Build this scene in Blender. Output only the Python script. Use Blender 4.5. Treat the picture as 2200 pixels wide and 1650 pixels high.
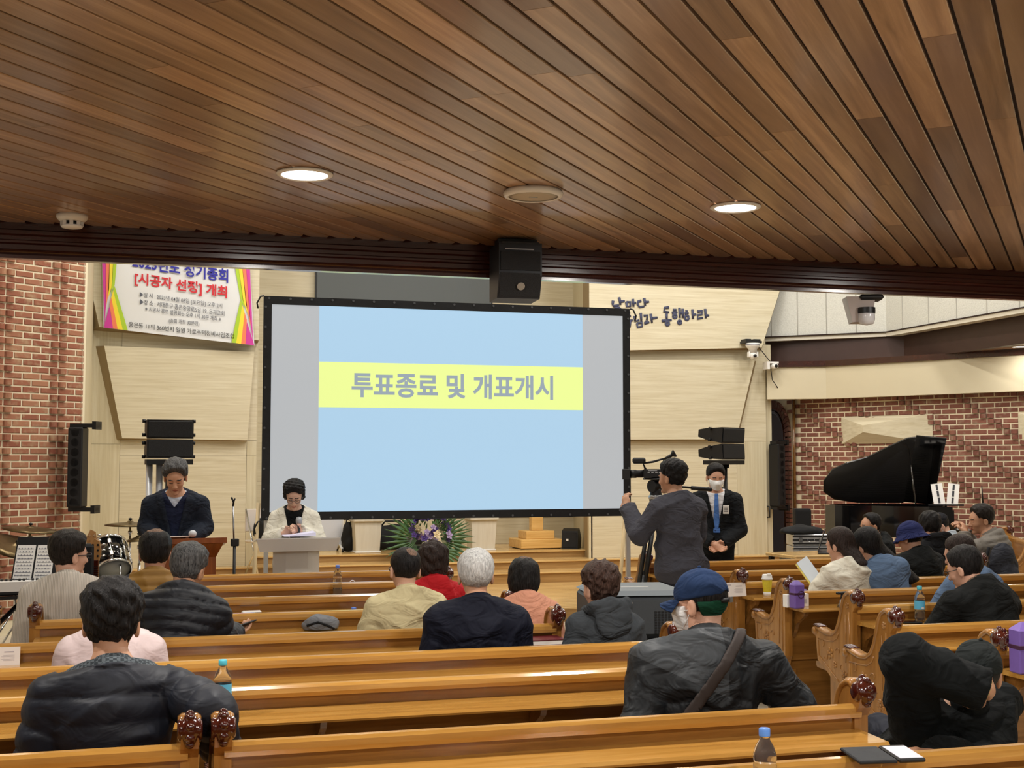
import bpy, math, random
import numpy as np
from mathutils import Vector, Matrix, Euler

for _o in list(bpy.data.objects):
    bpy.data.objects.remove(_o)
SC = bpy.context.scene
COL = SC.collection
rnd = random.Random(7)
PI = math.pi
R = math.radians

# ------------------------------------------------------------------ camera
FPX, YAW, PITCH, CAMZ = 2700.0, R(16.0), math.atan(165 / 2700.0), 1.68
_cd = bpy.data.cameras.new('camera')
_cd.sensor_width = 36.0
_cd.lens = FPX / 2200.0 * 36.0
_cd.clip_start = 0.05
CAM = bpy.data.objects.new('camera', _cd)
COL.objects.link(CAM)
CAM.location = (0, 0, CAMZ)
CAM.rotation_euler = (PI / 2 + PITCH, 0, -YAW)
SC.camera = CAM

# ------------------------------------------------------------------ world
W = bpy.data.worlds.new('world')
SC.world = W
W.use_nodes = True
W.node_tree.nodes['Background'].inputs[0].default_value = (1.0, 0.96, 0.9, 1)
W.node_tree.nodes['Background'].inputs[1].default_value = 0.10

# ------------------------------------------------------------------ exposure
SC.view_settings.view_transform = 'Standard'
SC.view_settings.look = 'None'
SC.view_settings.exposure = 0.18
SC.view_settings.gamma = 1.0
SC.view_settings.use_curve_mapping = False
try:
    SC.cycles.use_denoising = True
    SC.cycles.max_bounces = 5
    SC.cycles.diffuse_bounces = 3
    SC.cycles.glossy_bounces = 2
    SC.cycles.transmission_bounces = 5
    SC.cycles.use_adaptive_sampling = True
    SC.cycles.adaptive_threshold = 0.08
    SC.cycles.transparent_max_bounces = 8
    SC.cycles.caustics_reflective = False
    SC.cycles.caustics_refractive = False
    SC.cycles.sample_clamp_indirect = 6.0
except Exception:
    pass

# ------------------------------------------------------------------ lights of the nave
NAVE_LIGHT = 52.0
NAVE_LAMPS = [(x, y) for y in (7.6, 10.4, 13.2) for x in (-1.0, 2.4, 5.8, 8.6)]
HALL_Z = 6.6


def area_light(name, loc, size, power, color=(1.0, 0.96, 0.90), rot=(0, 0, 0), shape='DISK', spread=None):
    l = bpy.data.lights.new(name, 'AREA')
    l.shape = shape
    l.size = size
    l.energy = power
    l.color = color
    if spread:
        l.spread = spread
    o = bpy.data.objects.new(name, l)
    COL.objects.link(o)
    o.location = loc
    o.rotation_euler = rot
    return o


for _x, _y in NAVE_LAMPS:
    area_light('nave_light', (_x, _y, HALL_Z - 0.12), 0.55, NAVE_LIGHT)
# row of unseen area lights tilted towards the stage wall
for _x in (0.2, 2.2, 4.2, 6.2, 8.0):
    area_light('stage_light', (_x, 12.6, 6.1), 0.3, 24.0, rot=(R(38), 0, 0))

# ------------------------------------------------------------------ pixel -> place helpers
_fw = Vector((math.sin(YAW) * math.cos(PITCH), math.cos(YAW) * math.cos(PITCH), math.sin(PITCH)))
_rt = Vector((math.cos(YAW), -math.sin(YAW), 0))
_up = _rt.cross(_fw)


def _ray(x, y):
    return _fw + _rt * ((x - 1100) / FPX) + _up * ((825 - y) / FPX)


def at_y(x, y, Y):
    r = _ray(x, y)
    return Vector((0, 0, CAMZ)) + r * (Y / r.y)


def at_z(x, y, Z):
    r = _ray(x, y)
    return Vector((0, 0, CAMZ)) + r * ((Z - CAMZ) / r.z)


# ------------------------------------------------------------------ scene helpers
def setp(o, label=None, cat=None, group=None, kind=None):
    if label:
        o['label'] = label
    if cat:
        o['category'] = cat
    if group:
        o['group'] = group
    if kind:
        o['kind'] = kind
    return o


def empty(name, loc=(0, 0, 0), rz=0, label=None, cat=None, group=None):
    o = bpy.data.objects.new(name, None)
    COL.objects.link(o)
    o.empty_display_size = 0.1
    o.location = loc
    o.rotation_euler = (0, 0, rz)
    return setp(o, label, cat, group)


def link(name, mesh, parent=None, loc=None, rot=None):
    o = bpy.data.objects.new(name, mesh)
    COL.objects.link(o)
    if parent is not None:
        o.parent = parent
    if loc is not None:
        o.location = loc
    if rot is not None:
        o.rotation_euler = rot
    return o


def copy_tree(o, parent=None):
    c = o.copy()
    COL.objects.link(c)
    c.parent = parent
    for ch in list(o.children):
        copy_tree(ch, c)
    return c


class MB:
    """collects shapes for one mesh"""

    def __init__(s):
        s.v = []
        s.f = []
        s.m = []
        s.sm = []
        s.cur = 0

    def add(s, vs, fs, smooth=False):
        b = len(s.v)
        s.v += [tuple(v) for v in vs]
        for f in fs:
            s.f.append(tuple(i + b for i in f))
            s.m.append(s.cur)
            s.sm.append(smooth)
        return s

    def box(s, lo, hi, M=None):
        (x0, y0, z0), (x1, y1, z1) = lo, hi
        vs = [(x0, y0, z0), (x1, y0, z0), (x1, y1, z0), (x0, y1, z0), (x0, y0, z1), (x1, y0, z1), (x1, y1, z1), (x0, y1, z1)]
        if M is not None:
            vs = [M @ Vector(v) for v in vs]
        return s.add(vs, [(0, 3, 2, 1), (4, 5, 6, 7), (0, 1, 5, 4), (1, 2, 6, 5), (2, 3, 7, 6), (3, 0, 4, 7)])

    def cbox(s, c, size, M=None, bev=0.0):
        hx, hy, hz = [k / 2 for k in size]
        if bev <= 0:
            return s.box((c[0] - hx, c[1] - hy, c[2] - hz), (c[0] + hx, c[1] + hy, c[2] + hz), M)
        return s.rbox((c[0] - hx, c[1] - hy, c[2] - hz), (c[0] + hx, c[1] + hy, c[2] + hz), bev, M)

    def rbox(s, lo, hi, b, M=None):
        """box with chamfered edges"""
        (x0, y0, z0), (x1, y1, z1) = lo, hi
        b = min(b, (x1 - x0) * .45, (y1 - y0) * .45, (z1 - z0) * .45)
        vs, idx = [], {}
        for ix in (0, 1):
            for iy in (0, 1):
                for iz in (0, 1):
                    X, Y, Z = (x0, x1)[ix], (y0, y1)[iy], (z0, z1)[iz]
                    dx, dy, dz = (b, -b)[ix], (b, -b)[iy], (b, -b)[iz]
                    idx[ix, iy, iz] = len(vs)
                    vs += [(X, Y + dy, Z + dz), (X + dx, Y, Z + dz), (X + dx, Y + dy, Z)]
        g = lambda ix, iy, iz, k: idx[ix, iy, iz] + k
        fs = []
        for k in (0, 1):
            q = [g(k, 0, 0, 0), g(k, 1, 0, 0), g(k, 1, 1, 0), g(k, 0, 1, 0)]
            fs.append(q if k else q[::-1])
            q = [g(0, k, 0, 1), g(1, k, 0, 1), g(1, k, 1, 1), g(0, k, 1, 1)]
            fs.append(q[::-1] if k else q)
            q = [g(0, 0, k, 2), g(1, 0, k, 2), g(1, 1, k, 2), g(0, 1, k, 2)]
            fs.append(q if k else q[::-1])
        for a in (0, 1):
            for c in (0, 1):
                q = [g(a, c, 0, 0), g(a, c, 1, 0), g(a, c, 1, 1), g(a, c, 0, 1)]
                fs.append(q if a != c else q[::-1])
                q = [g(a, 0, c, 0), g(a, 1, c, 0), g(a, 1, c, 2), g(a, 0, c, 2)]
                fs.append(q[::-1] if a != c else q)
                q = [g(0, a, c, 1), g(1, a, c, 1), g(1, a, c, 2), g(0, a, c, 2)]
                fs.append(q if a != c else q[::-1])
        for ix in (0, 1):
            for iy in (0, 1):
                for iz in (0, 1):
                    q = [g(ix, iy, iz, 0), g(ix, iy, iz, 1), g(ix, iy, iz, 2)]
                    fs.append(q if (ix + iy + iz) % 2 else q[::-1])
        if M is not None:
            vs = [M @ Vector(v) for v in vs]
        return s.add(vs, fs)

    def prism(s, poly, a, b, axis='y', M=None):
        """polygon (2-D) pushed from a to b along an axis; poly is (x,z) for y, (y,z) for x, (x,y) for z"""
        def P(p, t):
            if axis == 'y':
                return (p[0], t, p[1])
            if axis == 'x':
                return (t, p[0], p[1])
            return (p[0], p[1], t)
        n = len(poly)
        vs = [P(p, a) for p in poly] + [P(p, b) for p in poly]
        if M is not None:
            vs = [M @ Vector(v) for v in vs]
        fs = [tuple(range(n)), tuple(range(2 * n - 1, n - 1, -1))]
        fs += [(i, n + i, n + (i + 1) % n, (i + 1) % n) for i in range(n)]
        return s.add(vs, fs)

    def frustum(s, pa, pb):
        """loft between two 3-D polygons of equal count, capped"""
        n = len(pa)
        fs = [tuple(range(n)), tuple(range(2 * n - 1, n - 1, -1))]
        fs += [(i, n + i, n + (i + 1) % n, (i + 1) % n) for i in range(n)]
        return s.add(list(pa) + list(pb), fs)

    def lathe(s, prof, n=20, M=None, axis='z', smooth=True, cap=True):
        """prof: list of (r, h)"""
        vs, fs = [], []
        for r, h in prof:
            for i in range(n):
                a = 2 * PI * i / n
                c, d = r * math.cos(a), r * math.sin(a)
                vs.append({'z': (c, d, h), 'x': (h, c, d), 'y': (d, h, c)}[axis])
        m = len(prof)
        for j in range(m - 1):
            for i in range(n):
                k = (i + 1) % n
                fs.append((j * n + i, j * n + k, (j + 1) * n + k, (j + 1) * n + i))
        if M is not None:
            vs = [M @ Vector(v) for v in vs]
        s.add(vs, fs, smooth)
        b = len(s.v) - len(vs)
        for j, rev in ((0, True), (m - 1, False)):
            if cap and prof[j][0] > 1e-3:
                q = [b + j * n + i for i in range(n)]
                s.f.append(tuple(q[::-1] if rev else q))
                s.m.append(s.cur)
                s.sm.append(False)
        return s

    def cyl(s, a, b, r, n=12, r2=None, smooth=True):
        a, b = Vector(a), Vector(b)
        d = b - a
        L = d.length
        M = Matrix.Translation(a) @ d.to_track_quat('Z', 'Y').to_matrix().to_4x4()
        return s.lathe([(r, 0), (r if r2 is None else r2, L)], n, M, 'z', smooth)

    def tube(s, pts, r, n=8, closed=False, smooth=True):
        pts = [Vector(p) for p in pts]
        m = len(pts)
        rs = r if isinstance(r, (list, tuple)) else [r] * m
        vs, fs = [], []
        prev = None
        for i, p in enumerate(pts):
            if closed:
                t = (pts[(i + 1) % m] - pts[i - 1])
            else:
                t = pts[min(i + 1, m - 1)] - pts[max(i - 1, 0)]
            t.normalize()
            if prev is None:
                u = t.orthogonal().normalized()
            else:
                u = (prev - t * prev.dot(t))
                u = u.normalized() if u.length > 1e-6 else t.orthogonal().normalized()
            prev = u
            w = t.cross(u)
            for k in range(n):
                a = 2 * PI * k / n
                vs.append(p + (u * math.cos(a) + w * math.sin(a)) * rs[i])
        for i in range(m if closed else m - 1):
            j = (i + 1) % m
            for k in range(n):
                l = (k + 1) % n
                fs.append((i * n + k, i * n + l, j * n + l, j * n + k))
        if not closed:
            fs.append(tuple(range(n - 1, -1, -1)))
            fs.append(tuple((m - 1) * n + k for k in range(n)))
        return s.add(vs, fs, smooth)

    def ball(s, c, r, n=12, m=8, M=None):
        rx, ry, rz = (r, r, r) if not hasattr(r, '__len__') else r
        vs = [(0, 0, -1)]
        for j in range(1, m):
            t = -PI / 2 + PI * j / m
            for i in range(n):
                a = 2 * PI * i / n
                vs.append((math.cos(t) * math.cos(a), math.cos(t) * math.sin(a), math.sin(t)))
        vs.append((0, 0, 1))
        vs = [Vector((v[0] * rx, v[1] * ry, v[2] * rz)) for v in vs]
        if M is not None:
            vs = [M @ v for v in vs]
        vs = [v + Vector(c) for v in vs]
        fs = [(0, 1 + (i + 1) % n, 1 + i) for i in range(n)]
        for j in range(m - 2):
            for i in range(n):
                k = (i + 1) % n
                a = 1 + j * n
                fs.append((a + i, a + k, a + n + k, a + n + i))
        t = len(vs) - 1
        a = 1 + (m - 2) * n
        fs += [(t, a + i, a + (i + 1) % n) for i in range(n)]
        return s.add(vs, fs, True)

    def mesh(s, name, mats):
        me = bpy.data.meshes.new(name)
        me.from_pydata(s.v, [], s.f)
        for m in (mats if isinstance(mats, (list, tuple)) else [mats]):
            me.materials.append(m)
        if s.f:
            me.polygons.foreach_set('material_index', s.m)
            me.polygons.foreach_set('use_smooth', s.sm)
        me.update()
        return me

    def build(s, name, mats, parent=None, loc=None, rot=None):
        return link(name, s.mesh(name, mats), parent, loc, rot)


# ------------------------------------------------------------------ lettering outlines, made while the scene is still empty
def text_meshes(bodies, bold=0.0):
    """outlines of several lines of lettering from one text block, each scaled to unit width"""
    c = bpy.data.curves.new('tmp', 'FONT')
    c.body = '\n'.join(bodies)
    c.offset = bold
    c.resolution_u = 3
    c.space_line = 3.0
    o = bpy.data.objects.new('tmp', c)
    COL.objects.link(o)
    me = bpy.data.meshes.new_from_object(o.evaluated_get(bpy.context.evaluated_depsgraph_get()))
    bpy.data.objects.remove(o)
    bpy.data.curves.remove(c)
    v = np.zeros(len(me.vertices) * 3)
    me.vertices.foreach_get('co', v)
    v = v.reshape(-1, 3)
    line = np.rint((0.35 - v[:, 1]) / 3.0).astype(int)
    fl = [[] for _ in bodies]
    for p in me.polygons:
        fl[line[p.vertices[0]]].append(tuple(p.vertices))
    bpy.data.meshes.remove(me)
    out = {}
    for i, t in enumerate(bodies):
        idx = np.nonzero(line == i)[0]
        mp = {int(k): j for j, k in enumerate(idx)}
        w = v[idx] - v[idx].min(0)
        out[t] = (w / w[:, 0].max(), [tuple(mp[k] for k in f) for f in fl[i]])
    return out


TEXTS = text_meshes(['투표종료 및 개표개시', '2023년도 정기총회', '[시공자 선정] 개최'], .028)
TEXTS.update(text_meshes(['▶일 시 : 2023년 04월 08일 [토요일] 오후 2시', '▶장 소 : 서대문구 홍은중앙로5길 19, 은제교회',
                          '※ 시공사 홍보 설명회는 오후 1시 30분 개최 ※', '(총회 개최 30분전)', '홍은동 11의 360번지 일원 가로주택정비사업조합'], .004))


# ------------------------------------------------------------------ materials
def srgb(r, g, b):
    f = lambda c: (c / 255 / 12.92) if c <= 10 else ((c / 255 + 0.055) / 1.055) ** 2.4
    return (f(r), f(g), f(b), 1)


def new_mat(name):
    m = bpy.data.materials.new(name)
    m.use_nodes = True
    return m, m.node_tree.nodes, m.node_tree.links, m.node_tree.nodes['Principled BSDF']


def plain(name, col, rough=0.5, metal=0.0, coat=0.0, spec=0.5, emit=None, estr=0.0, trans=0.0, ior=1.45, alpha=1.0,
          noise=0.0, nscale=40.0, bump=0.0):
    m, N, L, B = new_mat(name)
    c = srgb(*col)
    B.inputs['Base Color'].default_value = c
    B.inputs['Roughness'].default_value = rough
    B.inputs['Metallic'].default_value = metal
    B.inputs['Coat Weight'].default_value = coat
    B.inputs['Coat Roughness'].default_value = 0.08
    B.inputs['Specular IOR Level'].default_value = spec
    B.inputs['Transmission Weight'].default_value = trans
    B.inputs['IOR'].default_value = ior
    B.inputs['Alpha'].default_value = alpha
    if emit:
        B.inputs['Emission Color'].default_value = srgb(*emit)
        B.inputs['Emission Strength'].default_value = estr
    if noise > 0 or bump > 0:
        tc = N.new('ShaderNodeTexCoord')
        nz = N.new('ShaderNodeTexNoise')
        nz.inputs['Scale'].default_value = nscale
        nz.inputs['Detail'].default_value = 4
        L.new(tc.outputs['Object'], nz.inputs['Vector'])
        if noise > 0:
            mx = N.new('ShaderNodeMix')
            mx.data_type = 'RGBA'
            mx.inputs[6].default_value = tuple(k * (1 - noise) for k in c[:3]) + (1,)
            mx.inputs[7].default_value = tuple(min(1, k * (1 + noise)) for k in c[:3]) + (1,)
            L.new(nz.outputs['Fac'], mx.inputs[0])
            L.new(mx.outputs[2], B.inputs['Base Color'])
        if bump > 0:
            bp = N.new('ShaderNodeBump')
            bp.inputs['Strength'].default_value = bump
            bp.inputs['Distance'].default_value = 0.01
            L.new(nz.outputs['Fac'], bp.inputs['Height'])
            L.new(bp.outputs['Normal'], B.inputs['Normal'])
    return m


def wood(name, cols, axis='x', scale=1.0, rough=0.35, coat=0.0, vary=0.0, stretch=14.0, bump=0.0, spec=0.5, tint=None):
    """procedural wood: long streaks of the given colours along an axis; vary = change of tone per piece"""
    m, N, L, B = new_mat(name)
    tc = N.new('ShaderNodeTexCoord')
    oi = N.new('ShaderNodeObjectInfo')
    mp = N.new('ShaderNodeMapping')
    sc = [stretch, stretch, stretch]
    sc['xyz'.index(axis)] = 0.9
    mp.inputs['Scale'].default_value = [k * scale for k in sc]
    add = N.new('ShaderNodeVectorMath')
    add.operation = 'ADD'
    ml = N.new('ShaderNodeVectorMath')
    ml.operation = 'SCALE'
    ml.inputs[0].default_value = (37.0, 19.0, 53.0)
    L.new(oi.outputs['Random'], ml.inputs['Scale'])
    L.new(tc.outputs['Object'], add.inputs[0])
    L.new(ml.outputs[0], add.inputs[1])
    L.new(add.outputs[0], mp.inputs['Vector'])
    n1 = N.new('ShaderNodeTexNoise')
    n1.inputs['Scale'].default_value = 1.6
    n1.inputs['Detail'].default_value = 7
    n1.inputs['Roughness'].default_value = 0.62
    n1.inputs['Distortion'].default_value = 0.5
    L.new(mp.outputs[0], n1.inputs['Vector'])
    cr = N.new('ShaderNodeValToRGB')
    cr.color_ramp.elements[0].position = 0.3
    cr.color_ramp.elements[1].position = 0.7
    cr.color_ramp.elements[0].color = srgb(*cols[0])
    cr.color_ramp.elements[1].color = srgb(*cols[-1])
    if len(cols) > 2:
        e = cr.color_ramp.elements.new(0.5)
        e.color = srgb(*cols[1])
    L.new(n1.outputs['Fac'], cr.inputs['Fac'])
    out = cr.outputs['Color']
    if vary > 0:
        wn = N.new('ShaderNodeTexWhiteNoise')
        wn.noise_dimensions = '1D'
        L.new(oi.outputs['Random'], wn.inputs['W'])
        hs = N.new('ShaderNodeHueSaturation')
        mr = N.new('ShaderNodeMapRange')
        mr.inputs['To Min'].default_value = 1 - vary
        mr.inputs['To Max'].default_value = 1 + vary
        L.new(wn.outputs['Value'], mr.inputs['Value'])
        L.new(mr.outputs[0], hs.inputs['Value'])
        L.new(out, hs.inputs['Color'])
        out = hs.outputs['Color']
        if tint:
            mx = N.new('ShaderNodeMix')
            mx.data_type = 'RGBA'
            sp = N.new('ShaderNodeSeparateColor')
            L.new(wn.outputs['Color'], sp.inputs[0])
            mt = N.new('ShaderNodeMapRange')
            mt.inputs['From Min'].default_value = 0.55
            mt.inputs['To Max'].default_value = 0.65
            L.new(sp.outputs[1], mt.inputs['Value'])
            L.new(mt.outputs[0], mx.inputs[0])
            L.new(out, mx.inputs[6])
            mx.inputs[7].default_value = srgb(*tint)
            out = mx.outputs[2]
    L.new(out, B.inputs['Base Color'])
    B.inputs['Roughness'].default_value = rough
    B.inputs['Specular IOR Level'].default_value = spec
    B.inputs['Coat Weight'].default_value = coat
    B.inputs['Coat Roughness'].default_value = 0.12
    if bump > 0:
        bp = N.new('ShaderNodeBump')
        bp.inputs['Strength'].default_value = bump
        bp.inputs['Distance'].default_value = 0.004
        L.new(n1.outputs['Fac'], bp.inputs['Height'])
        L.new(bp.outputs['Normal'], B.inputs['Normal'])
    return m


def twotone(name, ca, cb, planes, rough=.6):
    """two cloth colours: the second one where every plane n.p > c holds in the wearer's own frame"""
    m, N, L, B = new_mat(name)
    tc = N.new('ShaderNodeTexCoord')
    cur = None
    for (nx, ny, nz, c) in planes:
        d = N.new('ShaderNodeVectorMath')
        d.operation = 'DOT_PRODUCT'
        d.inputs[1].default_value = (nx, ny, nz)
        L.new(tc.outputs['Object'], d.inputs[0])
        g = N.new('ShaderNodeMath')
        g.operation = 'GREATER_THAN'
        g.inputs[1].default_value = c
        L.new(d.outputs['Value'], g.inputs[0])
        if cur is None:
            cur = g.outputs[0]
        else:
            mu = N.new('ShaderNodeMath')
            mu.operation = 'MULTIPLY'
            L.new(cur, mu.inputs[0])
            L.new(g.outputs[0], mu.inputs[1])
            cur = mu.outputs[0]
    mx = N.new('ShaderNodeMix')
    mx.data_type = 'RGBA'
    mx.inputs[6].default_value = srgb(*ca)
    mx.inputs[7].default_value = srgb(*cb)
    L.new(cur, mx.inputs[0])
    L.new(mx.outputs[2], B.inputs['Base Color'])
    B.inputs['Roughness'].default_value = rough
    B.inputs['Specular IOR Level'].default_value = .3
    return m


def brick_mat(name, cols, mottle=(160, 135, 105)):
    m, N, L, B = new_mat(name)
    oi = N.new('ShaderNodeObjectInfo')
    ge = N.new('ShaderNodeNewGeometry')
    ad = N.new('ShaderNodeMath')
    ad.operation = 'ADD'
    L.new(oi.outputs['Random'], ad.inputs[0])
    L.new(ge.outputs['Random Per Island'], ad.inputs[1])
    wn = N.new('ShaderNodeTexWhiteNoise')
    wn.noise_dimensions = '1D'
    L.new(ad.outputs[0], wn.inputs['W'])
    cr = N.new('ShaderNodeValToRGB')
    els = cr.color_ramp.elements
    els[0].color = srgb(*cols[0])
    els[1].color = srgb(*cols[-1])
    for i, c in enumerate(cols[1:-1]):
        e = els.new((i + 1) / (len(cols) - 1))
        e.color = srgb(*c)
    L.new(wn.outputs['Value'], cr.inputs['Fac'])
    tc = N.new('ShaderNodeTexCoord')
    va = N.new('ShaderNodeVectorMath')
    va.operation = 'ADD'
    L.new(tc.outputs['Object'], va.inputs[0])
    L.new(wn.outputs['Color'], va.inputs[1])
    nz = N.new('ShaderNodeTexNoise')
    nz.inputs['Scale'].default_value = 14
    nz.inputs['Detail'].default_value = 5
    L.new(va.outputs[0], nz.inputs['Vector'])
    mr = N.new('ShaderNodeMapRange')
    mr.inputs['From Min'].default_value = 0.5
    mr.inputs['From Max'].default_value = 0.75
    mr.inputs['To Max'].default_value = 0.75
    L.new(nz.outputs['Fac'], mr.inputs['Value'])
    mx = N.new('ShaderNodeMix')
    mx.data_type = 'RGBA'
    mx.inputs[7].default_value = srgb(*mottle)
    L.new(mr.outputs[0], mx.inputs[0])
    L.new(cr.outputs['Color'], mx.inputs[6])
    L.new(mx.outputs[2], B.inputs['Base Color'])
    B.inputs['Roughness'].default_value = 0.8
    bp = N.new('ShaderNodeBump')
    bp.inputs['Strength'].default_value = 0.5
    bp.inputs['Distance'].default_value = 0.004
    L.new(nz.outputs['Fac'], bp.inputs['Height'])
    L.new(bp.outputs['Normal'], B.inputs['Normal'])
    return m


M = {}
M['pew'] = wood('pew_wood', [(106, 70, 30), (130, 88, 40), (150, 106, 52)], 'x', 1.0, 0.22, 0.5, 0.06, 12)
M['pew_end'] = wood('pew_end_wood', [(132, 88, 38), (152, 104, 48), (170, 122, 62)], 'z', 1.0, 0.25, 0.4, 0.06, 12)
M['ledge'] = wood('ledge_wood', [(158, 112, 50), (180, 132, 62), (196, 150, 80)], 'x', 1.0, 0.16, 0.6, 0.05, 12)
M['rosewood'] = plain('dark_varnished_wood', (66, 22, 12), 0.15, 0, 0.8, noise=0.3, nscale=30)
M['plank'] = wood('ceiling_plank_wood', [(124, 94, 68), (152, 118, 88), (180, 146, 114)], 'x', 1.0, 0.28, 0.35, 0.36, 16, 0.2, tint=(108, 82, 72))
M['groove'] = plain('plank_shadow_gap', (40, 22, 14), 0.8)
M['beam'] = wood('dark_beam_wood', [(40, 16, 12), (56, 24, 18), (66, 30, 22)], 'x', 1.0, 0.25, 0.5, 0, 12)
M['panel'] = wood('pale_oak_veneer', [(200, 188, 156), (212, 202, 174), (222, 214, 188)], 'x', 1.0, 0.5, 0, 0.02, 22)
M['panel_v'] = wood('pale_oak_veneer_upright', [(198, 186, 154), (208, 198, 168), (216, 208, 182)], 'z', 1.0, 0.5, 0, 0.02, 22)
M['panel_edge'] = plain('oak_panel_edge', (150, 130, 96), 0.6)
M['panel_plain'] = plain('pale_oak_plain', (210, 200, 172), .5, noise=.04, nscale=3)
M['joint'] = plain('panel_joint', (120, 102, 72), 0.7)
M['brick'] = brick_mat('red_brick', [(138, 78, 58), (156, 98, 74), (172, 120, 90), (162, 106, 80), (146, 84, 62)], (182, 156, 122))
M['brick_r'] = brick_mat('dark_red_brick', [(118, 70, 58), (130, 80, 66), (144, 94, 78), (124, 74, 62)], (160, 138, 116))
M['mortar'] = plain('pale_mortar', (238, 226, 196), 0.9, noise=0.06, nscale=60)
M['tile'] = plain('pale_floor_tile', (206, 194, 172), 0.25, noise=0.06, nscale=8)
M['stage_wood'] = wood('stage_floor_wood', [(196, 158, 100), (214, 178, 118), (226, 192, 132)], 'x', 1.0, 0.22, 0.3, 0.05, 14)
M['riser_wood'] = wood('stage_riser_wood', [(148, 112, 66), (166, 130, 80), (180, 144, 92)], 'x', 1.0, 0.35, 0.1, 0.05, 14)
M['black'] = plain('black_plastic', (18, 18, 20), 0.45)
M['black_fabric'] = plain('black_fabric', (16, 17, 20), 0.85, noise=0.3, nscale=60)
M['grille'] = plain('black_speaker_grille', (14, 14, 16), 0.6, bump=0.6, nscale=400)
M['white'] = plain('white_plastic', (232, 230, 226), 0.35)
M['chrome'] = plain('chrome', (220, 222, 225), 0.12, 1.0)
M['steel'] = plain('brushed_steel', (170, 172, 175), 0.3, 1.0)
M['paper'] = plain('white_paper', (238, 236, 232), 0.8)
M['ink'] = plain('printed_ink', (60, 60, 66), 0.8)
M['plaster'] = plain('white_plaster', (226, 222, 214), 0.9)
M['floor_dark'] = plain('dark_floor', (96, 84, 70), 0.5)
# ================================================================== the room
CEIL = 2.68
BEAM_Y = 5.6


def struct(name, mb, mat, label=None, parent=None, loc=None, rot=None):
    o = mb.build(name, mat, parent, loc, rot)
    if parent is None:
        setp(o, label, None, None, 'structure')
    return o


# floor, platform and steps
fl = struct('floor', MB().box((-6, -3, -0.1), (13, 18, 0)), M['tile'], 'pale beige tiled floor of the hall')
_tl = MB()
_n = 0
for ix in range(0, 9):
    for iy in range(0, 12):
        x0, y0 = -1.0 + ix * 0.6, 5.4 + iy * 0.6
        _tl.rbox((x0 + .002, y0 + .002, -0.02), (x0 + .598, y0 + .598, 0.004), .003)
_o = _tl.build('floor_tile', M['tile'], fl)
_o['kind'] = 'stuff'

ST_Z = 0.49


def plank_deck(name, x0, x1, y0, y1, z0, z1, label, n_rise=0):
    """a platform: a body with risers and floor boards laid on top as separate pieces"""
    b = struct(name, MB().box((x0, y0, z0), (x1, y1, z1 - 0.012)), M['riser_wood'], label)
    w = 0.14
    k = max(1, int(round((y1 - y0) / w)))
    w = (y1 - y0) / k
    for i in range(k):
        xs = x0
        ln = [x1 - x0] if k < 6 else None
        if ln is None:
            cuts = [x0] + sorted(rnd.uniform(x0 + .8, x1 - .8) for _ in range(2)) + [x1]
        else:
            cuts = [x0, x0 + (x1 - x0) * rnd.uniform(.35, .65), x1]
        for a, c in zip(cuts[:-1], cuts[1:]):
            lip = 0.02 if i == 0 else 0.0
            m = MB().rbox((-(c - a) / 2 + .001, -lip, -0.02), ((c - a) / 2 - .001, w - .002, 0.0), .003)
            m.build('board', M['stage_wood'], b, ((a + c) / 2, y0 + i * w, z1))
    return b


plank_deck('floor_platform', -0.6, 9.6, 12.6, 15.2, 0, 0.15, 'low pale wooden platform in front of the stage steps')
plank_deck('floor_lower_step', -0.6, 8.6, 15.2, 15.62, 0, 0.285, 'lower wooden step up to the stage')
plank_deck('floor_upper_step', -0.6, 8.4, 15.62, 16.05, 0, 0.395, 'upper wooden step up to the stage')
plank_deck('floor_stage', 0.9, 6.1, 16.05, 17.65, 0, ST_Z, 'wooden stage floor of the recess')

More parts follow.
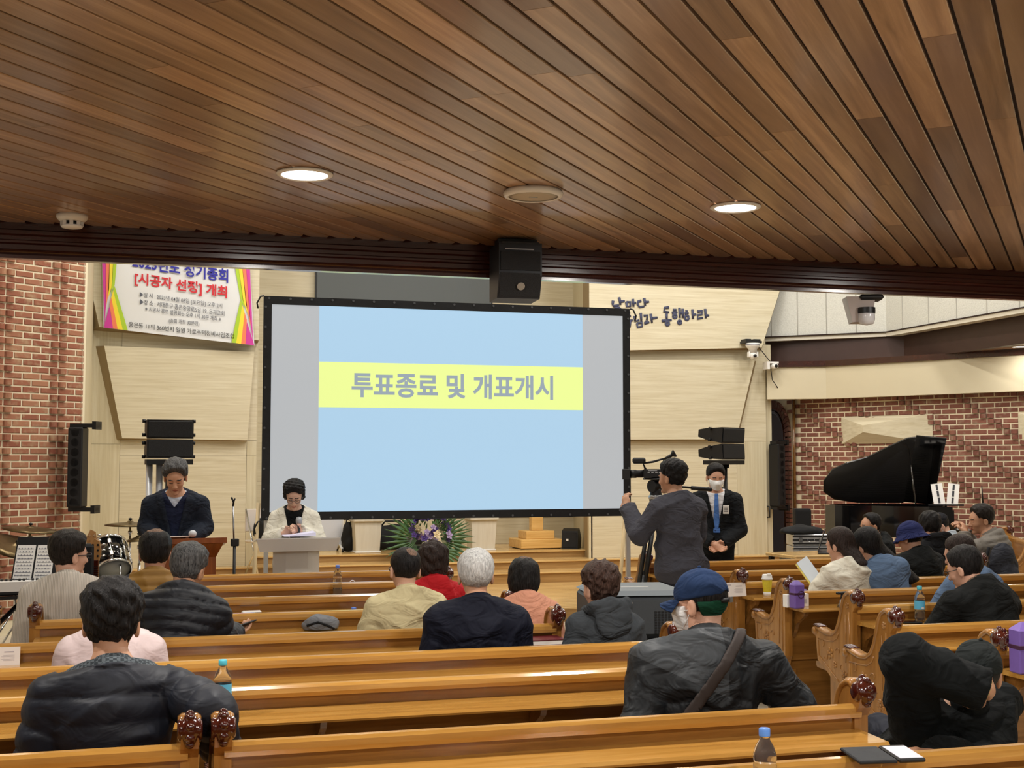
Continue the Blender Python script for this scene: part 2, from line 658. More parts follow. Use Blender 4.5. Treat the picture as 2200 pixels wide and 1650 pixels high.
# ------------------------------------------------------------------ plank ceiling under the gallery
PA = R(40.7)
PU = Vector((math.sin(PA), math.cos(PA), 0))
PN = Vector((math.cos(PA), -math.sin(PA), 0))
PWID = 0.0876
ce = struct('ceiling', MB().box((-6, -3, CEIL + 0.014), (13, BEAM_Y + .1, CEIL + 0.3)), M['groove'],
            'sloping-grained plank ceiling under the gallery')
_ph = at_z(1180, 0, CEIL).dot(PN) % PWID
_YA, _YB, _XA, _XB = 1.6, BEAM_Y + 0.02, -2.6, 5.6
_lo = min(Vector((x, y, 0)).dot(PN) for x in (-2.0, 5.2) for y in (2.4, _YB))
_hi = max(Vector((x, y, 0)).dot(PN) for x in (-2.0, 5.2) for y in (2.4, _YB))
_k = math.floor((_lo - _ph) / PWID)
while _k * PWID + _ph < _hi:
    s0 = _k * PWID + _ph
    _k += 1
    # range along the plank inside the rectangle
    mid = PN * (s0 + PWID / 2)
    ts = []
    tb = (_YB - mid.y) / PU.y
    ta = (_YA - mid.y) / PU.y
    ta = max(ta, (_XA - mid.x) / PU.x)
    tb2 = (_XB - mid.x) / PU.x
    cutx = tb2 < tb
    tb = min(tb, tb2)
    if tb - ta < 0.15:
        continue
    cuts = [ta]
    t = ta + rnd.uniform(0.3, 2.6)
    while t < tb - 0.4:
        cuts.append(t)
        t += rnd.uniform(1.5, 3.2)
    cuts.append(tb)
    for a, b in zip(cuts[:-1], cuts[1:]):
        e = 0.0044
        w = PWID / 2 - e
        last = (b == tb) and not cutx
        sh = w * PN.y / PU.y if last else 0.0
        L = b - a
        c = MB()
        bt = 0.002
        zt, zb = 0.012, 0.0
        # local: x along plank from 0..L, y across, z; lower face chamfered
        vs = [(0.001, -w, zt), (L - .001 + sh, -w, zt), (L - .001 - sh, w, zt), (0.001, w, zt),
              (0.001, -w, zb + bt), (L - .001 + sh, -w, zb + bt), (L - .001 - sh, w, zb + bt), (0.001, w, zb + bt),
              (0.001, -w + bt, zb), (L - .001 + sh, -w + bt, zb), (L - .001 - sh, w - bt, zb), (0.001, w - bt, zb)]
        fs = [(0, 1, 2, 3), (0, 4, 5, 1), (2, 6, 7, 3), (4, 8, 9, 5), (6, 10, 11, 7), (8, 11, 10, 9), (1, 5, 9, 10, 6, 2), (3, 7, 11, 8, 4, 0)]
        c.add(vs, fs)
        p = mid + PU * a
        c.build('plank', M['plank'], ce, (p.x, p.y, CEIL), (0, 0, math.atan2(PU.y, PU.x)))

# dark beam along the gallery edge: a moulded profile
bz = CEIL - 0.155
prof = [(0.0, CEIL + .02), (0.0, CEIL - .028), (-.012, CEIL - .034), (-.012, CEIL - .05), (.002, CEIL - .056), (.002, CEIL - .072), (-.008, CEIL - .077),
        (-.008, CEIL - .086), (.004, CEIL - .092), (.004, CEIL - .112), (-.014, CEIL - .118), (-.02, CEIL - .126), (-.014, CEIL - .134),
        (-.022, CEIL - .14), (-.022, bz), (.05, bz + .004), (.12, bz + .05), (.12, CEIL + .02)]
struct('trim_1', MB().prism([(BEAM_Y + y, z) for y, z in prof], -6, 9.2, 'x'), M['beam'], 'dark moulded beam along the edge of the gallery')
struct('wall_gallery', MB().box((-6, BEAM_Y + .03, CEIL + .02), (9.2, BEAM_Y + .12, 3.7)), M['plaster'], 'gallery front above the dark beam')

# outer shell of the hall
struct('wall_back', MB().box((-6, -3.1, 0), (13, -3, 6.7)), M['plaster'], 'back wall of the hall')
struct('wall_far_right', MB().box((12.9, -3, 0), (13, 18, 6.7)), M['plaster'], 'far right wall of the hall')
struct('wall_far_left', MB().box((-6.1, -3, 0), (-6, 18, 6.7)), M['plaster'], 'far left wall of the hall')
struct('ceiling_nave', MB().box((-6, BEAM_Y, HALL_Z), (13, 18, HALL_Z + .1)), M['plaster'], 'high ceiling over the nave')


# ------------------------------------------------------------------ brick walls
BP, BH = 0.20, 0.067


def brick_mesh(mat, half=False):
    m = MB()
    L, H, b, d = (0.183 if not half else 0.085) / 2, 0.0255, 0.004, 0.008
    vs = [(-L, -.03, -H), (L, -.03, -H), (L, -.03, H), (-L, -.03, H),
          (-L, d - b, -H), (L, d - b, -H), (L, d - b, H), (-L, d - b, H),
          (-L + b, d, -H + b), (L - b, d, -H + b), (L - b, d, H - b), (-L + b, d, H - b)]
    fs = [(0, 4, 5, 1), (1, 5, 6, 2), (2, 6, 7, 3), (3, 7, 4, 0), (4, 8, 9, 5), (5, 9, 10, 6), (6, 10, 11, 7), (7, 11, 8, 4), (8, 11, 10, 9)]
    m.add(vs, fs)
    return m


def header_mesh(mat):
    """rounded brick end standing proud of the wall"""
    m = MB()
    H, w = 0.027, 0.042
    pts = [(-w, -.02)] + [(w * math.sin(a), .012 + .024 * math.cos(a)) for a in (-1.45, -.9, -.4, 0, .4, .9, 1.45)] + [(w, -.02)]
    n = len(pts)
    vs = [(p[0], p[1], -H) for p in pts] + [(p[0], p[1], H) for p in pts]
    fs = [tuple(range(n)), tuple(range(2 * n - 1, n - 1, -1))] + [(i, i + n, i + 1 + n, i + 1) for i in range(n - 1)]
    m.add(vs, fs)
    return m


def brick_wall(name, label, origin, ang, s0, s1, z0, z1, mat, pair, near_first, limit, back):
    """bricks along local +x of a plane through origin turned by ang; local +y is the room side"""
    wl = setp(MB().box((back[0], -.25, 0), (back[1], 0, back[2])).build(name, M['mortar'], None, (origin[0], origin[1], 0), (0, 0, ang)),
              label, None, None, 'structure')
    bm, hm = brick_mesh(mat), header_mesh(mat)
    mb_, mh_ = bm.mesh('brick', mat), hm.mesh('header_brick', mat)
    hb_ = brick_mesh(mat, True).mesh('half_brick', mat)
    items = []
    c = int(z0 / BH)
    while (c + 1) * BH < z1:
        z = c * BH + BH / 2
        i = math.floor(s0 / BP) - 1
        while True:
            s = (i + 0.5 + 0.5 * (c % 2)) * BP
            if s > s1:
                break
            if s - BP / 2 > s0 - 1e-4:
                if pair(i, c):
                    items.append((s - .047, z, 'h'))
                    items.append((s + .047, z, 'h'))
                else:
                    items.append((s, z, 'b'))
            elif s > s0 - 1e-4:
                items.append((s + BP / 4, z, 'x'))
            i += 1
        c += 1
    items.sort(key=near_first)
    for s, z, k in items[:limit]:
        o = link('brick', {'h': mh_, 'b': mb_, 'x': hb_}[k], wl, (s, 0, z))
    rest = MB()
    for s, z, k in items[limit:]:
        src = {'h': hm, 'b': bm}.get(k, bm)
        rest.add([(v[0] * (0.5 if k == 'x' else 1) + s, v[1], v[2] + z) for v in src.v], src.f)
    if rest.v:
        o = rest.build('brick', mat, wl)
        o['kind'] = 'stuff'
    return wl


LC = (-0.68, 13.6)
LA = math.atan2(-.616, -.788)
brick_wall('wall_left', 'red brick wall with a column of rounded headers beside the drums', LC, LA, 0.0, 2.4, 0.2, 4.2, M['brick'],
           lambda i, c: c % 2 == 0 and (i % 3) == 1,
           lambda t: (abs(t[0] - 0.5) > 0.62, abs(t[1] - 2.1) > 1.72, t[0]), 300, (-.02, 7.0, 6.7))
RC = (8.74, 16.0)
RA = math.atan2(.872, -.49)
brick_wall('wall_right', 'dark red brick wall with diagonal rows of rounded headers behind the piano', RC, RA, -5.0, -0.02, 0.3, 2.62, M['brick_r'],
           lambda i, c: (2 * i + (c % 2) - c) % 8 == 2,
           lambda t: (t[0] < -3.5, t[1] < .78, t[0]), 300, (-14, 0, 3.04))

# short brick wall running back beside the stage with the arched door
dw = struct('wall_door', MB().box((8.74, 16.0, 0), (8.95, 17.7, 6.7)), M['mortar'], 'narrow brick return wall with an arched doorway beside the stage')
_bm = brick_mesh(M['brick_r'])
_me = _bm.mesh('brick', M['brick_r'])
DCY, DSZ, DRI, DRO = 16.62, 2.02, 0.42, 0.54
c = 6
while (c + 1) * BH < 2.95:
    z = c * BH + BH / 2
    for i in range(0, 9):
        y = 16.0 + (i + .5 + .5 * (c % 2)) * BP - 0.1
        dy = abs(y - DCY)
        inside = (dy < DRO + .07 and z < DSZ) or (z >= DSZ and math.hypot(dy, z - DSZ) < DRO + .07)
        if not inside and 16.08 < y < 17.6:
            link('brick', _me, dw, (8.74, y, z), (0, 0, PI / 2))
    c += 1


def wedge(a0, a1):
    m = MB()
    pts = [(DRI, a0), (DRO, a0), (DRO, a1), (DRI, a1)]
    g = .012
    pa = [(DCY + r * math.cos(a + (g if k in (0, 1) else -g)), DSZ + r * math.sin(a + (g if k in (0, 1) else -g))) for k, (r, a) in enumerate(pts)]
    return m.prism(pa, 8.70, 8.78, 'x')


for k in range(22):
    wedge(PI * k / 22, PI * (k + 1) / 22).build('arch_brick', M['brick_r'], dw)
for sgn in (-1, 1):
    for k in range(4, 30):
        y0 = DCY + sgn * DRI
        y1 = DCY + sgn * DRO
        MB().box((8.70, min(y0, y1), k * BH + .006), (8.78, max(y0, y1), (k + 1) * BH - .006)).build('jamb_brick', M['brick_r'], dw)
_arc = [(DCY - DRI, 0.15)] + [(DCY - DRI * math.cos(a), DSZ + DRI * math.sin(a)) for a in np.linspace(0, PI, 15)] + [(DCY + DRI, 0.15)]
do = struct('door_1', MB().prism(_arc, 8.735, 8.775, 'x'), plain('arched_door_wood', (74, 34, 22), 0.35, 0, 0.3, noise=.25, nscale=12),
            'dark red arched wooden door beside the stage')
_arc2 = [(DCY - (DRI - .05) * math.cos(a), DSZ + (DRI - .05) * math.sin(a)) for a in np.linspace(0, PI, 15)]
MB().tube([(8.725, _arc2[0][0], .15)] + [(8.725, p[0], p[1]) for p in _arc2] + [(8.725, _arc2[-1][0], .15)], .028, 8).build('door_frame', M['rosewood'], do)
struct('trim_2', MB().cyl((8.70, 15.93, .85), (8.70, 15.93, 2.58), .022, 12), M['pew'], 'thin wooden post at the corner of the brick wall')

# pale wood band above the right brick wall
u = Vector((.49, -.872, 0))
nrm = Vector((-.872, -.49, 0))
b0 = Vector((8.89, 15.36, 0))


def vplank(pts, z0, z1, th, side, mat, name, label=None, parent=None):
    """upright board following a 2-D polyline, thick th towards side (+1 left of travel)"""
    m = MB()
    for p, q in zip(pts[:-1], pts[1:]):
        p, q = Vector((p[0], p[1], 0)), Vector((q[0], q[1], 0))
        d = (q - p).normalized()
        n = Vector((-d.y, d.x, 0)) * side * th
        m.frustum([(p.x, p.y, z0), (q.x, q.y, z0), (q.x + n.x, q.y + n.y, z0), (p.x + n.x, p.y + n.y, z0)],
                  [(p.x, p.y, z1), (q.x, q.y, z1), (q.x + n.x, q.y + n.y, z1), (p.x + n.x, p.y + n.y, z1)])
    o = m.build(name, mat, parent)
    if parent is None:
        setp(o, label, None, None, 'structure')
    return o


e0 = b0 + u * 6
vplank([(8.18, 15.72), (b0.x, b0.y), (e0.x, e0.y)], 2.53, 2.97, .14, 1, M['panel_plain'], 'trim_3', 'pale wood band above the right brick wall')
vplank([(8.16, 15.70), (b0.x - .02, b0.y - .02), (e0.x - .02, e0.y - .02)], 2.97, 3.05, .2, 1, M['beam'], 'trim_4', 'dark strip over the pale wood band')

# side gallery on the right
M['speckle'] = plain('speckled_grey_plaster', (206, 206, 198), 0.95, noise=0.16, nscale=55, bump=0.4)
gal = [(8.3, 16.0), (9.55, 14.9), (9.42, 5.0)]
bw = [(8.36, 16.08), (9.72, 14.75), (9.68, 5.0)]
gw = vplank(gal, 3.40, 5.2, .12, 1, M['speckle'], 'wall_side_gallery', 'speckled grey front of the side gallery on the right')
for k, t in enumerate((0.06, .28, .52, .76)):
    p = Vector(gal[0] + (0,)).lerp(Vector(gal[1] + (0,)), t)
    MB().cbox((p.x, p.y - .001, 4.3), (.012, .012, 1.8), None).build('panel_joint', plain('grey_joint', (176, 174, 166), .9), gw)
for k in range(6):
    p = Vector(gal[1] + (0,)).lerp(Vector(gal[2] + (0,)), .04 + k * .06)
    MB().cbox((p.x - .001, p.y, 4.3), (.012, .012, 1.8), None).build('panel_joint', bpy.data.materials['grey_joint'], gw)
vplank([(8.28, 15.98), (9.53, 14.88), (9.40, 5.0)], 3.36, 3.41, .16, 1, plain('pale_stone_trim', (214, 208, 192), .6), 'trim_5', 'pale strip under the side gallery front')
vplank([(8.26, 15.96), (9.52, 14.86), (9.39, 5.0)], 3.41, 3.425, .16, 1, M['groove'], 'trim_6', 'thin dark line on the side gallery front')
vplank(bw, 3.04, 3.37, .1, 1, plain('brown_gallery_board', (66, 46, 40), .45, noise=.15, nscale=6), 'trim_7', 'dark brown board under the side gallery')
so = struct('ceiling_side', MB().add([(8.3, 16.1, 3.05), (9.72, 14.75, 3.05), (9.68, 5, 3.05), (12.9, 5, 3.05), (12.9, 16.1, 3.05)], [(0, 1, 2, 3, 4)])
            .add([(8.3, 16.0, 3.37), (9.55, 14.9, 3.37), (9.42, 5, 3.37), (9.9, 5, 3.37), (9.9, 16.1, 3.37)], [(4, 3, 2, 1, 0)]), M['plank'], 'wooden soffit under the side gallery')

# ------------------------------------------------------------------ stage wall of pale panels
WY = 15.8
wf = struct('wall_front', MB().box((-.75, WY + .1, 0), (1.25, 16.1, HALL_Z)).box((5.62, WY + .1, 0), (8.2, 16.1, HALL_Z))
            .box((.9, 17.6, 0), (6.1, 17.75, HALL_Z)), M['panel_edge'], 'pale panelled wall behind the stage')
struct('wall_return', MB().box((-.78, 13.58, 0), (-.69, WY + .1, HALL_Z)), M['panel_v'], 'upright pale wood return between brick wall and stage wall')


def slab(poly_back, poly_front, yb, yf, mat, name='panel'):
    """a proud panel whose front outline is smaller than its back outline (bevelled side)"""
    m = MB()
    cx = sum(p[0] for p in poly_back) / len(poly_back)
    cz = sum(p[1] for p in poly_back) / len(poly_back)
    n = len(poly_back)
    vs = [(p[0] - cx, yb - yf, p[1] - cz) for p in poly_back] + [(p[0] - cx, 0, p[1] - cz) for p in poly_front]
    m.add(vs, [tuple(range(n)), tuple(range(2 * n - 1, n - 1, -1))])
    m.cur = 1
    m.add(vs, [(i, n + i, n + (i + 1) % n, (i + 1) % n) for i in range(n)])
    return m.build(name, [mat, M['panel_edge']], wf, (cx, yf, cz))


def rect(x0, x1, z0, z1, mat=None, y=WY, g=.0016):
    r1 = [(x0 + g, z0 + g), (x1 - g, z0 + g), (x1 - g, z1 - g), (x0 + g, z1 - g)]
    return slab(r1, r1, y + .1, y, mat or M['panel'])


# left wing: flat sheets behind, shaped slabs in front
rect(-.75, -.36, .285, 1.88, M['panel_v'])
rect(-.75, -.36, 1.88, 3.3, M['panel_v'])
for z0, z1 in ((.395, .93), (.93, 1.74), (1.74, 1.93)):
    rect(-.36, 1.13, z0, z1)
    rect(1.13, 1.25, z0, z1, M['panel_v'])
rect(-.36, 1.25, 1.93, 3.3)
rect(-.75, 1.25, 3.3, HALL_Z)
slab([(-.66, 3.05), (-.40, 1.935), (1.13, 1.92), (1.20, 3.02)][::-1], [(-.56, 3.05), (-.335, 1.95), (1.13, 1.93), (1.20, 3.02)][::-1], WY, WY - .09, M['panel'])
slab([(-1.02, 4.55), (-.71, 3.24), (1.25, 3.14), (1.25, 4.55)][::-1], [(-.90, 4.55), (-.62, 3.27), (1.25, 3.16), (1.25, 4.55)][::-1], WY, WY - .13, M['panel'])
rect(-.75, 1.25, 4.55, HALL_Z, None, WY - .1)
# right wing
for z0, z1 in ((.395, 1.2), (1.2, 1.76), (1.76, 1.95)):
    rect(5.62, 7.75, z0, z1)
rect(7.75, 8.2, .15, 1.95, M['panel_v'])
rect(5.62, 8.2, 1.95, 3.3)
rect(5.62, 8.2, 3.3, HALL_Z)
slab([(5.60, 3.02), (5.60, 1.95), (7.76, 1.96), (8.06, 3.06)], [(5.60, 3.02), (5.60, 1.96), (7.70, 1.975), (7.99, 3.06)], WY, WY - .09, M['panel'])
slab([(5.56, 4.55), (5.56, 3.13), (8.14, 3.22), (8.62, 4.55)], [(5.56, 4.55), (5.56, 3.13), (8.08, 3.24), (8.55, 4.55)], WY, WY - .13, M['panel'])
# slim leaf at the right end of the wing with its pull handle
lf = struct('door_2', MB().box((8.205, WY + .03, .15), (8.30, WY + .5, 3.3)), M['panel_v'], 'narrow pale wooden door leaf at the right end of the stage wall')
MB().tube([(8.21, WY + .02, 1.05), (8.21, WY - .05, 1.05), (8.21, WY - .05, .90), (8.21, WY + .02, .90)], .012, 6).build('pull_handle', M['black'], lf)
# recess: splayed right return and back sheets
MB().frustum([(5.59, WY, 0), (5.99, 17.65, 0), (6.1, 17.65, 0), (5.64, WY, 0)], [(5.59, WY, HALL_Z), (5.99, 17.65, HALL_Z), (6.1, 17.65, HALL_Z), (5.64, WY, HALL_Z)]).build('panel', M['panel_v'], wf)
MB().box((1.05, WY + .02, 0), (1.26, 17.65, HALL_Z)).build('panel', M['panel_v'], wf)
for z0, z1 in ((ST_Z, .86), (.93, 1.4), (1.4, 2.2), (2.2, 3.2), (3.2, HALL_Z)):
    for x0, x1 in ((1.25, 2.8), (2.8, 4.4), (4.4, 6.0)):
        rect(x0, x1, z0, z1, None, 17.5)
MB().box((1.25, 17.53, .86), (6.0, 17.6, .93)).build('panel_groove', M['joint'], wf)

# grey roller screen on the recess wall
gs = empty('wall_display', (3.43, 17.44, 3.35), 0, 'large switched-off grey display high on the stage wall', 'display')
MB().rbox((-1.26, -.02, 0), (1.26, .05, 1.25), .01).build('display_panel', plain('grey_display', (92, 98, 100), .5), gs)
MB().box((-1.275, -.015, -.015), (1.275, .05, 0)).box((-1.275, -.015, 1.25), (1.275, .05, 1.265)).box((-1.275, -.015, 0), (-1.26, .05, 1.25)).box((1.26, -.015, 0), (1.275, .05, 1.25)).build('frame', M['black'], gs)


# ------------------------------------------------------------------ things on the plank ceiling
M['lamp_glow'] = plain('lit_lamp_diffuser', (255, 250, 240), .5, emit=(255, 250, 240), estr=9.0)


def downlight(x, y, z=CEIL, r=.086, power=27.0, label=''):
    e = empty('ceiling_downlight', (x, y, z), 0, label, 'ceiling light', 'round downlights')
    MB().lathe([(r, .0), (r + .012, -.001), (r + .014, -.006), (r + .002, -.012), (r - .006, -.008)], 32, cap=False).build('trim_ring', M['white'], e)
    MB().lathe([(0.0001, -.006), (r - .004, -.007)], 32).build('diffuser', M['lamp_glow'], e)
    a = area_light('downlight_lamp', (0, 0, -.02), r * 1.8, power, (1.0, .95, .88))
    a.parent = e
    return e


downlight(.498, 4.355, label='lit round downlight on the left of the plank ceiling')
downlight(2.194, 4.461, label='lit round downlight on the right of the plank ceiling')
for i, (x, y) in enumerate([(-1.2, 4.3), (3.9, 4.5), (-1.2, 1.6), (.5, 1.6), (2.2, 1.6), (3.9, 1.6), (.5, -1), (2.2, -1)]):
    downlight(x, y, label='round downlight of the plank ceiling outside the picture')
downlight(9.98, 12.75, 3.05, .08, 6.0, 'lit round downlight under the side gallery on the right')
for y in (10.5, 8.2):
    downlight(10.4, y, 3.05, .08, 16.0, 'round downlight of the side gallery outside the picture')
downlight(9.35, 15.6, 3.05, .07, 14.0, 'small downlight hidden behind the band over the brick wall')

cs = empty('ceiling_speaker', (1.347, 4.411, CEIL), 0, 'round cream ceiling loudspeaker between the two downlights', 'speaker')
MB().lathe([(.02, -.0), (.105, -.0), (.112, -.012), (.108, -.022), (.096, -.026), (.092, -.022)], 36, cap=False).build('rim', M['white'], cs)
MB().lathe([(.0001, -.024), (.06, -.0235), (.093, -.021)], 36).build('grille', plain('cream_grille', (196, 184, 164), .6, bump=.4, nscale=500), cs)
_lg = MB().box((-.016, -.004, -.0255), (.016, .004, -.0235)).build('badge', M['steel'], cs)

_sd = at_z(155, 462, CEIL)
sd = empty('smoke_detector', _sd, 0, 'white smoke detector at the left end of the plank ceiling', 'smoke detector')
MB().lathe([(.062, 0), (.062, -.012), (.056, -.02), (.046, -.028)], 28).build('base', M['white'], sd)
mm = MB()
for k in range(8):
    a = 2 * PI * k / 8
    mm.cbox((.038 * math.cos(a), .038 * math.sin(a), -.036), (.014, .014, .018), None)
mm.build('vent_rib', M['white'], sd)
MB().lathe([(.034, -.026), (.034, -.044), (.03, -.05)], 24).build('chamber', M['black'], sd)
MB().lathe([(.045, -.044), (.04, -.052), (.02, -.056)], 24).build('cap', M['white'], sd)

# black box loudspeaker hanging at the beam
hs = empty('hanging_speaker', (1.572, 5.42, 2.525), R(-4), 'black box loudspeaker hanging at the dark beam', 'speaker')
_p = [(-.10, -.02), (-.055, -.12), (.12, -.12), (.12, .125), (-.10, .125)]
MB().prism([(y, z) for y, z in _p], -.098, .098, 'x').build('cabinet', plain('black_painted_cabinet', (15, 18, 24), .5), hs)
MB().frustum([(-.09, -.104, -.012), (.09, -.104, -.012), (.09, -.062, -.112), (-.09, -.062, -.112)], [(-.09, -.098, -.012), (.09, -.098, -.012), (.09, -.055, -.112), (-.09, -.055, -.112)]).build('lower_grille', M['grille'], hs)
MB().box((-.09, -.106, 0.0), (.09, -.1, .085)).build('upper_grille', M['grille'], hs)
MB().lathe([(.0001, -.006), (.014, -.004), (.018, 0)], 16, Matrix.Translation((.005, -.088, -.07)) @ Matrix.Rotation(R(-66), 4, 'X') @ Matrix.Rotation(R(180), 4, 'X')).build('badge', M['steel'], hs)
MB().box((-.085, -.102, .118), (.085, .09, .128)).box((-.09, -.04, .128), (.09, .04, .150)).build('bracket', M['black'], hs)
MB().box((-.07, -.104, .092), (.06, -.1015, .097)).build('strap', M['steel'], hs)
hc = MB().cyl((0, 0, .12), (0, 0, CEIL - 2.525), .012, 8).build('hanger_rod', M['black'], hs)

# dome camera under the beam
_pc = at_y(1850, 640, BEAM_Y + .06)
dc = empty('dome_camera', _pc, R(-20), 'brownish grey ceiling camera with a round lens head under the beam', 'camera')
grey = plain('taupe_plastic', (168, 156, 150), .4)
MB().frustum([(-.055, -.05, -.13), (.04, -.05, -.13), (.045, .05, -.13), (-.055, .05, -.13)], [(-.085, -.06, 0), (.06, -.06, 0), (.06, .06, 0), (-.085, .06, 0)]).build('housing', grey, dc)
MB().rbox((-.02, -.075, -.018), (.10, .04, .01), .01).build('base_plate', M['black'], dc)
MB().lathe([(.0001, .034), (.03, .03), (.042, .012), (.042, -.03), (.034, -.05), (.0001, -.058)], 24, Matrix.Translation((.015, -.05, -.09))).build('lens_head', plain('pale_lens_plastic', (200, 198, 200), .2, 0, .5), dc)
MB().lathe([(.044, .018), (.045, .002), (.044, -.012)], 24, Matrix.Translation((.015, -.05, -.075)), cap=False).build('dark_band', M['black'], dc)

# white camera on the stage wall and small bullet camera below it
_pc = at_y(1617, 740, 15.5)
pc = empty('ptz_camera', _pc, 0, 'white swivelling camera on a black bracket on the stage wall', 'camera')
MB().box((-.11, -.02, .02), (.13, .16, .05)).box((-.10, .0, .05), (-.02, .15, .075)).box((.02, 0, .05), (.12, .15, .075)).build('bracket', M['black'], pc)
MB().lathe([(.0001, .02), (.095, .015), (.1, -.01), (.085, -.04), (.06, -.06), (.05, -.12)], 24).build('body', M['white'], pc)
MB().lathe([(.098, 0), (.1, -.008), (.097, -.014)], 24).build('dark_ring', plain('navy_ring', (40, 44, 80), .3), pc)
MB().ball((0, -.005, -.15), (.055, .055, .06)).cbox((-.06, 0, -.14), (.025, .07, .08), None, .01).cbox((.06, 0, -.14), (.025, .07, .08), None, .01).build('head', M['white'], pc)
MB().lathe([(.02, 0), (.022, .02), (.0001, .02)], 16, Matrix.Translation((0, -.055, -.16)) @ Matrix.Rotation(R(90), 4, 'X')).build('lens', M['black'], pc)
_pb = at_y(1659, 784, 15.55)
bc = empty('bullet_camera', _pb, 0, 'small white bullet camera at the right end of the stage wall', 'camera')
MB().box((-.08, -.02, .02), (.09, .1, .045)).box((-.09, -.03, -.06), (-.05, .1, .045)).build('bracket', M['white'], bc)
MB().lathe([(.0001, -.06), (.035, -.055), (.038, 0), (.038, .09), (.0001, .09)], 18, Matrix.Translation((.02, -.02, -.02)) @ Matrix.Rotation(R(-90), 4, 'X')).build('barrel', M['white'], bc)
MB().lathe([(.0001, .004), (.024, .0)], 16, Matrix.Translation((.02, -.079, -.02)) @ Matrix.Rotation(R(90), 4, 'X')).build('lens', M['black'], bc)
cb = MB().tube([(_pc.x + .08, _pc.y, _pc.z - .02), (_pb.x - .05, _pb.y + .05, _pb.z + .1), (_pb.x, _pb.y + .02, _pb.z + .03)], .006, 6)
setp(cb.build('camera_cable', M['black']), 'thin dark cable between the two wall cameras', 'cable')
_q = at_y(1682, 850, 15.7)
setp(MB().tube([(_pb.x, _pb.y + .04, _pb.z - .05), (_pb.x + .03, _pb.y + .06, _pb.z - .2), (_q.x, _q.y, _q.z)], .006, 6).build('camera_cable', M['black']), 'thin dark cable hanging below the bullet camera', 'cable')
# ================================================================== pews
PT = 0.84          # top of the back
# outline of a pew end seen from the side: (forward, up)
_end = [(.02, .40), (.0, .43), (-.005, .80), (-.03, .83), (-.045, .865), (-.035, .89), (-.005, .908), (.035, .908), (.075, .89),
        (.10, .86), (.12, .80), (.145, .73), (.18, .675), (.23, .645), (.29, .64), (.37, .655), (.42, .66), (.445, .645), (.44, .62), (.415, .605),
        (.41, .54), (.40, .47), (.33, .44), (.20, .36), (.10, .31), (.05, .32)]
_cap_line = [(.0, .896), (.02, .910), (.045, .908), (.078, .89), (.10, .86), (.12, .80), (.145, .73), (.18, .675), (.23, .645), (.29, .64), (.37, .655), (.43, .662)]


def end_meshes():
    out = {}
    m = MB()
    m.prism(_end, -.026, .026, 'x')
    out['end_panel'] = m.mesh('end_panel', M['pew_end'])
    # rounded cap following the curve
    m = MB()
    n = len(_cap_line)
    sec = [(-.034, -.008), (-.034, .006), (-.022, .015), (.022, .015), (.034, .006), (.034, -.008)]
    vs, fs = [], []
    for i, (y, z) in enumerate(_cap_line):
        a, b = _cap_line[max(i - 1, 0)], _cap_line[min(i + 1, n - 1)]
        t = Vector((b[0] - a[0], b[1] - a[1])).normalized()
        nn = Vector((-t.y, t.x))
        for sx, sz in sec:
            vs.append((sx, y + nn.x * sz, z + nn.y * sz))
    k = len(sec)
    for i in range(n - 1):
        for j in range(k):
            l = (j + 1) % k
            fs.append((i * k + j, (i + 1) * k + j, (i + 1) * k + l, i * k + l))
    fs += [tuple(range(k)), tuple((n - 1) * k + j for j in range(k - 1, -1, -1))]
    m.add(vs, fs, True)
    m.lathe([(.0001, -.036), (.022, -.036), (.026, -.02), (.026, .02), (.022, .036), (.0001, .036)], 14, Matrix.Translation((0, .43, .643)), 'x')
    out['arm_cap'] = m.mesh('arm_cap', M['pew_end'])
    # carved glossy finial: barrel with rings
    m = MB()
    m.lathe([(.0001, -.036), (.026, -.036), (.034, -.029), (.030, -.022), (.046, -.013), (.050, 0), (.046, .013), (.030, .022), (.034, .029), (.026, .036), (.0001, .036)], 18,
            Matrix.Translation((0, -.022, .885)), 'x')
    for a in range(9):
        t = a * 2 * PI / 9
        m.ball((0, -.022 + .046 * math.cos(t), .885 + .046 * math.sin(t)), (.014, .012, .012), 8, 5)
    out['finial'] = m.mesh('finial', M['rosewood'])
    m = MB()
    for i in range(4):
        m.ball((0, .385 + i * .016, .672 + i * .002), (.036, .014, .008), 10, 6)
    out['arm_leaf'] = m.mesh('arm_leaf', M['rosewood'])
    # carving lines on the outer face (at x = side * .027)
    for side in (-1, 1):
        m = MB()
        X = side * .027
        def line(pts, r=.004):
            m.tube([(X, y, z) for y, z in pts], r, 6)
        line([(.03, .46), (.03, .80)])
        line([(.075, .50), (.07, .78)], .003)
        line([(.39, .60), (.30, .60), (.22, .605), (.17, .63), (.15, .66)])
        line([(.39, .59), (.385, .50), (.30, .455), (.19, .395), (.12, .355)])
        for cy, cz, r in ((.25, .53, .035), (.05, .835, .018), (.09, .42, .03), (.2, .47, .022)):
            for q in range(5):
                a = q * 2 * PI / 5
                m.ball((X, cy + r * .7 * math.cos(a), cz + r * .7 * math.sin(a)), (.006, r * .42, r * .42), 8, 4)
            m.ball((X, cy, cz), (.009, r * .3, r * .3), 8, 4)
        for t0, cy, cz in ((0.2, .16, .55), (2.6, .31, .50), (4.0, .12, .47), (1.2, .34, .57)):
            line([(cy + .03 * math.cos(t0 + k * .45) * (1 - k * .09), cz + .03 * math.sin(t0 + k * .45) * (1 - k * .09)) for k in range(9)], .003)
        out['carving', side] = m.mesh('carving', M['pew_end'])
    m = MB()
    m.prism([(.03, 0), (.03, .34), (.16, .36), (.34, .42), (.34, .0), (.30, .0), (.27, .06), (.12, .06), (.09, 0)], -.02, .02, 'x')
    out['foot'] = m.mesh('foot', M['pew_end'])
    return out


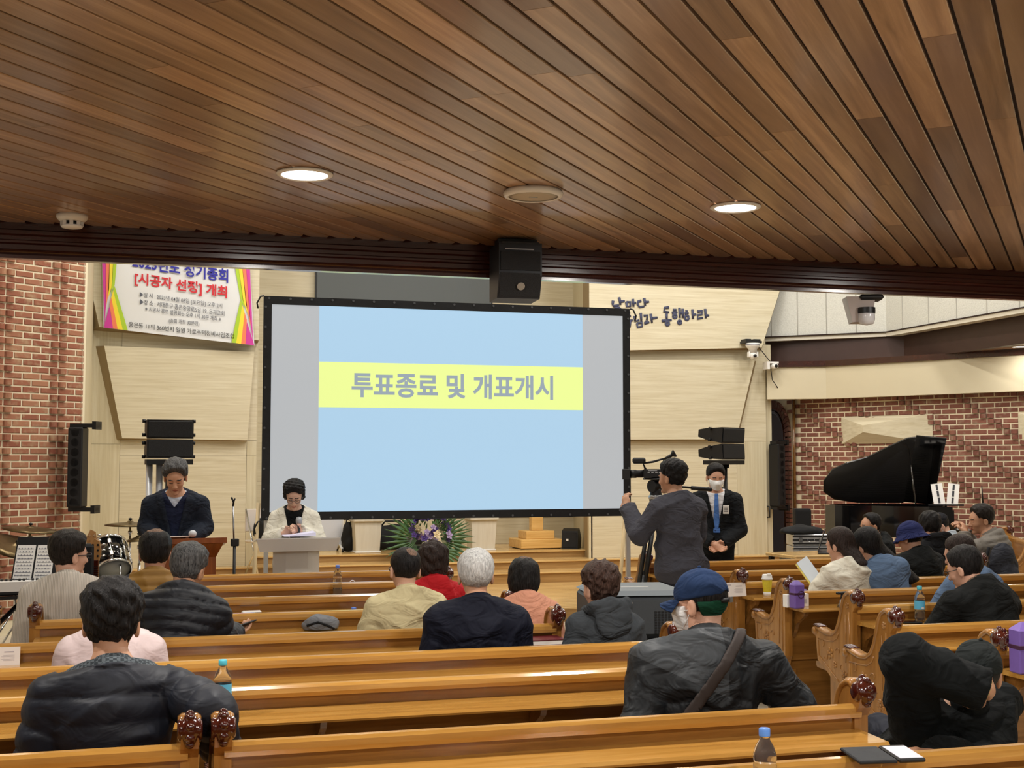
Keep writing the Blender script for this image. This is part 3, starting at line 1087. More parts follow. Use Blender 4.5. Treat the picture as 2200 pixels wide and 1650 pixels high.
ENDS = end_meshes()


def pew(x0, x1, y, label, left=True, right=True, group='varnished pews'):
    cx = (x0 + x1) / 2
    h = (x1 - x0) / 2
    e = empty('pew', (cx, y, 0), 0, label, 'pew', group)
    k = h - .03
    # back panel leaning slightly, seat, rail, ledge
    MB().frustum([(-k, .055, .40), (k, .055, .40), (k, .08, .40), (-k, .08, .40)], [(-k, 0.0, PT - .03), (k, 0.0, PT - .03), (k, .025, PT - .03), (-k, .025, PT - .03)]).build('backrest', M['pew'], e)
    pr = [(-.014, PT - .045), (-.018, PT - .03), (-.016, PT - .012), (-.006, PT - .002), (.012, PT), (.03, PT - .006), (.037, PT - .02), (.035, PT - .045)]
    MB().prism(pr, -k, k, 'x').build('top_rail', M['ledge'], e)
    lp = [(-.185, PT - .112), (-.188, PT - .104), (-.18, PT - .093), (.008, PT - .088), (.008, PT - .112)]
    MB().prism(lp, -k, k, 'x').build('book_ledge', M['ledge'], e)
    MB().prism([(.05, .395), (.05, .43), (.43, .455), (.47, .45), (.475, .43), (.46, .415)], -k, k, 'x').build('seat', M['pew'], e)
    MB().box((-k, .065, .05), (k, .085, .40)).build('lower_board', M['pew'], e)
    nb = max(2, int(round(2 * h / .9)))
    for i in range(nb + 1):
        bx = -k + .05 + (2 * k - .1) * i / nb
        MB().prism([(.03, PT - .30), (.005, PT - .112), (-.15, PT - .112), (-.13, PT - .145), (-.03, PT - .2)], bx - .012, bx + .012, 'x').build('bracket', M['pew'], e)
    for on, sg in ((left, -1), (right, 1)):
        if not on:
            continue
        ep = link('end_panel', ENDS['end_panel'], e, (sg * (h - .026), 0, 0))
        link('arm_cap', ENDS['arm_cap'], ep)
        link('finial', ENDS['finial'], ep)
        link('arm_leaf', ENDS['arm_leaf'], ep)
        link('carving', ENDS['carving', sg], ep)
        link('foot', ENDS['foot'], e, (sg * (h - .07), 0, 0))
    return e


ROW = {'A': 3.23, 'N': 3.915, 'N1': 4.84, 'N2': 5.52, 'N3': 6.26, 'N4': 7.13, 'N5': 7.97, 'N6': 8.76, 'N7': 9.6}
pew(-1.6, 2.62, ROW['A'], 'nearest pew at the bottom edge with the blue-capped clear bottle on its ledge', True, False)
pew(-2.3, .150, ROW['N'], 'pew behind the man in the navy quilted jacket, its dark finial touching the next pew')
pew(.195, 2.405, ROW['N'], 'pew just behind the man in the blue cap, second from the bottom edge')
pew(-1.15, 2.405, ROW['N1'], 'long empty pew with the aqua-capped bottle on its ledge')
pew(-1.15, 2.405, ROW['N2'], 'pew behind the white-haired man and the woman in the grey hood')
pew(-1.15, 2.06, ROW['N3'], 'pew behind the cream-jacketed man, with the maroon book on its ledge')
pew(-.60, 2.06, ROW['N4'], 'pew behind the man in the ribbed beige sweater')
pew(-.60, 2.06, ROW['N5'], 'empty pew with a blue pen and white case on its ledge')
pew(-.60, 2.06, ROW['N6'], 'empty second pew with the tall clear bottle on its ledge')
pew(-.60, 2.06, ROW['N7'], 'front pew before the acrylic lectern')
pew(-3.5, -.98, 8.95, 'pew at the left edge with its carved end towards the keyboard')
pew(3.93, 6.53, 9.75, 'foremost right-hand pew beside the tripod')
pew(3.93, 6.53, 8.84, 'right-hand pew behind the camera operator')
pew(3.93, 6.53, 8.02, 'right-hand pew with the yellow cup and a white card on its ledge')
pew(3.93, 6.53, 7.35, 'right-hand pew with the small purple gift and white box on its ledge')
pew(3.93, 6.53, 6.54, 'right-hand pew behind the two long-haired women, camera stick at its end')
pew(3.64, 6.24, 5.70, 'right-hand pew behind the man in the black jacket with brown collar')
pew(3.64, 6.24, 4.88, 'right-hand pew with the large purple gift, next to the man in the black cap')
# ================================================================== people: smooth surfaces grown from posed limbs
def A(*v):
    return np.array(v, dtype=np.float32)


def smin(a, b, k):
    h = np.clip(.5 + .5 * (b - a) / k, 0, 1)
    return b * (1 - h) + a * h - k * h * (1 - h)


def smax(a, b, k):
    return -smin(-a, -b, k)


def cone(P, a, b, r1, r2):
    a, b = A(*a), A(*b)
    ab = b - a
    t = np.clip(((P - a) @ ab) / max(float(ab @ ab), 1e-9), 0, 1)
    q = P - (a + t[:, None] * ab)
    return np.sqrt(np.einsum('ij,ij->i', q, q)) - (r1 + (r2 - r1) * t), t


def ell(P, c, r, Rm=None):
    q = P - A(*c)
    if Rm is not None:
        q = q @ Rm
    r = A(*r)
    q = q / r
    k0 = np.sqrt(np.einsum('ij,ij->i', q, q))
    q = q / r
    k1 = np.sqrt(np.einsum('ij,ij->i', q, q)) + 1e-9
    return k0 * (k0 - 1) / k1


_wr = np.random.RandomState(3)
_WD = [(_wr.normal(size=3), _wr.uniform(0, 6.28)) for _ in range(24)]


def wob(P, f, seed=0, n=6):
    """smooth pseudo-noise in -1..1 at about f cycles per metre"""
    o = np.zeros(len(P), np.float32)
    for i in range(n):
        d, ph = _WD[(i + seed * 5) % 24]
        d = A(*(d / np.linalg.norm(d) * f * 6.28 * (0.7 + .12 * i)))
        o += np.sin(P @ d + ph + seed)
    return o / n * 1.5


def surfnet(f, lo, hi, h):
    """mesh of f = 0 inside a box; only blocks near the surface are evaluated finely"""
    lo, hi = np.array(lo, float), np.array(hi, float)
    n = np.maximum(((hi - lo) / h).astype(int) // 4 * 4 + 5, 9)
    ax = [lo[k] + h * np.arange(n[k]) for k in range(3)]
    cx = [a[::4] for a in ax]
    G = np.stack(np.meshgrid(*cx, indexing='ij'), -1).reshape(-1, 3).astype(np.float32)
    cv = f(G).reshape([len(c) for c in cx])
    V = np.repeat(np.repeat(np.repeat(cv, 4, 0), 4, 1), 4, 2)[:n[0], :n[1], :n[2]].copy()
    near = np.abs(cv) < h * 4 * 1.9
    nr = np.repeat(np.repeat(np.repeat(near, 4, 0), 4, 1), 4, 2)
    nr = np.roll(nr, (-2, -2, -2), (0, 1, 2))[:n[0], :n[1], :n[2]] | nr[:n[0], :n[1], :n[2]]
    nr |= np.roll(nr, 4, 0) | np.roll(nr, -4, 0)
    nr |= np.roll(nr, 4, 1) | np.roll(nr, -4, 1)
    nr |= np.roll(nr, 4, 2) | np.roll(nr, -4, 2)
    ii = np.argwhere(nr)
    if len(ii) == 0:
        return np.zeros((0, 3)), np.zeros((0, 4), int)
    P = (lo + ii * h).astype(np.float32)
    V[nr] = f(P)
    S = V < 0
    # vertices: mean of edge crossings per cell, candidate cells only
    nc = n - 1
    ci = np.argwhere(nr[:nc[0], :nc[1], :nc[2]])
    st = np.array([n[1] * n[2], n[2], 1])
    base = ci @ st
    Vf = V.ravel()
    cv8 = {(i, j, k): Vf[base + i * st[0] + j * st[1] + k] for i in (0, 1) for j in (0, 1) for k in (0, 1)}
    sg = np.zeros(len(ci), np.int8)
    for q in cv8.values():
        sg += q < 0
    keep = (sg > 0) & (sg < 8)
    ci = ci[keep]
    cv8 = {q: w[keep] for q, w in cv8.items()}
    acc = np.zeros((len(ci), 3), np.float32)
    cnt = np.zeros(len(ci), np.float32)
    for k in range(3):
        a, b = [x for x in range(3) if x != k]
        for da in (0, 1):
            for db in (0, 1):
                o = [0, 0, 0]
                o[a], o[b] = da, db
                o2 = list(o)
                o2[k] = 1
                v0, v1 = cv8[tuple(o)], cv8[tuple(o2)]
                cr = ((v0 < 0) != (v1 < 0)).astype(np.float32)
                t = v0 / np.where(v0 == v1, 1, v0 - v1) * cr
                acc[:, k] += t
                acc[:, a] += da * cr
                acc[:, b] += db * cr
                cnt += cr
    cid = -np.ones(tuple(nc), np.int32)
    cid[ci[:, 0], ci[:, 1], ci[:, 2]] = np.arange(len(ci))
    verts = lo + (ci + acc / np.maximum(cnt, 1)[:, None]) * h
    faces = []
    for k in range(3):
        a, b = (k + 1) % 3, (k + 2) % 3
        s0 = [slice(1, nc[q]) for q in range(3)]
        s0[k] = slice(0, nc[k])
        s1 = list(s0)
        s1[k] = slice(1, nc[k] + 1)
        c0, c1 = S[tuple(s0)], S[tuple(s1)]
        for flip, mask in ((False, c0 & ~c1), (True, ~c0 & c1)):
            e = np.argwhere(mask)
            if len(e) == 0:
                continue
            for q in range(3):
                if q != k:
                    e[:, q] += 1
            def cell(da, db):
                c = e.copy()
                c[:, a] -= da
                c[:, b] -= db
                return cid[c[:, 0], c[:, 1], c[:, 2]]
            q = np.stack([cell(1, 1), cell(0, 1), cell(0, 0), cell(1, 0)], 1)
            faces.append(q[:, ::-1] if flip else q)
    F = np.concatenate(faces) if faces else np.zeros((0, 4), int)
    F = F[(F >= 0).all(1)]
    return verts, F


def mesh_np(name, parts, mats):
    """parts: list of (verts, quads, material index array or int)"""
    vs, fs, mi = [], [], []
    b = 0
    for v, f, m in parts:
        vs.append(v)
        fs.append(f + b)
        mi.append(np.full(len(f), m) if np.isscalar(m) else np.asarray(m))
        b += len(v)
    v = np.concatenate(vs)
    f = np.concatenate(fs)
    me = bpy.data.meshes.new(name)
    me.vertices.add(len(v))
    me.vertices.foreach_set('co', v.astype(np.float32).ravel())
    me.loops.add(len(f) * 4)
    me.loops.foreach_set('vertex_index', f.astype(np.int32).ravel())
    me.polygons.add(len(f))
    me.polygons.foreach_set('loop_start', np.arange(0, len(f) * 4, 4, dtype=np.int32))
    for m in mats:
        me.materials.append(m)
    me.polygons.foreach_set('material_index', np.concatenate(mi).astype(np.int32))
    me.polygons.foreach_set('use_smooth', np.ones(len(f), bool))
    me.update(calc_edges=True)
    me.validate()
    return me


def rot3(pitch=0, yaw=0, roll=0):
    """yaw left +, pitch: looking down +, roll: tilt to the right +"""
    m = Euler((0, 0, yaw)).to_matrix() @ Euler((-pitch, 0, 0)).to_matrix() @ Euler((0, roll, 0)).to_matrix()
    return np.array(m, dtype=np.float32)


# ------------------------------------------------------------------ head in its own frame: faces +y, centre between the ears
def head_sdf(Q, fem=False, wide=1.0):
    q = Q.copy()
    q[:, 0] = np.abs(q[:, 0]) / wide
    d = ell(q, (0, -.012, .03), (.076, .096, .088))
    d = smin(d, ell(q, (0, .035, -.045), (.056 if not fem else .051, .058, .070)), .035)
    d = smin(d, ell(q, (.0, .05, .012), (.058, .045, .055)), .03)          # brow / face front
    d = smin(d, ell(q, (.037, .058, -.028), (.024, .026, .022)), .02)      # cheeks
    d = smin(d, cone(q, (0, .092, .006), (0, .110, -.032), .008, .013)[0], .012)   # nose
    d = smin(d, ell(q, (.012, .098, -.036), (.009, .011, .008)), .008)
    d = smin(d, ell(q, (0, .086, -.066), (.021, .015, .010)), .010)        # lips
    d = smin(d, ell(q, (0, .078, -.100), (.022, .022, .017)), .018)        # chin
    d = smax(d, -ell(q, (.030, .098, .006), (.017, .014, .010)), .014)     # eye sockets
    d = smin(d, ell(q, (.030, .080, .003), (.0135, .0125, .0105)), .004)   # eyelids
    d = smin(d, ell(q, (.031, .090, .022), (.018, .008, .005)), .008)      # brow ridge
    d = smax(d, -ell(q, (0, .104, -.0665), (.020, .008, .0018)), .004)     # mouth slit
    e = ell(q, (.085, -.010, -.012), (.011, .020, .034))                   # ear
    e = smax(e, -ell(q, (.095, -.002, -.012), (.006, .010, .018)), .006)
    d = smin(d, e, .010)
    d = np.where(Q[:, 0] >= 0, d, d) * .95
    return d


def hair_sdf(Q, st, seed=1):
    """hair shell around the skull, cut back to a hair line"""
    kind = st.get('style', 'short')
    th = st.get('th', .016)
    top = st.get('top', .012)
    q = Q
    sk = ell(q, (0, -.014, .034), (.078, .098, .088))
    up = np.clip((q[:, 2] - .03) / .08, 0, 1)
    back = np.clip((-q[:, 1]) / .08, 0, 1)
    n = wob(q, st.get('f', 22), seed) * st.get('amp', .003) + wob(q, 60, seed + 1) * st.get('amp2', .0014)
    shell = sk - th - top * up - n
    ax = np.abs(q[:, 0])
    # hair line: front edge slopes from forehead down in front of the ears, then to the nape
    fr = st.get('front', .058)
    line = q[:, 1] - (fr + .35 * (q[:, 2] - .075) - .0)            # in front of this = face
    face = -(line)                                                # positive behind hair line
    side = np.where(q[:, 2] < .03, (q[:, 1] - (.012 - .10 * np.clip(-(q[:, 2] - .03), 0, .2)) if st.get('sideburn', True) else q[:, 1] + .02), -1)
    nape = st.get('nape', -.075)
    if kind in ('short', 'curly'):
        cut = np.maximum(line, 0 * line + side * .8)
        ear = -(np.sqrt(((ax - .085) / .022) ** 2 + ((q[:, 1] + .004) / .022) ** 2 + ((q[:, 2] + .014) / .034) ** 2) - 1) * .02
        low = (nape + .35 * (q[:, 1] + .09)) - q[:, 2]
        d = smax(smax(shell, cut, .012), low, .012)
        d = smax(d, ear, .008)
    elif kind == 'bob':
        body = smin(shell, ell(q, (0, -.03, -.02), (.088 + th * .5, .085 + th * .4, .10)) - n, .03)
        cut = np.where(q[:, 2] > .05, line, q[:, 1] - (.03 + .0 * q[:, 2]))
        low = nape - q[:, 2]
        d = smax(smax(body, cut, .016), low, .016)
    else:  # long
        L = st.get('len', .34)
        c = np.clip((-q[:, 2]) / L, 0, 1)
        sway = st.get('sway', 0.0)
        col = ell(np.stack([(q[:, 0] - sway * c * L), q[:, 1] + .05 + .095 * c, np.clip(q[:, 2], -L, 0) * 0], 1), (0, 0, 0), (.090, .052, .5))
        strand = wob(q * A(1, 1, .12), 45, seed) * .003
        col = smax(col - strand, -L - q[:, 2], .045)
        col = smax(col, q[:, 2] - .02, .03)
        d = smin(shell, col, .03)
        cut = np.where(q[:, 2] > .04, line, q[:, 1] - .035)
        inner = -ell(q, (0, .03, -.05), (.062, .07, .1))
        d = smax(d, cut, .014)
    return d * .85


def skin_mat(col):
    key = 'skin_%d_%d_%d' % col
    if key in bpy.data.materials:
        return bpy.data.materials[key]
    m = plain(key, col, .5, noise=.06, nscale=25)
    m.node_tree.nodes['Principled BSDF'].inputs['Subsurface Weight'].default_value = 0.0
    return m


def hair_mat(name, col, col2=None, rough=.45):
    if name in bpy.data.materials:
        return bpy.data.materials[name]
    m, N, L, B = new_mat(name)
    tc = N.new('ShaderNodeTexCoord')
    mp = N.new('ShaderNodeMapping')
    mp.inputs['Scale'].default_value = (170, 170, 26)
    nz = N.new('ShaderNodeTexNoise')
    nz.inputs['Scale'].default_value = 1.0
    nz.inputs['Detail'].default_value = 3
    nz.inputs['Distortion'].default_value = .8
    L.new(tc.outputs['Object'], mp.inputs[0])
    L.new(mp.outputs[0], nz.inputs[0])
    cr = N.new('ShaderNodeValToRGB')
    cr.color_ramp.elements[0].position = .3
    cr.color_ramp.elements[1].position = .72
    cr.color_ramp.elements[0].color = srgb(*col)
    cr.color_ramp.elements[1].color = srgb(*(col2 or [min(255, c + 18) for c in col]))
    L.new(nz.outputs['Fac'], cr.inputs[0])
    L.new(cr.outputs[0], B.inputs['Base Color'])
    B.inputs['Roughness'].default_value = rough
    B.inputs['Specular IOR Level'].default_value = .12
    bp = N.new('ShaderNodeBump')
    bp.inputs['Strength'].default_value = 1.0
    bp.inputs['Distance'].default_value = .004
    L.new(nz.outputs['Fac'], bp.inputs['Height'])
    L.new(bp.outputs[0], B.inputs['Normal'])
    return m


def cloth(name, col, rough=.85, kind=None, amt=.10):
    if name in bpy.data.materials:
        return bpy.data.materials[name]
    if kind == 'rib':
        m, N, L, B = new_mat(name)
        tc = N.new('ShaderNodeTexCoord')
        wv = N.new('ShaderNodeTexWave')
        wv.bands_direction = 'X'
        wv.inputs['Scale'].default_value = 38
        wv.inputs['Distortion'].default_value = .6
        L.new(tc.outputs['Object'], wv.inputs[0])
        mx = N.new('ShaderNodeMix')
        mx.data_type = 'RGBA'
        mx.inputs[6].default_value = srgb(*[c * .88 for c in col])
        mx.inputs[7].default_value = srgb(*col)
        L.new(wv.outputs[1], mx.inputs[0])
        L.new(mx.outputs[2], B.inputs['Base Color'])
        bp = N.new('ShaderNodeBump')
        bp.inputs['Strength'].default_value = .5
        bp.inputs['Distance'].default_value = .004
        L.new(wv.outputs[1], bp.inputs['Height'])
        L.new(bp.outputs[0], B.inputs['Normal'])
        B.inputs['Roughness'].default_value = rough
        return m
    if kind == 'check':
        m, N, L, B = new_mat(name)
        tc = N.new('ShaderNodeTexCoord')
        ck = N.new('ShaderNodeTexChecker')
        ck.inputs['Scale'].default_value = 90
        ck.inputs[1].default_value = srgb(*col)
        ck.inputs[2].default_value = srgb(*[min(255, c + 45) for c in col])
        L.new(tc.outputs['Object'], ck.inputs[0])
        L.new(ck.outputs[0], B.inputs['Base Color'])
        B.inputs['Roughness'].default_value = rough
        return m
    return wrinkle(plain(name, col, rough, noise=amt, nscale=26, spec=.22 if rough > .6 else .4), .75 if rough > .6 else .3)


def wrinkle(m, strength=.75):
    """long soft creases in a cloth material"""
    N, L = m.node_tree.nodes, m.node_tree.links
    tc = N.new('ShaderNodeTexCoord')
    mp = N.new('ShaderNodeMapping')
    mp.inputs['Rotation'].default_value = (.4, .5, .3)
    mp.inputs['Scale'].default_value = (1, 1, 1.7)
    nz = N.new('ShaderNodeTexNoise')
    nz.inputs['Scale'].default_value = 6.5
    nz.inputs['Detail'].default_value = 2.5
    nz.inputs['Distortion'].default_value = 1.6
    bp = N.new('ShaderNodeBump')
    bp.inputs['Strength'].default_value = strength
    bp.inputs['Distance'].default_value = .035
    L.new(tc.outputs['Object'], mp.inputs[0])
    L.new(mp.outputs[0], nz.inputs[0])
    L.new(nz.outputs['Fac'], bp.inputs['Height'])
    L.new(bp.outputs[0], N['Principled BSDF'].inputs['Normal'])
    return m


# ------------------------------------------------------------------ skeleton
class Rig:
    def __init__(s, sit=True, s_=1.0, lean=0.0, side=0.0, twist=0.0, slouch=0.0, arms=None, head=(0, 0, 0), shoulder=.185, bulk=1.0, hip_z=None, head_fwd=.0, feet=None):
        s.k = k = s_
        s.sit = sit
        s.bulk = bulk
        s.qs = .056
        hz = (hip_z if hip_z else (.53 if sit else .93 * k))
        s.hip = A(0, 0, hz)
        U = np.array(Euler((-lean, side, 0)).to_matrix(), dtype=np.float32)
        U2 = np.array(Euler((-(lean + slouch), side, 0)).to_matrix(), dtype=np.float32)
        T = np.array(Euler((0, 0, twist)).to_matrix(), dtype=np.float32)
        s.RT = U @ T
        s.RT2 = U2 @ T
        up1, up2 = U @ A(0, 0, 1), U2 @ A(0, 0, 1)
        s.waist = s.hip + up1 * .17 * k
        s.chest = s.waist + up2 * .19 * k
        s.neckb = s.waist + up2 * .345 * k
        shc = s.waist + up2 * .262 * k
        s.sh = [shc + s.RT2 @ A(sg * shoulder * k, 0, 0) for sg in (-1, 1)]
        fw = U2 @ A(0, 1, 0)
        s.headc = s.neckb + (up2 * .146 + fw * (.035 + head_fwd)) * k + 0
        s.HR = rot3(*head)
        s.arm = []
        for i, sg in enumerate((-1, 1)):
            a = (arms or {}).get('LR'[i], 'lap')
            S = s.sh[i]
            if a == 'lap':
                el = S + A(sg * .055, .03, -.27 * k)
                wr = S + A(-sg * .06, .22, -.36 * k)
            elif a == 'down':
                el = S + A(sg * .04, -.03, -.28 * k)
                wr = S + A(sg * .05, .03, -.53 * k)
            elif a == 'front':   # elbows forward on something
                el = S + A(sg * .06, .14, -.24 * k)
                wr = S + A(-sg * .08, .34, -.26 * k)
            else:
                el, wr = A(*a[0]), A(*a[1])
            s.arm.append((S, el, wr))
        s.legs = []
        for i, sg in enumerate((-1, 1)):
            if sit:
                h0 = s.hip + A(sg * .09, .02, -.01)
                kn = A(sg * .12, .44, .50)
                an = A(sg * .12, .42, .10)
            else:
                h0 = s.hip + A(sg * .085 * k, 0, -.02)
                kn = A(sg * .09 * k, .02, .49 * k)
                an = A(sg * .09 * k, -.01, .09)
            s.legs.append((h0, kn, an))

    def torso(s, P, o=0.0, fem=False, quilt=None, belly=0.0):
        k, b = s.k, s.bulk
        c = o
        d = ell(P, s.chest + s.RT2 @ A(0, .0, .0), A(.155 * b, .108 * b, .20) * k, s.RT2)
        d = smin(d, ell(P, s.waist + s.RT @ A(0, .01 + belly * .3, -.03), A(.148 * b, .105 * b + belly, .17) * k, s.RT), .05)
        d = smin(d, ell(P, s.hip + s.RT @ A(0, .0, .0), A(.168 * b, .125 * b, .13) * k, s.RT), .05)
        nb = s.neckb + s.RT2 @ A(0, -.012, -.03) * k
        for q in s.sh:
            d = smin(d, cone(P, nb, q + s.RT2 @ A(0, 0, -.004), .066 * k, .056 * k)[0], .05)
        d = smin(d, cone(P, s.chest + s.RT2 @ A(0, -.02, .06) * k, s.neckb + s.RT2 @ A(0, -.008, .01), .10 * k, .060 * k)[0], .05)
        if fem:
            for sg in (-1, 1):
                d = smin(d, ell(P, s.chest + s.RT2 @ A(sg * .07, .085, -.02), A(.06, .05, .06) * k), .04)
        if quilt:
            z = (P - s.waist) @ s.RT2[:, 2]
            c = c + quilt * (np.abs(np.sin(z * PI / s.qs)) ** .42 - .5)
        return d - c

    def arms(s, P, o=0.0, quilt=None, r=(.053, .045, .034), which=(0, 1)):
        d = None
        k = s.k
        for i in which:
            S, el, wr = s.arm[i]
            d1, t1 = cone(P, S, el, r[0] * k, r[1] * k)
            d2, t2 = cone(P, el, wr, r[1] * k, r[2] * k)
            if quilt:
                L1, L2 = np.linalg.norm(el - S), np.linalg.norm(wr - el)
                d1 = d1 - quilt * (np.abs(np.sin(t1 * L1 * PI / s.qs)) ** .42 - .5)
                d2 = d2 - quilt * (np.abs(np.sin(t2 * L2 * PI / s.qs)) ** .42 - .5)
            e = smin(d1, d2, .02)
            d = e if d is None else np.minimum(d, e)
        return d - o

    def leg(s, P, o=0.0):
        d = None
        for h0, kn, an in s.legs:
            e = smin(cone(P, h0, kn, .085, .058)[0], cone(P, kn, an, .056, .040)[0], .03)
            d = e if d is None else smin(d, e, .02)
        return d - o


def hand_sdf(P, w, dr, pal, curl=.5, side=1, grip=0.0, s=1.0):
    """w wrist, dr pointing direction, pal palm normal (side the fingers curl to), side: thumb side sign"""
    dr = A(*dr) / np.linalg.norm(dr)
    pal = A(*pal)
    pal = pal - dr * (pal @ dr)
    pal /= np.linalg.norm(pal)
    ac = np.cross(dr, pal) * side     # towards the thumb
    Rm = np.stack([ac, dr, pal], 1).astype(np.float32)
    d = cone(P, w - dr * .02, w + dr * .02, .026 * s, .026 * s)[0]
    d = smin(d, ell(P, w + dr * .052 * s, A(.040, .048, .017) * s, Rm), .02)
    for i in range(4):
        off = (.028 - i * .0185) * s
        L = (.040, .045, .041, .032)[i] * s
        r = (.0092, .0095, .009, .0078)[i] * s
        base = w + dr * .088 * s + ac * off - dr * (.004 * abs(i - 1.2) * s)
        a1, a2, a3 = curl * .75, curl * 1.7, curl * 2.3
        p = base
        for L_, an in ((L, a1), (L * .68, a2), (L * .52, a3)):
            dv = dr * math.cos(an) + pal * math.sin(an)
            q = p + dv * L_
            d = smin(d, cone(P, p, q, r, r * .93)[0], .006)
            p = q
    tb = w + dr * .022 * s + ac * .030 * s
    t1 = tb + (ac * .7 + dr * .65 + pal * .35 * (curl + .3)) * .042 * s
    t2 = t1 + (ac * (.35 - .5 * curl) + dr * .8 + pal * .5 * curl) * .032 * s
    d = smin(d, cone(P, tb - ac * .012, t1, .014 * s, .0115 * s)[0], .012)
    d = smin(d, cone(P, t1, t2, .0112 * s, .0095 * s)[0], .006)
    return d


def bounds(pts, pad):
    p = np.array(pts)
    return p.min(0) - pad, p.max(0) + pad


def hole(rig):
    """neck opening of a garment: everything above the collar plane"""
    n = rig.RT2 @ A(0, .32, .95)
    n = n / np.linalg.norm(n)
    c = rig.neckb + rig.RT2 @ A(0, 0, .012)
    return lambda P, dz=0.0: (P - c) @ n - dz


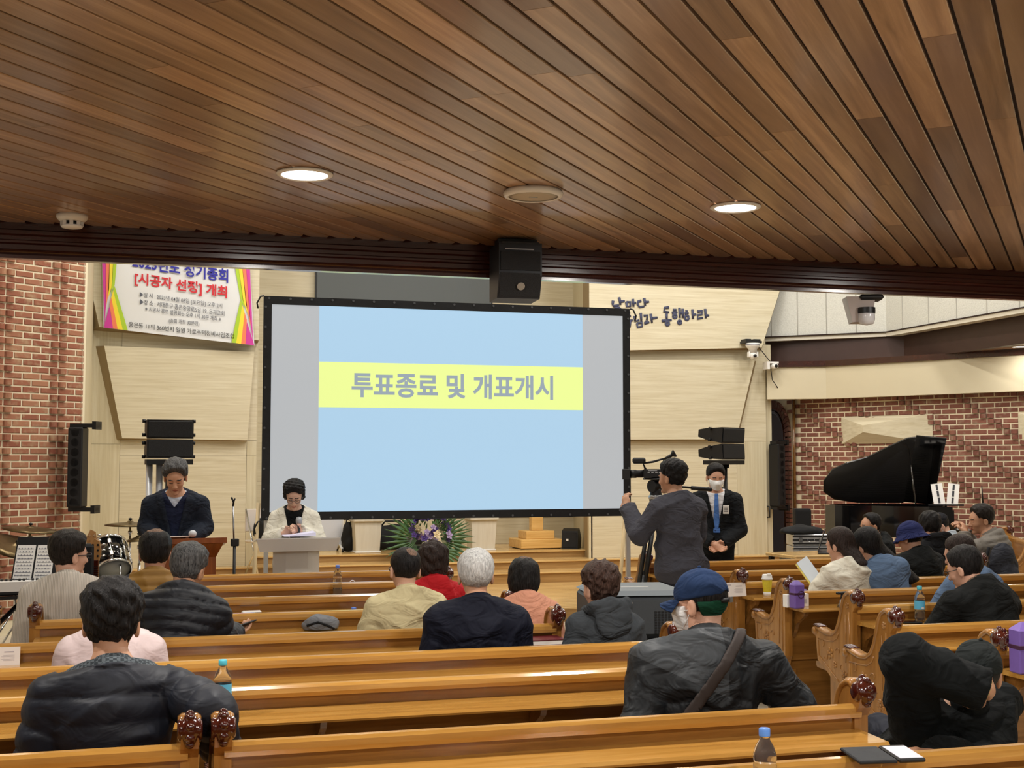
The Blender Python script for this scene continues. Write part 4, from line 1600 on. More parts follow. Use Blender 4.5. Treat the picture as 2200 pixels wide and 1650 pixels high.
def make_person(label, loc, rz, rig, skin=(196, 150, 122), hair=None, tops=(), pants=('dark_trousers', (34, 36, 44)), hands=None, fem=False,
                res=.011, face=.0048, collar=None, shoes=(24, 22, 22), group=None, mask=False, glasses=None, extra=None, wide=1.0):
    sk = skin_mat(skin)
    lips = skin_mat(tuple(int(c * f) for c, f in zip(skin, (.80, .60, .58))))
    brow = bpy.data.materials.get('eyebrow') or plain('eyebrow', (52, 42, 38), .8)
    HC, HR = rig.headc, rig.HR
    k = rig.k
    hs = .97 * (0.5 + 0.5 * k)
    toH = lambda P: ((P - HC) @ HR) / hs
    parts = []
    # trunk with arms and legs
    def trunk(P):
        d = rig.torso(P, -.012, fem)
        d = smin(d, rig.arms(P, -.010), .03)
        d = smin(d, rig.leg(P, -.012), .03)
        d = smin(d, cone(P, rig.neckb - A(0, 0, .04), HC + HR @ A(0, -.02, -.05), .056 * k, .052 * k)[0], .03)
        for h0, kn, an in rig.legs:
            d = smin(d, cone(P, an - A(0, .03, .03), an + A(0, .13, -.055), .038, .03)[0], .03)
        return d
    pts = [rig.hip, rig.neckb, HC] + [p for a in rig.arm for p in a] + [p for l in rig.legs for p in l] + [l[2] + A(0, .16, -.06) for l in rig.legs]
    lo, hi = bounds(pts, .17)
    lo[2] = max(lo[2], -.01)
    v, f = surfnet(trunk, lo, hi, .018)
    parts.append((v, f, 0))
    # head and neck
    def headf(P):
        d = head_sdf(toH(P), fem, wide) * hs
        return smin(d, cone(P, rig.neckb - rig.RT2 @ A(0, 0, .03), HC + HR @ A(0, -.022, -.055), .058 * k, .054 * k)[0], .03)
    lo, hi = bounds([HC, rig.neckb], .15)
    v, f = surfnet(headf, lo, hi, face)
    cen = toH(v[f].mean(1).astype(np.float32))
    ax = np.abs(cen[:, 0])
    mi = np.zeros(len(f), int)
    if face < .0062:
        mi[(cen[:, 1] > .086) & (np.abs(cen[:, 2] + .0665) < .0075) & (ax < .021)] = 1
        mi[(cen[:, 1] > .055) & (ax > .012) & (ax < .050) & (np.abs(cen[:, 2] - (.027 - .12 * np.abs(ax - .03))) < .0034)] = 2
        mi[(cen[:, 1] > .06) & (ax > .016) & (ax < .044) & (np.abs(cen[:, 2] - (-.003)) < .0026)] = 2
    parts.append((v, f, mi))
    for i, spec in (hands or {}).items():
        S, el, wr = rig.arm[i]
        dr = spec.get('dir', tuple(wr - el))
        pal = spec.get('palm', (0, 0, -1))
        g = lambda P: hand_sdf(P, wr, dr, pal, spec.get('curl', .5), spec.get('side', 1), s=spec.get('s', 1.0) * k)
        dn = A(*dr) / np.linalg.norm(dr)
        lo, hi = bounds([wr, wr + dn * .16], .10)
        v, f = surfnet(g, lo, hi, spec.get('h', .0055))
        parts.append((v, f, 0))
    me = mesh_np('person', parts, [sk, lips, brow])
    ob = link('person', me, None, loc, (0, 0, rz))
    setp(ob, label, 'person', group)
    # garments
    for g in tops:
        nm, mat = g['name'], g['mat']
        o, q = g.get('o', .016), g.get('quilt')
        fold, ff = g.get('fold', .004), g.get('ff', 7)
        lowz = g.get('low', rig.hip[2] - .10)
        hl = hole(rig)
        neck = g.get('neck', .006)
        vee = g.get('vee')
        def gar(P):
            fo = (1.9 * (1 - np.minimum(np.abs(wob(P * A(1, .8, 1.25), ff * .62, g.get('seed', 0))), 1)) ** 2.2 - .7) * fold + wob(P, ff * .5, g.get('seed', 0) + 1) * fold * .7
            d = rig.torso(P, o, fem, q, g.get('belly', 0.0)) - fo
            if g.get('yoke'):
                L = (P - rig.neckb) @ rig.RT2
                d = d + np.where(L[:, 1] < 0, .006 * np.exp(-((L[:, 2] + g['yoke'] + .03 * np.abs(L[:, 0]) / .15) / .006) ** 2), 0)
                d = d + np.where((L[:, 1] < 0) & (L[:, 2] < -g['yoke']), .004 * np.exp(-(L[:, 0] / .005) ** 2), 0)
            if g.get('sleeves', True):
                a = rig.arms(P, o * g.get('slv', 1.0) + .003, q) - fo * .8
                seam = .005 * np.exp(-((d - a) / .010) ** 2)
                d = smin(d, a, .03) + np.where(P[:, 2] > rig.chest[2] - .12, seam, 0)
            if g.get('skirt'):
                zz = np.clip((rig.hip[2] + .1 - P[:, 2]) / .5, 0, 1)
                sd = ell(P * A(1, 1, 0), (rig.hip[0], rig.hip[1], 0), (.165 * rig.bulk * k, .13 * rig.bulk * k, 1)) - o - .035 * zz - fo
                sd = np.maximum(sd, P[:, 2] - rig.hip[2] - .05)
                d = smin(d, sd, .04)
            d = np.where(np.linalg.norm(P - rig.neckb, axis=1) < .17, smax(d, hl(P, neck), .008), d)
            d = np.maximum(d, lowz - P[:, 2])
            for i in (0, 1):
                S, el, wr = rig.arm[i]
                dv = (wr - el) / np.linalg.norm(wr - el)
                cut = np.where(np.abs((P - wr) @ dv) < .08, ((P - wr) @ dv) - g.get('cuff', -.005), -1)
                near = np.linalg.norm(P - wr, axis=1) < .10
                d = np.where(near, np.maximum(d, cut), d)
            if vee:
                L = (P - rig.neckb) @ rig.RT2
                t = np.clip((L[:, 2] + vee['depth']) / vee['depth'], 0, 1.3)
                wv = vee['w'] * t
                dv_ = wv - np.abs(L[:, 0])
                inside = np.where(L[:, 1] > -.02, dv_, -1)
                lap = np.where((L[:, 1] > 0) & (dv_ < 0) & (dv_ > -.055 * t - .004) & (L[:, 2] > -vee['depth'] * .95), .007, 0)
                d = smax(d - lap, np.minimum(inside, .05), .004)
            return d
        pts = [rig.hip, rig.neckb, rig.hip - A(0, 0, .12)] + [p for a in rig.arm for p in a]
        if lowz < rig.hip[2] - .12:
            pts.append(A(0, 0, lowz))
        lo, hi = bounds(pts, .19 + o)
        v, f = surfnet(gar, lo, hi, g.get('res', res))
        mi = 0
        mats = [mat]
        if g.get('mats'):
            mats = [mat] + list(g['mats'])
            mi = g['pick'](v[f].mean(1), rig)
        go = link(nm, mesh_np(nm, [(v, f, mi)], mats), ob)
        if g.get('label'):
            go['label'] = g['label']
        if g.get('collar'):
            cr, ct, ch = g['collar'][:3]
            cm = g['collar'][3] if len(g['collar']) > 3 else mat
            def colf(P):
                L = (P - rig.neckb) @ rig.RT2
                L = L - A(0, -.004, 0)
                rr = np.sqrt(L[:, 0] ** 2 + (L[:, 1] * 1.02) ** 2)
                tilt = L[:, 2] + .35 * L[:, 1]
                R_ = cr + np.clip(-tilt, -.05, .05) * .5
                d = np.maximum(np.abs(rr - R_) - ct, np.abs(tilt - .012) - ch)
                if vee:
                    d = np.maximum(d, L[:, 1] - .02)
                return d - .003
            lo, hi = rig.neckb - .16, rig.neckb + .16
            v, f = surfnet(colf, lo, hi, .007)
            link('collar', mesh_np('collar', [(v, f, 0)], [cm]), go)
    if pants:
        pm = cloth(pants[0], pants[1])
        def pan(P):
            d = smin(rig.leg(P, .012), ell(P, rig.hip, A(.168, .128, .13) * k, rig.RT) - .008, .03)
            fo = wob(P, 7, 2) * .005
            return np.maximum(np.maximum(d - fo, P[:, 2] - max(rig.hip[2] + .12, .62)), .07 - P[:, 2])
        lo, hi = bounds([rig.hip] + [p for l in rig.legs for p in l], .2)
        lo[2] = 0
        v, f = surfnet(pan, lo, hi, .017)
        link('trousers', mesh_np('trousers', [(v, f, 0)], [pm]), ob)
        shm = bpy.data.materials.get('shoe') or plain('shoe', shoes, .4)
        for h0, kn, an in rig.legs:
            def sf(P):
                d = cone(P, an + A(0, -.03, -.045), an + A(0, .14, -.055), .046, .038)[0]
                d = smin(d, cone(P, an, an + A(0, 0, -.05), .045, .045)[0], .02)
                return np.maximum(d, .002 - P[:, 2])
            lo, hi = an - A(.08, .1, .1), an + A(.08, .2, .08)
            v, f = surfnet(sf, lo, hi, .012)
            link('shoe', mesh_np('shoe', [(v, f, 0)], [shm]), ob)
    # hair
    if hair:
        def hf(P):
            return hair_sdf(toH(P), hair, hair.get('seed', 1)) * hs
        ext = hair.get('len', .12)
        lo, hi = HC - A(.20, .20, .16 if hair.get('style') != 'long' else ext + .08), HC + A(.20, .20, .20)
        if hair.get('style') == 'long':
            sw = hair.get('sway', 0) * ext
            lo[0] += min(0, sw) - .05
            hi[0] += max(0, sw) + .05
        v, f = surfnet(hf, lo, hi, hair.get('res', .0062))
        mats = [hair['mat']]
        mi = 0
        if hair.get('bald'):
            cen = toH(v[f].mean(1).astype(np.float32))
            bc, br = hair['bald']
            mi = (np.linalg.norm(cen - A(*bc), axis=1) < br).astype(int)
            mats.append(hair.get('bald_mat', sk))
        link('hair', mesh_np('hair', [(v, f, mi)], mats), ob)
    if mask:
        def mf(P):
            Q = toH(P)
            d = head_sdf(Q, fem) - .006
            d = smin(d, ell(Q, (0, .088, -.05), (.045, .030, .045)), .02)
            reg = np.maximum(np.abs(Q[:, 2] + .055) - .052, .028 - Q[:, 1])
            return smax(d, reg, .006) * hs
        v, f = surfnet(mf, HC - .17, HC + .17, .006)
        mo = link('face_mask', mesh_np('face_mask', [(v, f, 0)], [cloth('white_mask_fabric', (236, 236, 236), .9, None, .03)]), ob)
        mb = MB()
        for sg in (-1, 1):
            for z0 in (-.02, -.085):
                mb.tube([Vector(HC + HR @ (A(sg * x, y, z) * hs)) for x, y, z in ((.064, .045, z0), (.082, .015, (z0 - .012) / 2 - .005), (.088, -.012, -.005))], .0022, 5)
        mb.build('ear_loop', M['white'], mo)
    if glasses:
        mb = MB()
        for sg in (-1, 1):
            mb.tube([Vector(HC + HR @ (A(sg * .033 + .024 * math.cos(t), .112, .003 + .017 * math.sin(t)) * hs)) for t in np.linspace(0, 2 * PI, 17)[:-1]], .0022, 6, True)
            mb.tube([Vector(HC + HR @ (A(*p) * hs)) for p in ((sg * .056, .110, .008), (sg * .079, .06, .008), (sg * .086, -.005, .006), (sg * .083, -.02, -.012))], .0022, 6)
        mb.tube([Vector(HC + HR @ (A(*p) * hs)) for p in ((-.010, .113, .006), (0, .116, .009), (.010, .113, .006))], .002, 6)
        mb.build('glasses', glasses, ob)
    if extra:
        extra(ob, rig, toH, hs)
    return ob
# ================================================================== the people
H_BLACK = hair_mat('black_hair', (14, 13, 13), (44, 42, 42))
H_BLACKB = hair_mat('soft_black_hair', (18, 15, 14), (52, 46, 42))
H_BROWN = hair_mat('brown_curled_hair', (30, 20, 17), (84, 64, 56))
H_DBROWN = hair_mat('dark_brown_hair', (28, 22, 20), (64, 52, 48))
H_GREY = hair_mat('greying_hair', (40, 40, 42), (112, 112, 112))
H_WHITE = hair_mat('white_hair', (150, 150, 150), (220, 220, 218))
SCALP = hair_mat('thin_hair_scalp', (70, 54, 46), (150, 118, 98))


def bcap(ob, rig, toH, hs, mat, gap=True, strap=None, yawb=0.0, brim=True):
    """baseball cap: crown shell, peak, back gap with strap"""
    HC, HR = rig.headc, rig.HR
    def cf(P):
        Q = toH(P)
        d = ell(Q, (0, -.010, .040), (.090, .113, .097)) - wob(Q, 14, 2) * .0015
        d = smax(d, .022 - .12 * (Q[:, 1] + .0) - Q[:, 2], .006)
        if gap:
            d = smax(d, .034 - np.sqrt(Q[:, 0] ** 2 + (Q[:, 2] - .012) ** 2 + np.where(Q[:, 1] > -.03, .1, 0)), .004)
        return d * hs
    v, f = surfnet(cf, HC - .17, HC + .19, .006)
    c = link('cap', mesh_np('cap', [(v, f, 0)], [mat]), ob)
    T = lambda x, y, z: Vector(HC + HR @ (A(x, y, z) * hs))
    if brim:
        vs, fs = [], []
        for i in range(13):
            t = -1.15 + 2.3 * i / 12
            for r, dz in ((.088, .0), (.165, -.018)):
                x, y = math.sin(t) * (.088 if r < .1 else .098), .01 + math.cos(t) * r
                vs.append(T(x, y, .026 + dz - .03 * (x / .09) ** 2 * (1 if r > .1 else .3)))
        n = len(vs)
        vs += [v + Vector((0, 0, -.004)) for v in vs]
        for i in range(12):
            a = 2 * i
            fs += [(a, a + 1, a + 3, a + 2), (n + a, n + a + 2, n + a + 3, n + a + 1), (a + 1, n + a + 1, n + a + 3, a + 3)]
        fs += [(0, n, n + 1, 1), (24, 25, n + 25, n + 24)]
        m = MB()
        m.add(vs, fs, True)
        m.build('peak', mat, c)
    mb = MB()
    mb.ball(T(0, -.012, .139), .008, 8, 6)
    mb.build('button', mat, c)
    if strap:
        mb = MB()
        mb.tube([T(.050 * math.sin(t) * 1.0, -.012 - .112 * math.cos(t), .004 + .006) for t in np.linspace(-.55, .55, 9)], .009, 6)
        so = mb.build('strap', strap, c)
        b = MB()
        b.cbox((0, 0, 0), (.022, .004, .02), Matrix.Translation(T(.008, -.133, .01)) @ Matrix(HR.tolist()).to_4x4())
        b.build('buckle', M['steel'], so)
    return c


def bucket(ob, rig, toH, hs, mat):
    HC, HR = rig.headc, rig.HR
    def cf(P):
        Q = toH(P)
        rr = np.sqrt((Q[:, 0] / .092) ** 2 + ((Q[:, 1] + .014) / .114) ** 2)
        z = Q[:, 2]
        crown = smax(ell(Q, (0, -.014, .032), (.097, .122, .116)), .022 - z, .008)
        brim = np.maximum(np.abs(z - (.030 - .105 * np.clip(rr - 1, 0, 1))) * .8 - .005, (rr - 1.42) * .09)
        brim = np.maximum(brim, (.9 - rr) * .09)
        return smin(crown, brim, .012) * hs * .85
    v, f = surfnet(cf, HC - .2, HC + .2, .006)
    return link('bucket_hat', mesh_np('bucket_hat', [(v, f, 0)], [mat]), ob)


def top(name, matname, col, o=.016, rough=.85, kind=None, **kw):
    d = dict(name=name, mat=cloth(matname, col, rough, kind), o=o)
    d.update(kw)
    return d


def seat_rig(topz, lean=.02, side=0, twist=0, slouch=.08, hip=.53, **kw):
    k = (topz - hip - .015) / .781
    return Rig(True, k, lean, side, twist, slouch, hip_z=hip, **kw)


SH = dict(style='short', mat=H_BLACK, th=.014, top=.014)


def hairs(**kw):
    d = dict(SH)
    d.update(kw)
    return d


SK1, SK2, SK3 = (190, 142, 112), (206, 160, 136), (176, 126, 98)

# --- near, left: man in navy quilted jacket, arm along the pew back
_r = seat_rig(1.29, .0, -.02, -.05, .10, arms={'L': 'lap', 'R': [(.285, -.17, .905), (.33, .02, .74)]}, head=(.12, -.18, .02), shoulder=.185, bulk=1.1)
_r.qs = .085
make_person('seated man with thick black hair in a navy quilted jacket, arm over the pew', (-.095, ROW['N'] + .29, 0), R(3), _r, SK1,
            hairs(th=.020, top=.022, f=26, amp=.007, amp2=.003, seed=2, nape=-.10),
            [top('shirt', 'dark_checked_shirt', (40, 48, 54), .010, kind='check', collar=(.066, .005, .020), sleeves=False),
             top('jacket', 'navy_quilted_nylon', (23, 27, 38), .022, .55, quilt=.014, fold=.005, ff=8, seed=1, res=.0085, neck=-.02)],
            face=.005)

# --- pink jacket hidden behind him
_r = Rig(True, .88, .26, 0, 0, .28, hip_z=.50, head=(.3, -.2, 0), bulk=1.05)
make_person('woman in a pale pink leather jacket mostly hidden behind the navy-jacketed man', (-.155, ROW['N2'] + .20, 0), R(0), _r, SK2,
            hairs(style='bob', th=.022, top=.014, nape=-.09),
            [top('jacket', 'pale_pink_leather', (220, 200, 200), .022, .45, fold=.005, ff=6, seed=3, collar=(.07, .008, .022))],
            fem=True, face=.007, mask=True)

# --- beige ribbed sweater, glasses, looking right
_r = seat_rig(1.285, .03, 0, -.1, .08, arms={'L': 'down', 'R': 'lap'}, head=(.05, -1.0, .03), shoulder=.195, bulk=1.1)
make_person('man in a ribbed beige sweater with glasses looking to the right', (-.43, ROW['N4'] + .28, 0), R(0), _r, SK2,
            hairs(mat=H_BLACKB, th=.018, top=.02, amp=.003, front=.062, seed=3),
            [top('sweater', 'ribbed_beige_knit', (205, 196, 184), .024, .95, 'rib', fold=.004, ff=6, seed=2, collar=(.072, .010, .024))],
            glasses=plain('dark_glasses_frame', (30, 24, 30), .3), face=.0048)

# --- mustard puffer
_r = seat_rig(1.285, .04, 0, 0, .1, arms={}, head=(.06, -.12, 0), shoulder=.18, bulk=1.08)
make_person('man in a mustard and navy padded jacket with thinning crown', (.03, ROW['N4'] + .28, 0), R(-2), _r, SK3,
            hairs(th=.018, top=.014, amp=.003, seed=4, bald=((0, -.035, .148), .05), bald_mat=SCALP),
            [dict(name='jacket', mat=twotone('mustard_and_slate_nylon', (140, 104, 46), (58, 64, 76), [(-1, 0, .35, .50)], .55), o=.026, quilt=.017, fold=.004, seed=4, collar=(.074, .014, .03, cloth('mustard_nylon', (140, 104, 46), .55)))],
            face=.006)

# --- black puffer leaning right, holding a phone
_r = seat_rig(1.30, .16, .16, -.2, .15, arms={'R': [(.27, .15, .76), (.335, .36, .765)]}, head=(.10, -.55, .18), shoulder=.165, bulk=.98, head_fwd=.02)
P7_ARM = [tuple(q) for q in _r.arm[1]]
make_person('grey-haired man in a black padded jacket leaning right over a phone', (.10, ROW['N3'] + .27, 0), R(0), _r, SK1,
            hairs(mat=H_GREY, th=.015, top=.018, amp=.004, seed=5),
            [top('jacket', 'black_padded_nylon', (26, 29, 36), .024, .5, quilt=.017, fold=.004, seed=5, collar=(.068, .012, .026), res=.0095)],
            hands={1: dict(dir=(.6, .8, .05), palm=(0, .1, 1), curl=.35, side=-1)}, face=.0055)

# --- cream jacket
_r = seat_rig(1.225, .02, 0, 0, .08, arms={}, head=(.02, .12, .02), shoulder=.185, bulk=1.1)
make_person('man in a cream jacket with a small bald spot', (1.305, ROW['N3'] + .27, 0), R(2), _r, SK2,
            hairs(th=.008, top=.008, amp=.001, amp2=.0006, seed=6, bald=((.012, -.075, .105), .034), bald_mat=SCALP, nape=-.09),
            [top('jacket', 'cream_cotton', (200, 188, 148), .022, .85, yoke=.16, fold=.009, ff=7, seed=6, collar=(.067, .008, .026))],
            glasses=plain('thin_glasses_frame', (60, 56, 54), .3), face=.006)

# --- red jacket, curly hair
_r = seat_rig(1.18, .05, 0, 0, .12, arms={}, head=(.05, 0, .05), shoulder=.165, bulk=1.02)
make_person('woman with curly dark hair in a red jacket', (1.65, ROW['N4'] + .27, 0), R(0), _r, SK2,
            dict(style='bob', mat=H_DBROWN, th=.024, top=.016, f=24, amp=.008, amp2=.004, nape=-.088, seed=7),
            [top('jacket', 'bright_red_fabric', (176, 26, 34), .020, .8, fold=.010, ff=7, seed=7, collar=(.066, .010, .024))], fem=True, face=.007)

# --- white hair, navy jacket
_r = seat_rig(1.26, .0, 0, 0, .08, arms={}, head=(.0, 0, 0), shoulder=.195, bulk=1.15)
make_person('white-haired man in a dark navy jacket', (1.495, ROW['N2'] + .28, 0), R(-4), _r, SK1,
            hairs(mat=H_WHITE, th=.016, top=.008, amp=.002, amp2=.002, seed=8, nape=-.085),
            [top('jacket', 'dark_navy_cotton', (17, 20, 34), .026, .75, yoke=.15, fold=.009, ff=5.5, seed=8, collar=(.074, .010, .024), res=.0095)],
            face=.006)

# --- peach coat
_r = seat_rig(1.15, .10, .04, -.1, .14, arms={}, head=(.10, -.15, .06), shoulder=.17, bulk=1.0)
make_person('woman with short black hair in a peach coat', (1.955, ROW['N3'] + .27, 0), R(0), _r, SK2,
            dict(style='bob', mat=H_BLACK, th=.020, top=.012, f=20, amp=.004, nape=-.078, seed=9, bald=((0, -.04, .15), .034), bald_mat=SCALP),
            [top('coat', 'peach_wool', (208, 148, 122), .022, .95, fold=.004, ff=6, seed=9, collar=(.068, .010, .018))], fem=True, face=.007)

# --- grey hood, brown curled hair
def _hood(ob, rig, toH, hs, g=None):
    g = g or cloth('charcoal_hood_cotton', (58, 62, 66), .9)
    def hf(P):
        L = (P - rig.neckb) @ rig.RT2
        rr = np.sqrt((L[:, 0] / 1.05) ** 2 + ((L[:, 1] + .015) * 1.0) ** 2)
        z = L[:, 2] + .25 * L[:, 1]
        d = np.sqrt((rr - .088 - .02 * np.clip(-L[:, 1] / .1, 0, 1)) ** 2 + ((z - .005) / 1.5) ** 2) - .026 - wob(P, 9, 3) * .006
        return smin(d, ell(L, (0, -.105, -.045), (.10, .035, .085)) - wob(P, 8, 1) * .005, .03) * .8
    v, f = surfnet(hf, rig.neckb - .24, rig.neckb + .2, .008)
    link('hood', mesh_np('hood', [(v, f, 0)], [g]), ob)


_r = seat_rig(1.165, .02, -.02, .0, .10, arms={}, head=(.02, .22, -.03), shoulder=.165, bulk=1.0)
make_person('woman with brown curled hair in a grey hooded jacket', (2.155, ROW['N2'] + .29, 0), R(6), _r, SK2,
            hairs(mat=H_BROWN, th=.022, top=.024, f=24, amp=.008, amp2=.004, nape=-.11, seed=10),
            [top('jacket', 'charcoal_hood_cotton', (58, 62, 66), .024, .9, fold=.010, ff=6, seed=10)], fem=True, face=.006, extra=_hood)


def _hood_black(ob, rig, toH, hs):
    _hood(ob, rig, toH, hs, cloth('black_hood_cotton', (18, 19, 22), .9))


# --- blue cap, mask, rain jacket with a bag strap
def _capman(ob, rig, toH, hs):
    bcap(ob, rig, toH, hs, cloth('navy_cap_cotton', (30, 48, 80), .9), True, plain('black_leather', (24, 24, 26), .5))
    def gf(P):
        Q = toH(P)
        d = ell(Q, (0, -.012, .02), (.087, .106, .09))
        return np.maximum(np.maximum(d, Q[:, 2] - .012), np.maximum(-.062 - .15 * Q[:, 1] - Q[:, 2], Q[:, 1] + .035)) * hs
    v, f = surfnet(gf, rig.headc - .16, rig.headc + .16, .006)
    link('head_band', mesh_np('head_band', [(v, f, 0)], [cloth('dark_green_knit', (18, 62, 44), .9)]), ob)
    def sf(P):
        d = np.abs(rig.torso(P, .040, False)) - .007
        L = (P - rig.neckb) @ rig.RT2
        ln = (L[:, 0] * .8 - (L[:, 2] + .03) * .6) - .055
        return np.maximum(np.maximum(np.abs(ln) - .021, d), np.maximum(L[:, 2] - .045, np.maximum(-.50 - L[:, 2], L[:, 1] - .12)))
    lo, hi = rig.hip - .3, rig.neckb + .2
    v, f = surfnet(sf, lo, hi, .008)
    link('bag_strap', mesh_np('bag_strap', [(v, f, 0)], [plain('dark_brown_strap', (44, 34, 30), .7)]), ob)


_r = seat_rig(1.295, .06, .03, -.10, .12, arms={'L': [(-.255, .02, .73), (-.21, .20, .58)], 'R': [(.355, .02, .77), (.435, .10, .62)]}, head=(.10, .70, .0), shoulder=.205, bulk=1.1)
make_person('man in a navy cap and face mask with a black rain jacket and bag strap', (1.945, ROW['N'] + .30, 0), R(-4), _r, SK2,
            hairs(th=.006, top=.002, amp=.001, nape=-.085),
            [dict(name='rain_jacket', mat=wrinkle(twotone('black_and_grey_rain_nylon', (22, 26, 30), (54, 58, 62), [(0, 0, 1, .80), (.45, 0, 1, .86), (-1, 0, 0, -.04)], .55), .7), o=.026, fold=.011, ff=7, seed=12, yoke=.19, collar=(.073, .010, .03, cloth('black_rain_nylon', (24, 28, 32), .55)), res=.0085)],
            hands={1: dict(palm=(0, 0, -1), curl=.4, side=1)}, mask=True, face=.005, extra=_capman)

# --- right foreground: man in black jacket and cap leaning back, elbow up
def _bcap2(ob, rig, toH, hs):
    bcap(ob, rig, toH, hs, cloth('faded_black_cap', (32, 36, 36), .9), True, plain('black_leather', (24, 24, 26), .5))
    S, el, wr = rig.arm[0]
    mb = MB()
    dv = (wr - el) / np.linalg.norm(wr - el)
    q = Vector(dv).orthogonal().normalized()
    w = Vector(dv).cross(q)
    c = Vector(wr - dv * .004)
    for i in range(14):
        t = 2 * PI * i / 14
        mb.ball(c + (q * math.cos(t) + w * math.sin(t)) * .036, .0075, 8, 6)
    mb.build('bead_bracelet', plain('olive_beads', (150, 140, 84), .4), ob)


_hd = at_y(2128, 1452, 4.02)
_px = lambda x, y, Y: A(*at_y(x, y, Y))
_org = A(_hd.x - .02, 4.50, 0)
_r = Rig(True, .97, -.80, -.02, .15, .0, hip_z=.42, head=(-.15, -.45, .10), shoulder=.20, bulk=1.15,
         arms={'L': [tuple(_px(1950, 1418, 4.05) - _org), tuple(_px(2122, 1484, 3.91) - _org)], 'R': [tuple(_px(2105, 1655, 4.02) - _org), tuple(_px(2012, 1626, 3.93) - _org)]})
make_person('man in a black jacket and black cap leaning back, elbow raised beside his head', tuple(_org), 0, _r, SK1,
            hairs(th=.006, top=.002, amp=.001),
            [top('jacket', 'black_wool_jacket', (14, 17, 18), .034, .9, fold=.011, ff=7, seed=13, slv=1.25, collar=(.075, .012, .03), res=.0085)],
            hands={0: dict(dir=(.6, .55, -.2), palm=(0, 1, 0), curl=.7, side=1, s=.85), 1: dict(dir=(-1, .1, .12), palm=(0, .3, -1), curl=.35, side=-1)},
            face=.006, extra=_bcap2)

# --- right block
_r = seat_rig(1.255, .22, 0, .0, .25, arms={'L': 'front', 'R': 'front'}, head=(.32, .30, -.05), shoulder=.20, bulk=1.2, head_fwd=-.01, hip=.54)
make_person('man in a black jacket with a brown collar bending forward', (4.48, 5.70 + .22, 0), R(12), _r, SK2,
            hairs(th=.014, top=.012, amp=.003, seed=14),
            [top('jacket', 'black_cotton_jacket', (18, 20, 20), .028, .85, fold=.012, ff=6, seed=14, collar=(.074, .010, .026, cloth('brown_corduroy', (112, 92, 76), .9)))],
            glasses=bpy.data.materials['thin_glasses_frame'], face=.006)
_r = seat_rig(1.25, .16, 0, 0, .22, arms={'L': 'front', 'R': 'lap'}, head=(.25, .25, 0), shoulder=.165, bulk=1.0)
make_person('woman with brown hair in a denim jacket behind the black-jacketed man', (5.01, 6.54 + .22, 0), R(10), _r, SK2,
            dict(style='bob', mat=H_DBROWN, th=.014, top=.008, amp=.002, nape=-.12, seed=15),
            [top('jacket', 'denim', (94, 116, 146), .022, .9, fold=.006, ff=6, seed=15, collar=(.068, .010, .022))], fem=True, face=.007)
_r = seat_rig(1.235, .06, -.02, .1, .12, arms={'L': 'front', 'R': 'lap'}, head=(.18, .35, -.04), shoulder=.16, bulk=.98)
make_person('woman with straight dark hair in a white blouse reading papers', (4.58, 7.35 + .26, 0), R(6), _r, SK2,
            dict(style='long', mat=H_DBROWN, th=.014, top=.006, amp=.001, len=.18, seed=16),
            [top('blouse', 'ivory_blouse', (226, 222, 206), .024, .85, fold=.010, ff=8, seed=16, collar=(.064, .006, .010))], fem=True, face=.007)
_r = seat_rig(1.26, .08, -.28, .0, .12, arms={}, head=(.15, .30, -.22), shoulder=.16, bulk=.98)
make_person('woman with very long black hair in a denim jacket leaning aside', (4.95, 7.35 + .27, 0), R(0), _r, SK2,
            dict(style='long', mat=H_BLACK, th=.014, top=.006, amp=.001, len=.36, sway=.55, seed=17),
            [top('jacket', 'denim', (94, 116, 146), .022, .9, fold=.006, ff=6, seed=17, collar=(.068, .010, .022))], fem=True, face=.007)
_r = seat_rig(1.235, .10, 0, 0, .18, arms={'L': 'front', 'R': 'front'}, head=(.25, .3, 0), shoulder=.185, bulk=1.12)
make_person('person in a navy bucket hat and black jacket', (5.60, 8.02 + .25, 0), R(8), _r, SK2,
            hairs(th=.010, top=.004, amp=.001),
            [top('jacket', 'black_cotton_jacket', (20, 22, 22), .026, .85, fold=.007, ff=5, seed=18, collar=(.07, .010, .022))], face=.007,
            extra=lambda ob, rig, toH, hs: bucket(ob, rig, toH, hs, cloth('navy_bucket_cotton', (36, 42, 84), .9)))
_r = seat_rig(1.265, .08, 0, 0, .15, arms={}, head=(.22, -.25, 0), shoulder=.175, bulk=1.05)
make_person('person with black hair and a black hood, back turned', (6.31, 8.84 + .26, 0), R(0), _r, SK2,
            hairs(th=.018, top=.014, amp=.005, seed=19, nape=-.10),
            [top('jacket', 'black_hood_cotton', (18, 19, 22), .026, .9, fold=.007, ff=5, seed=19)], face=.007,
            extra=_hood_black)


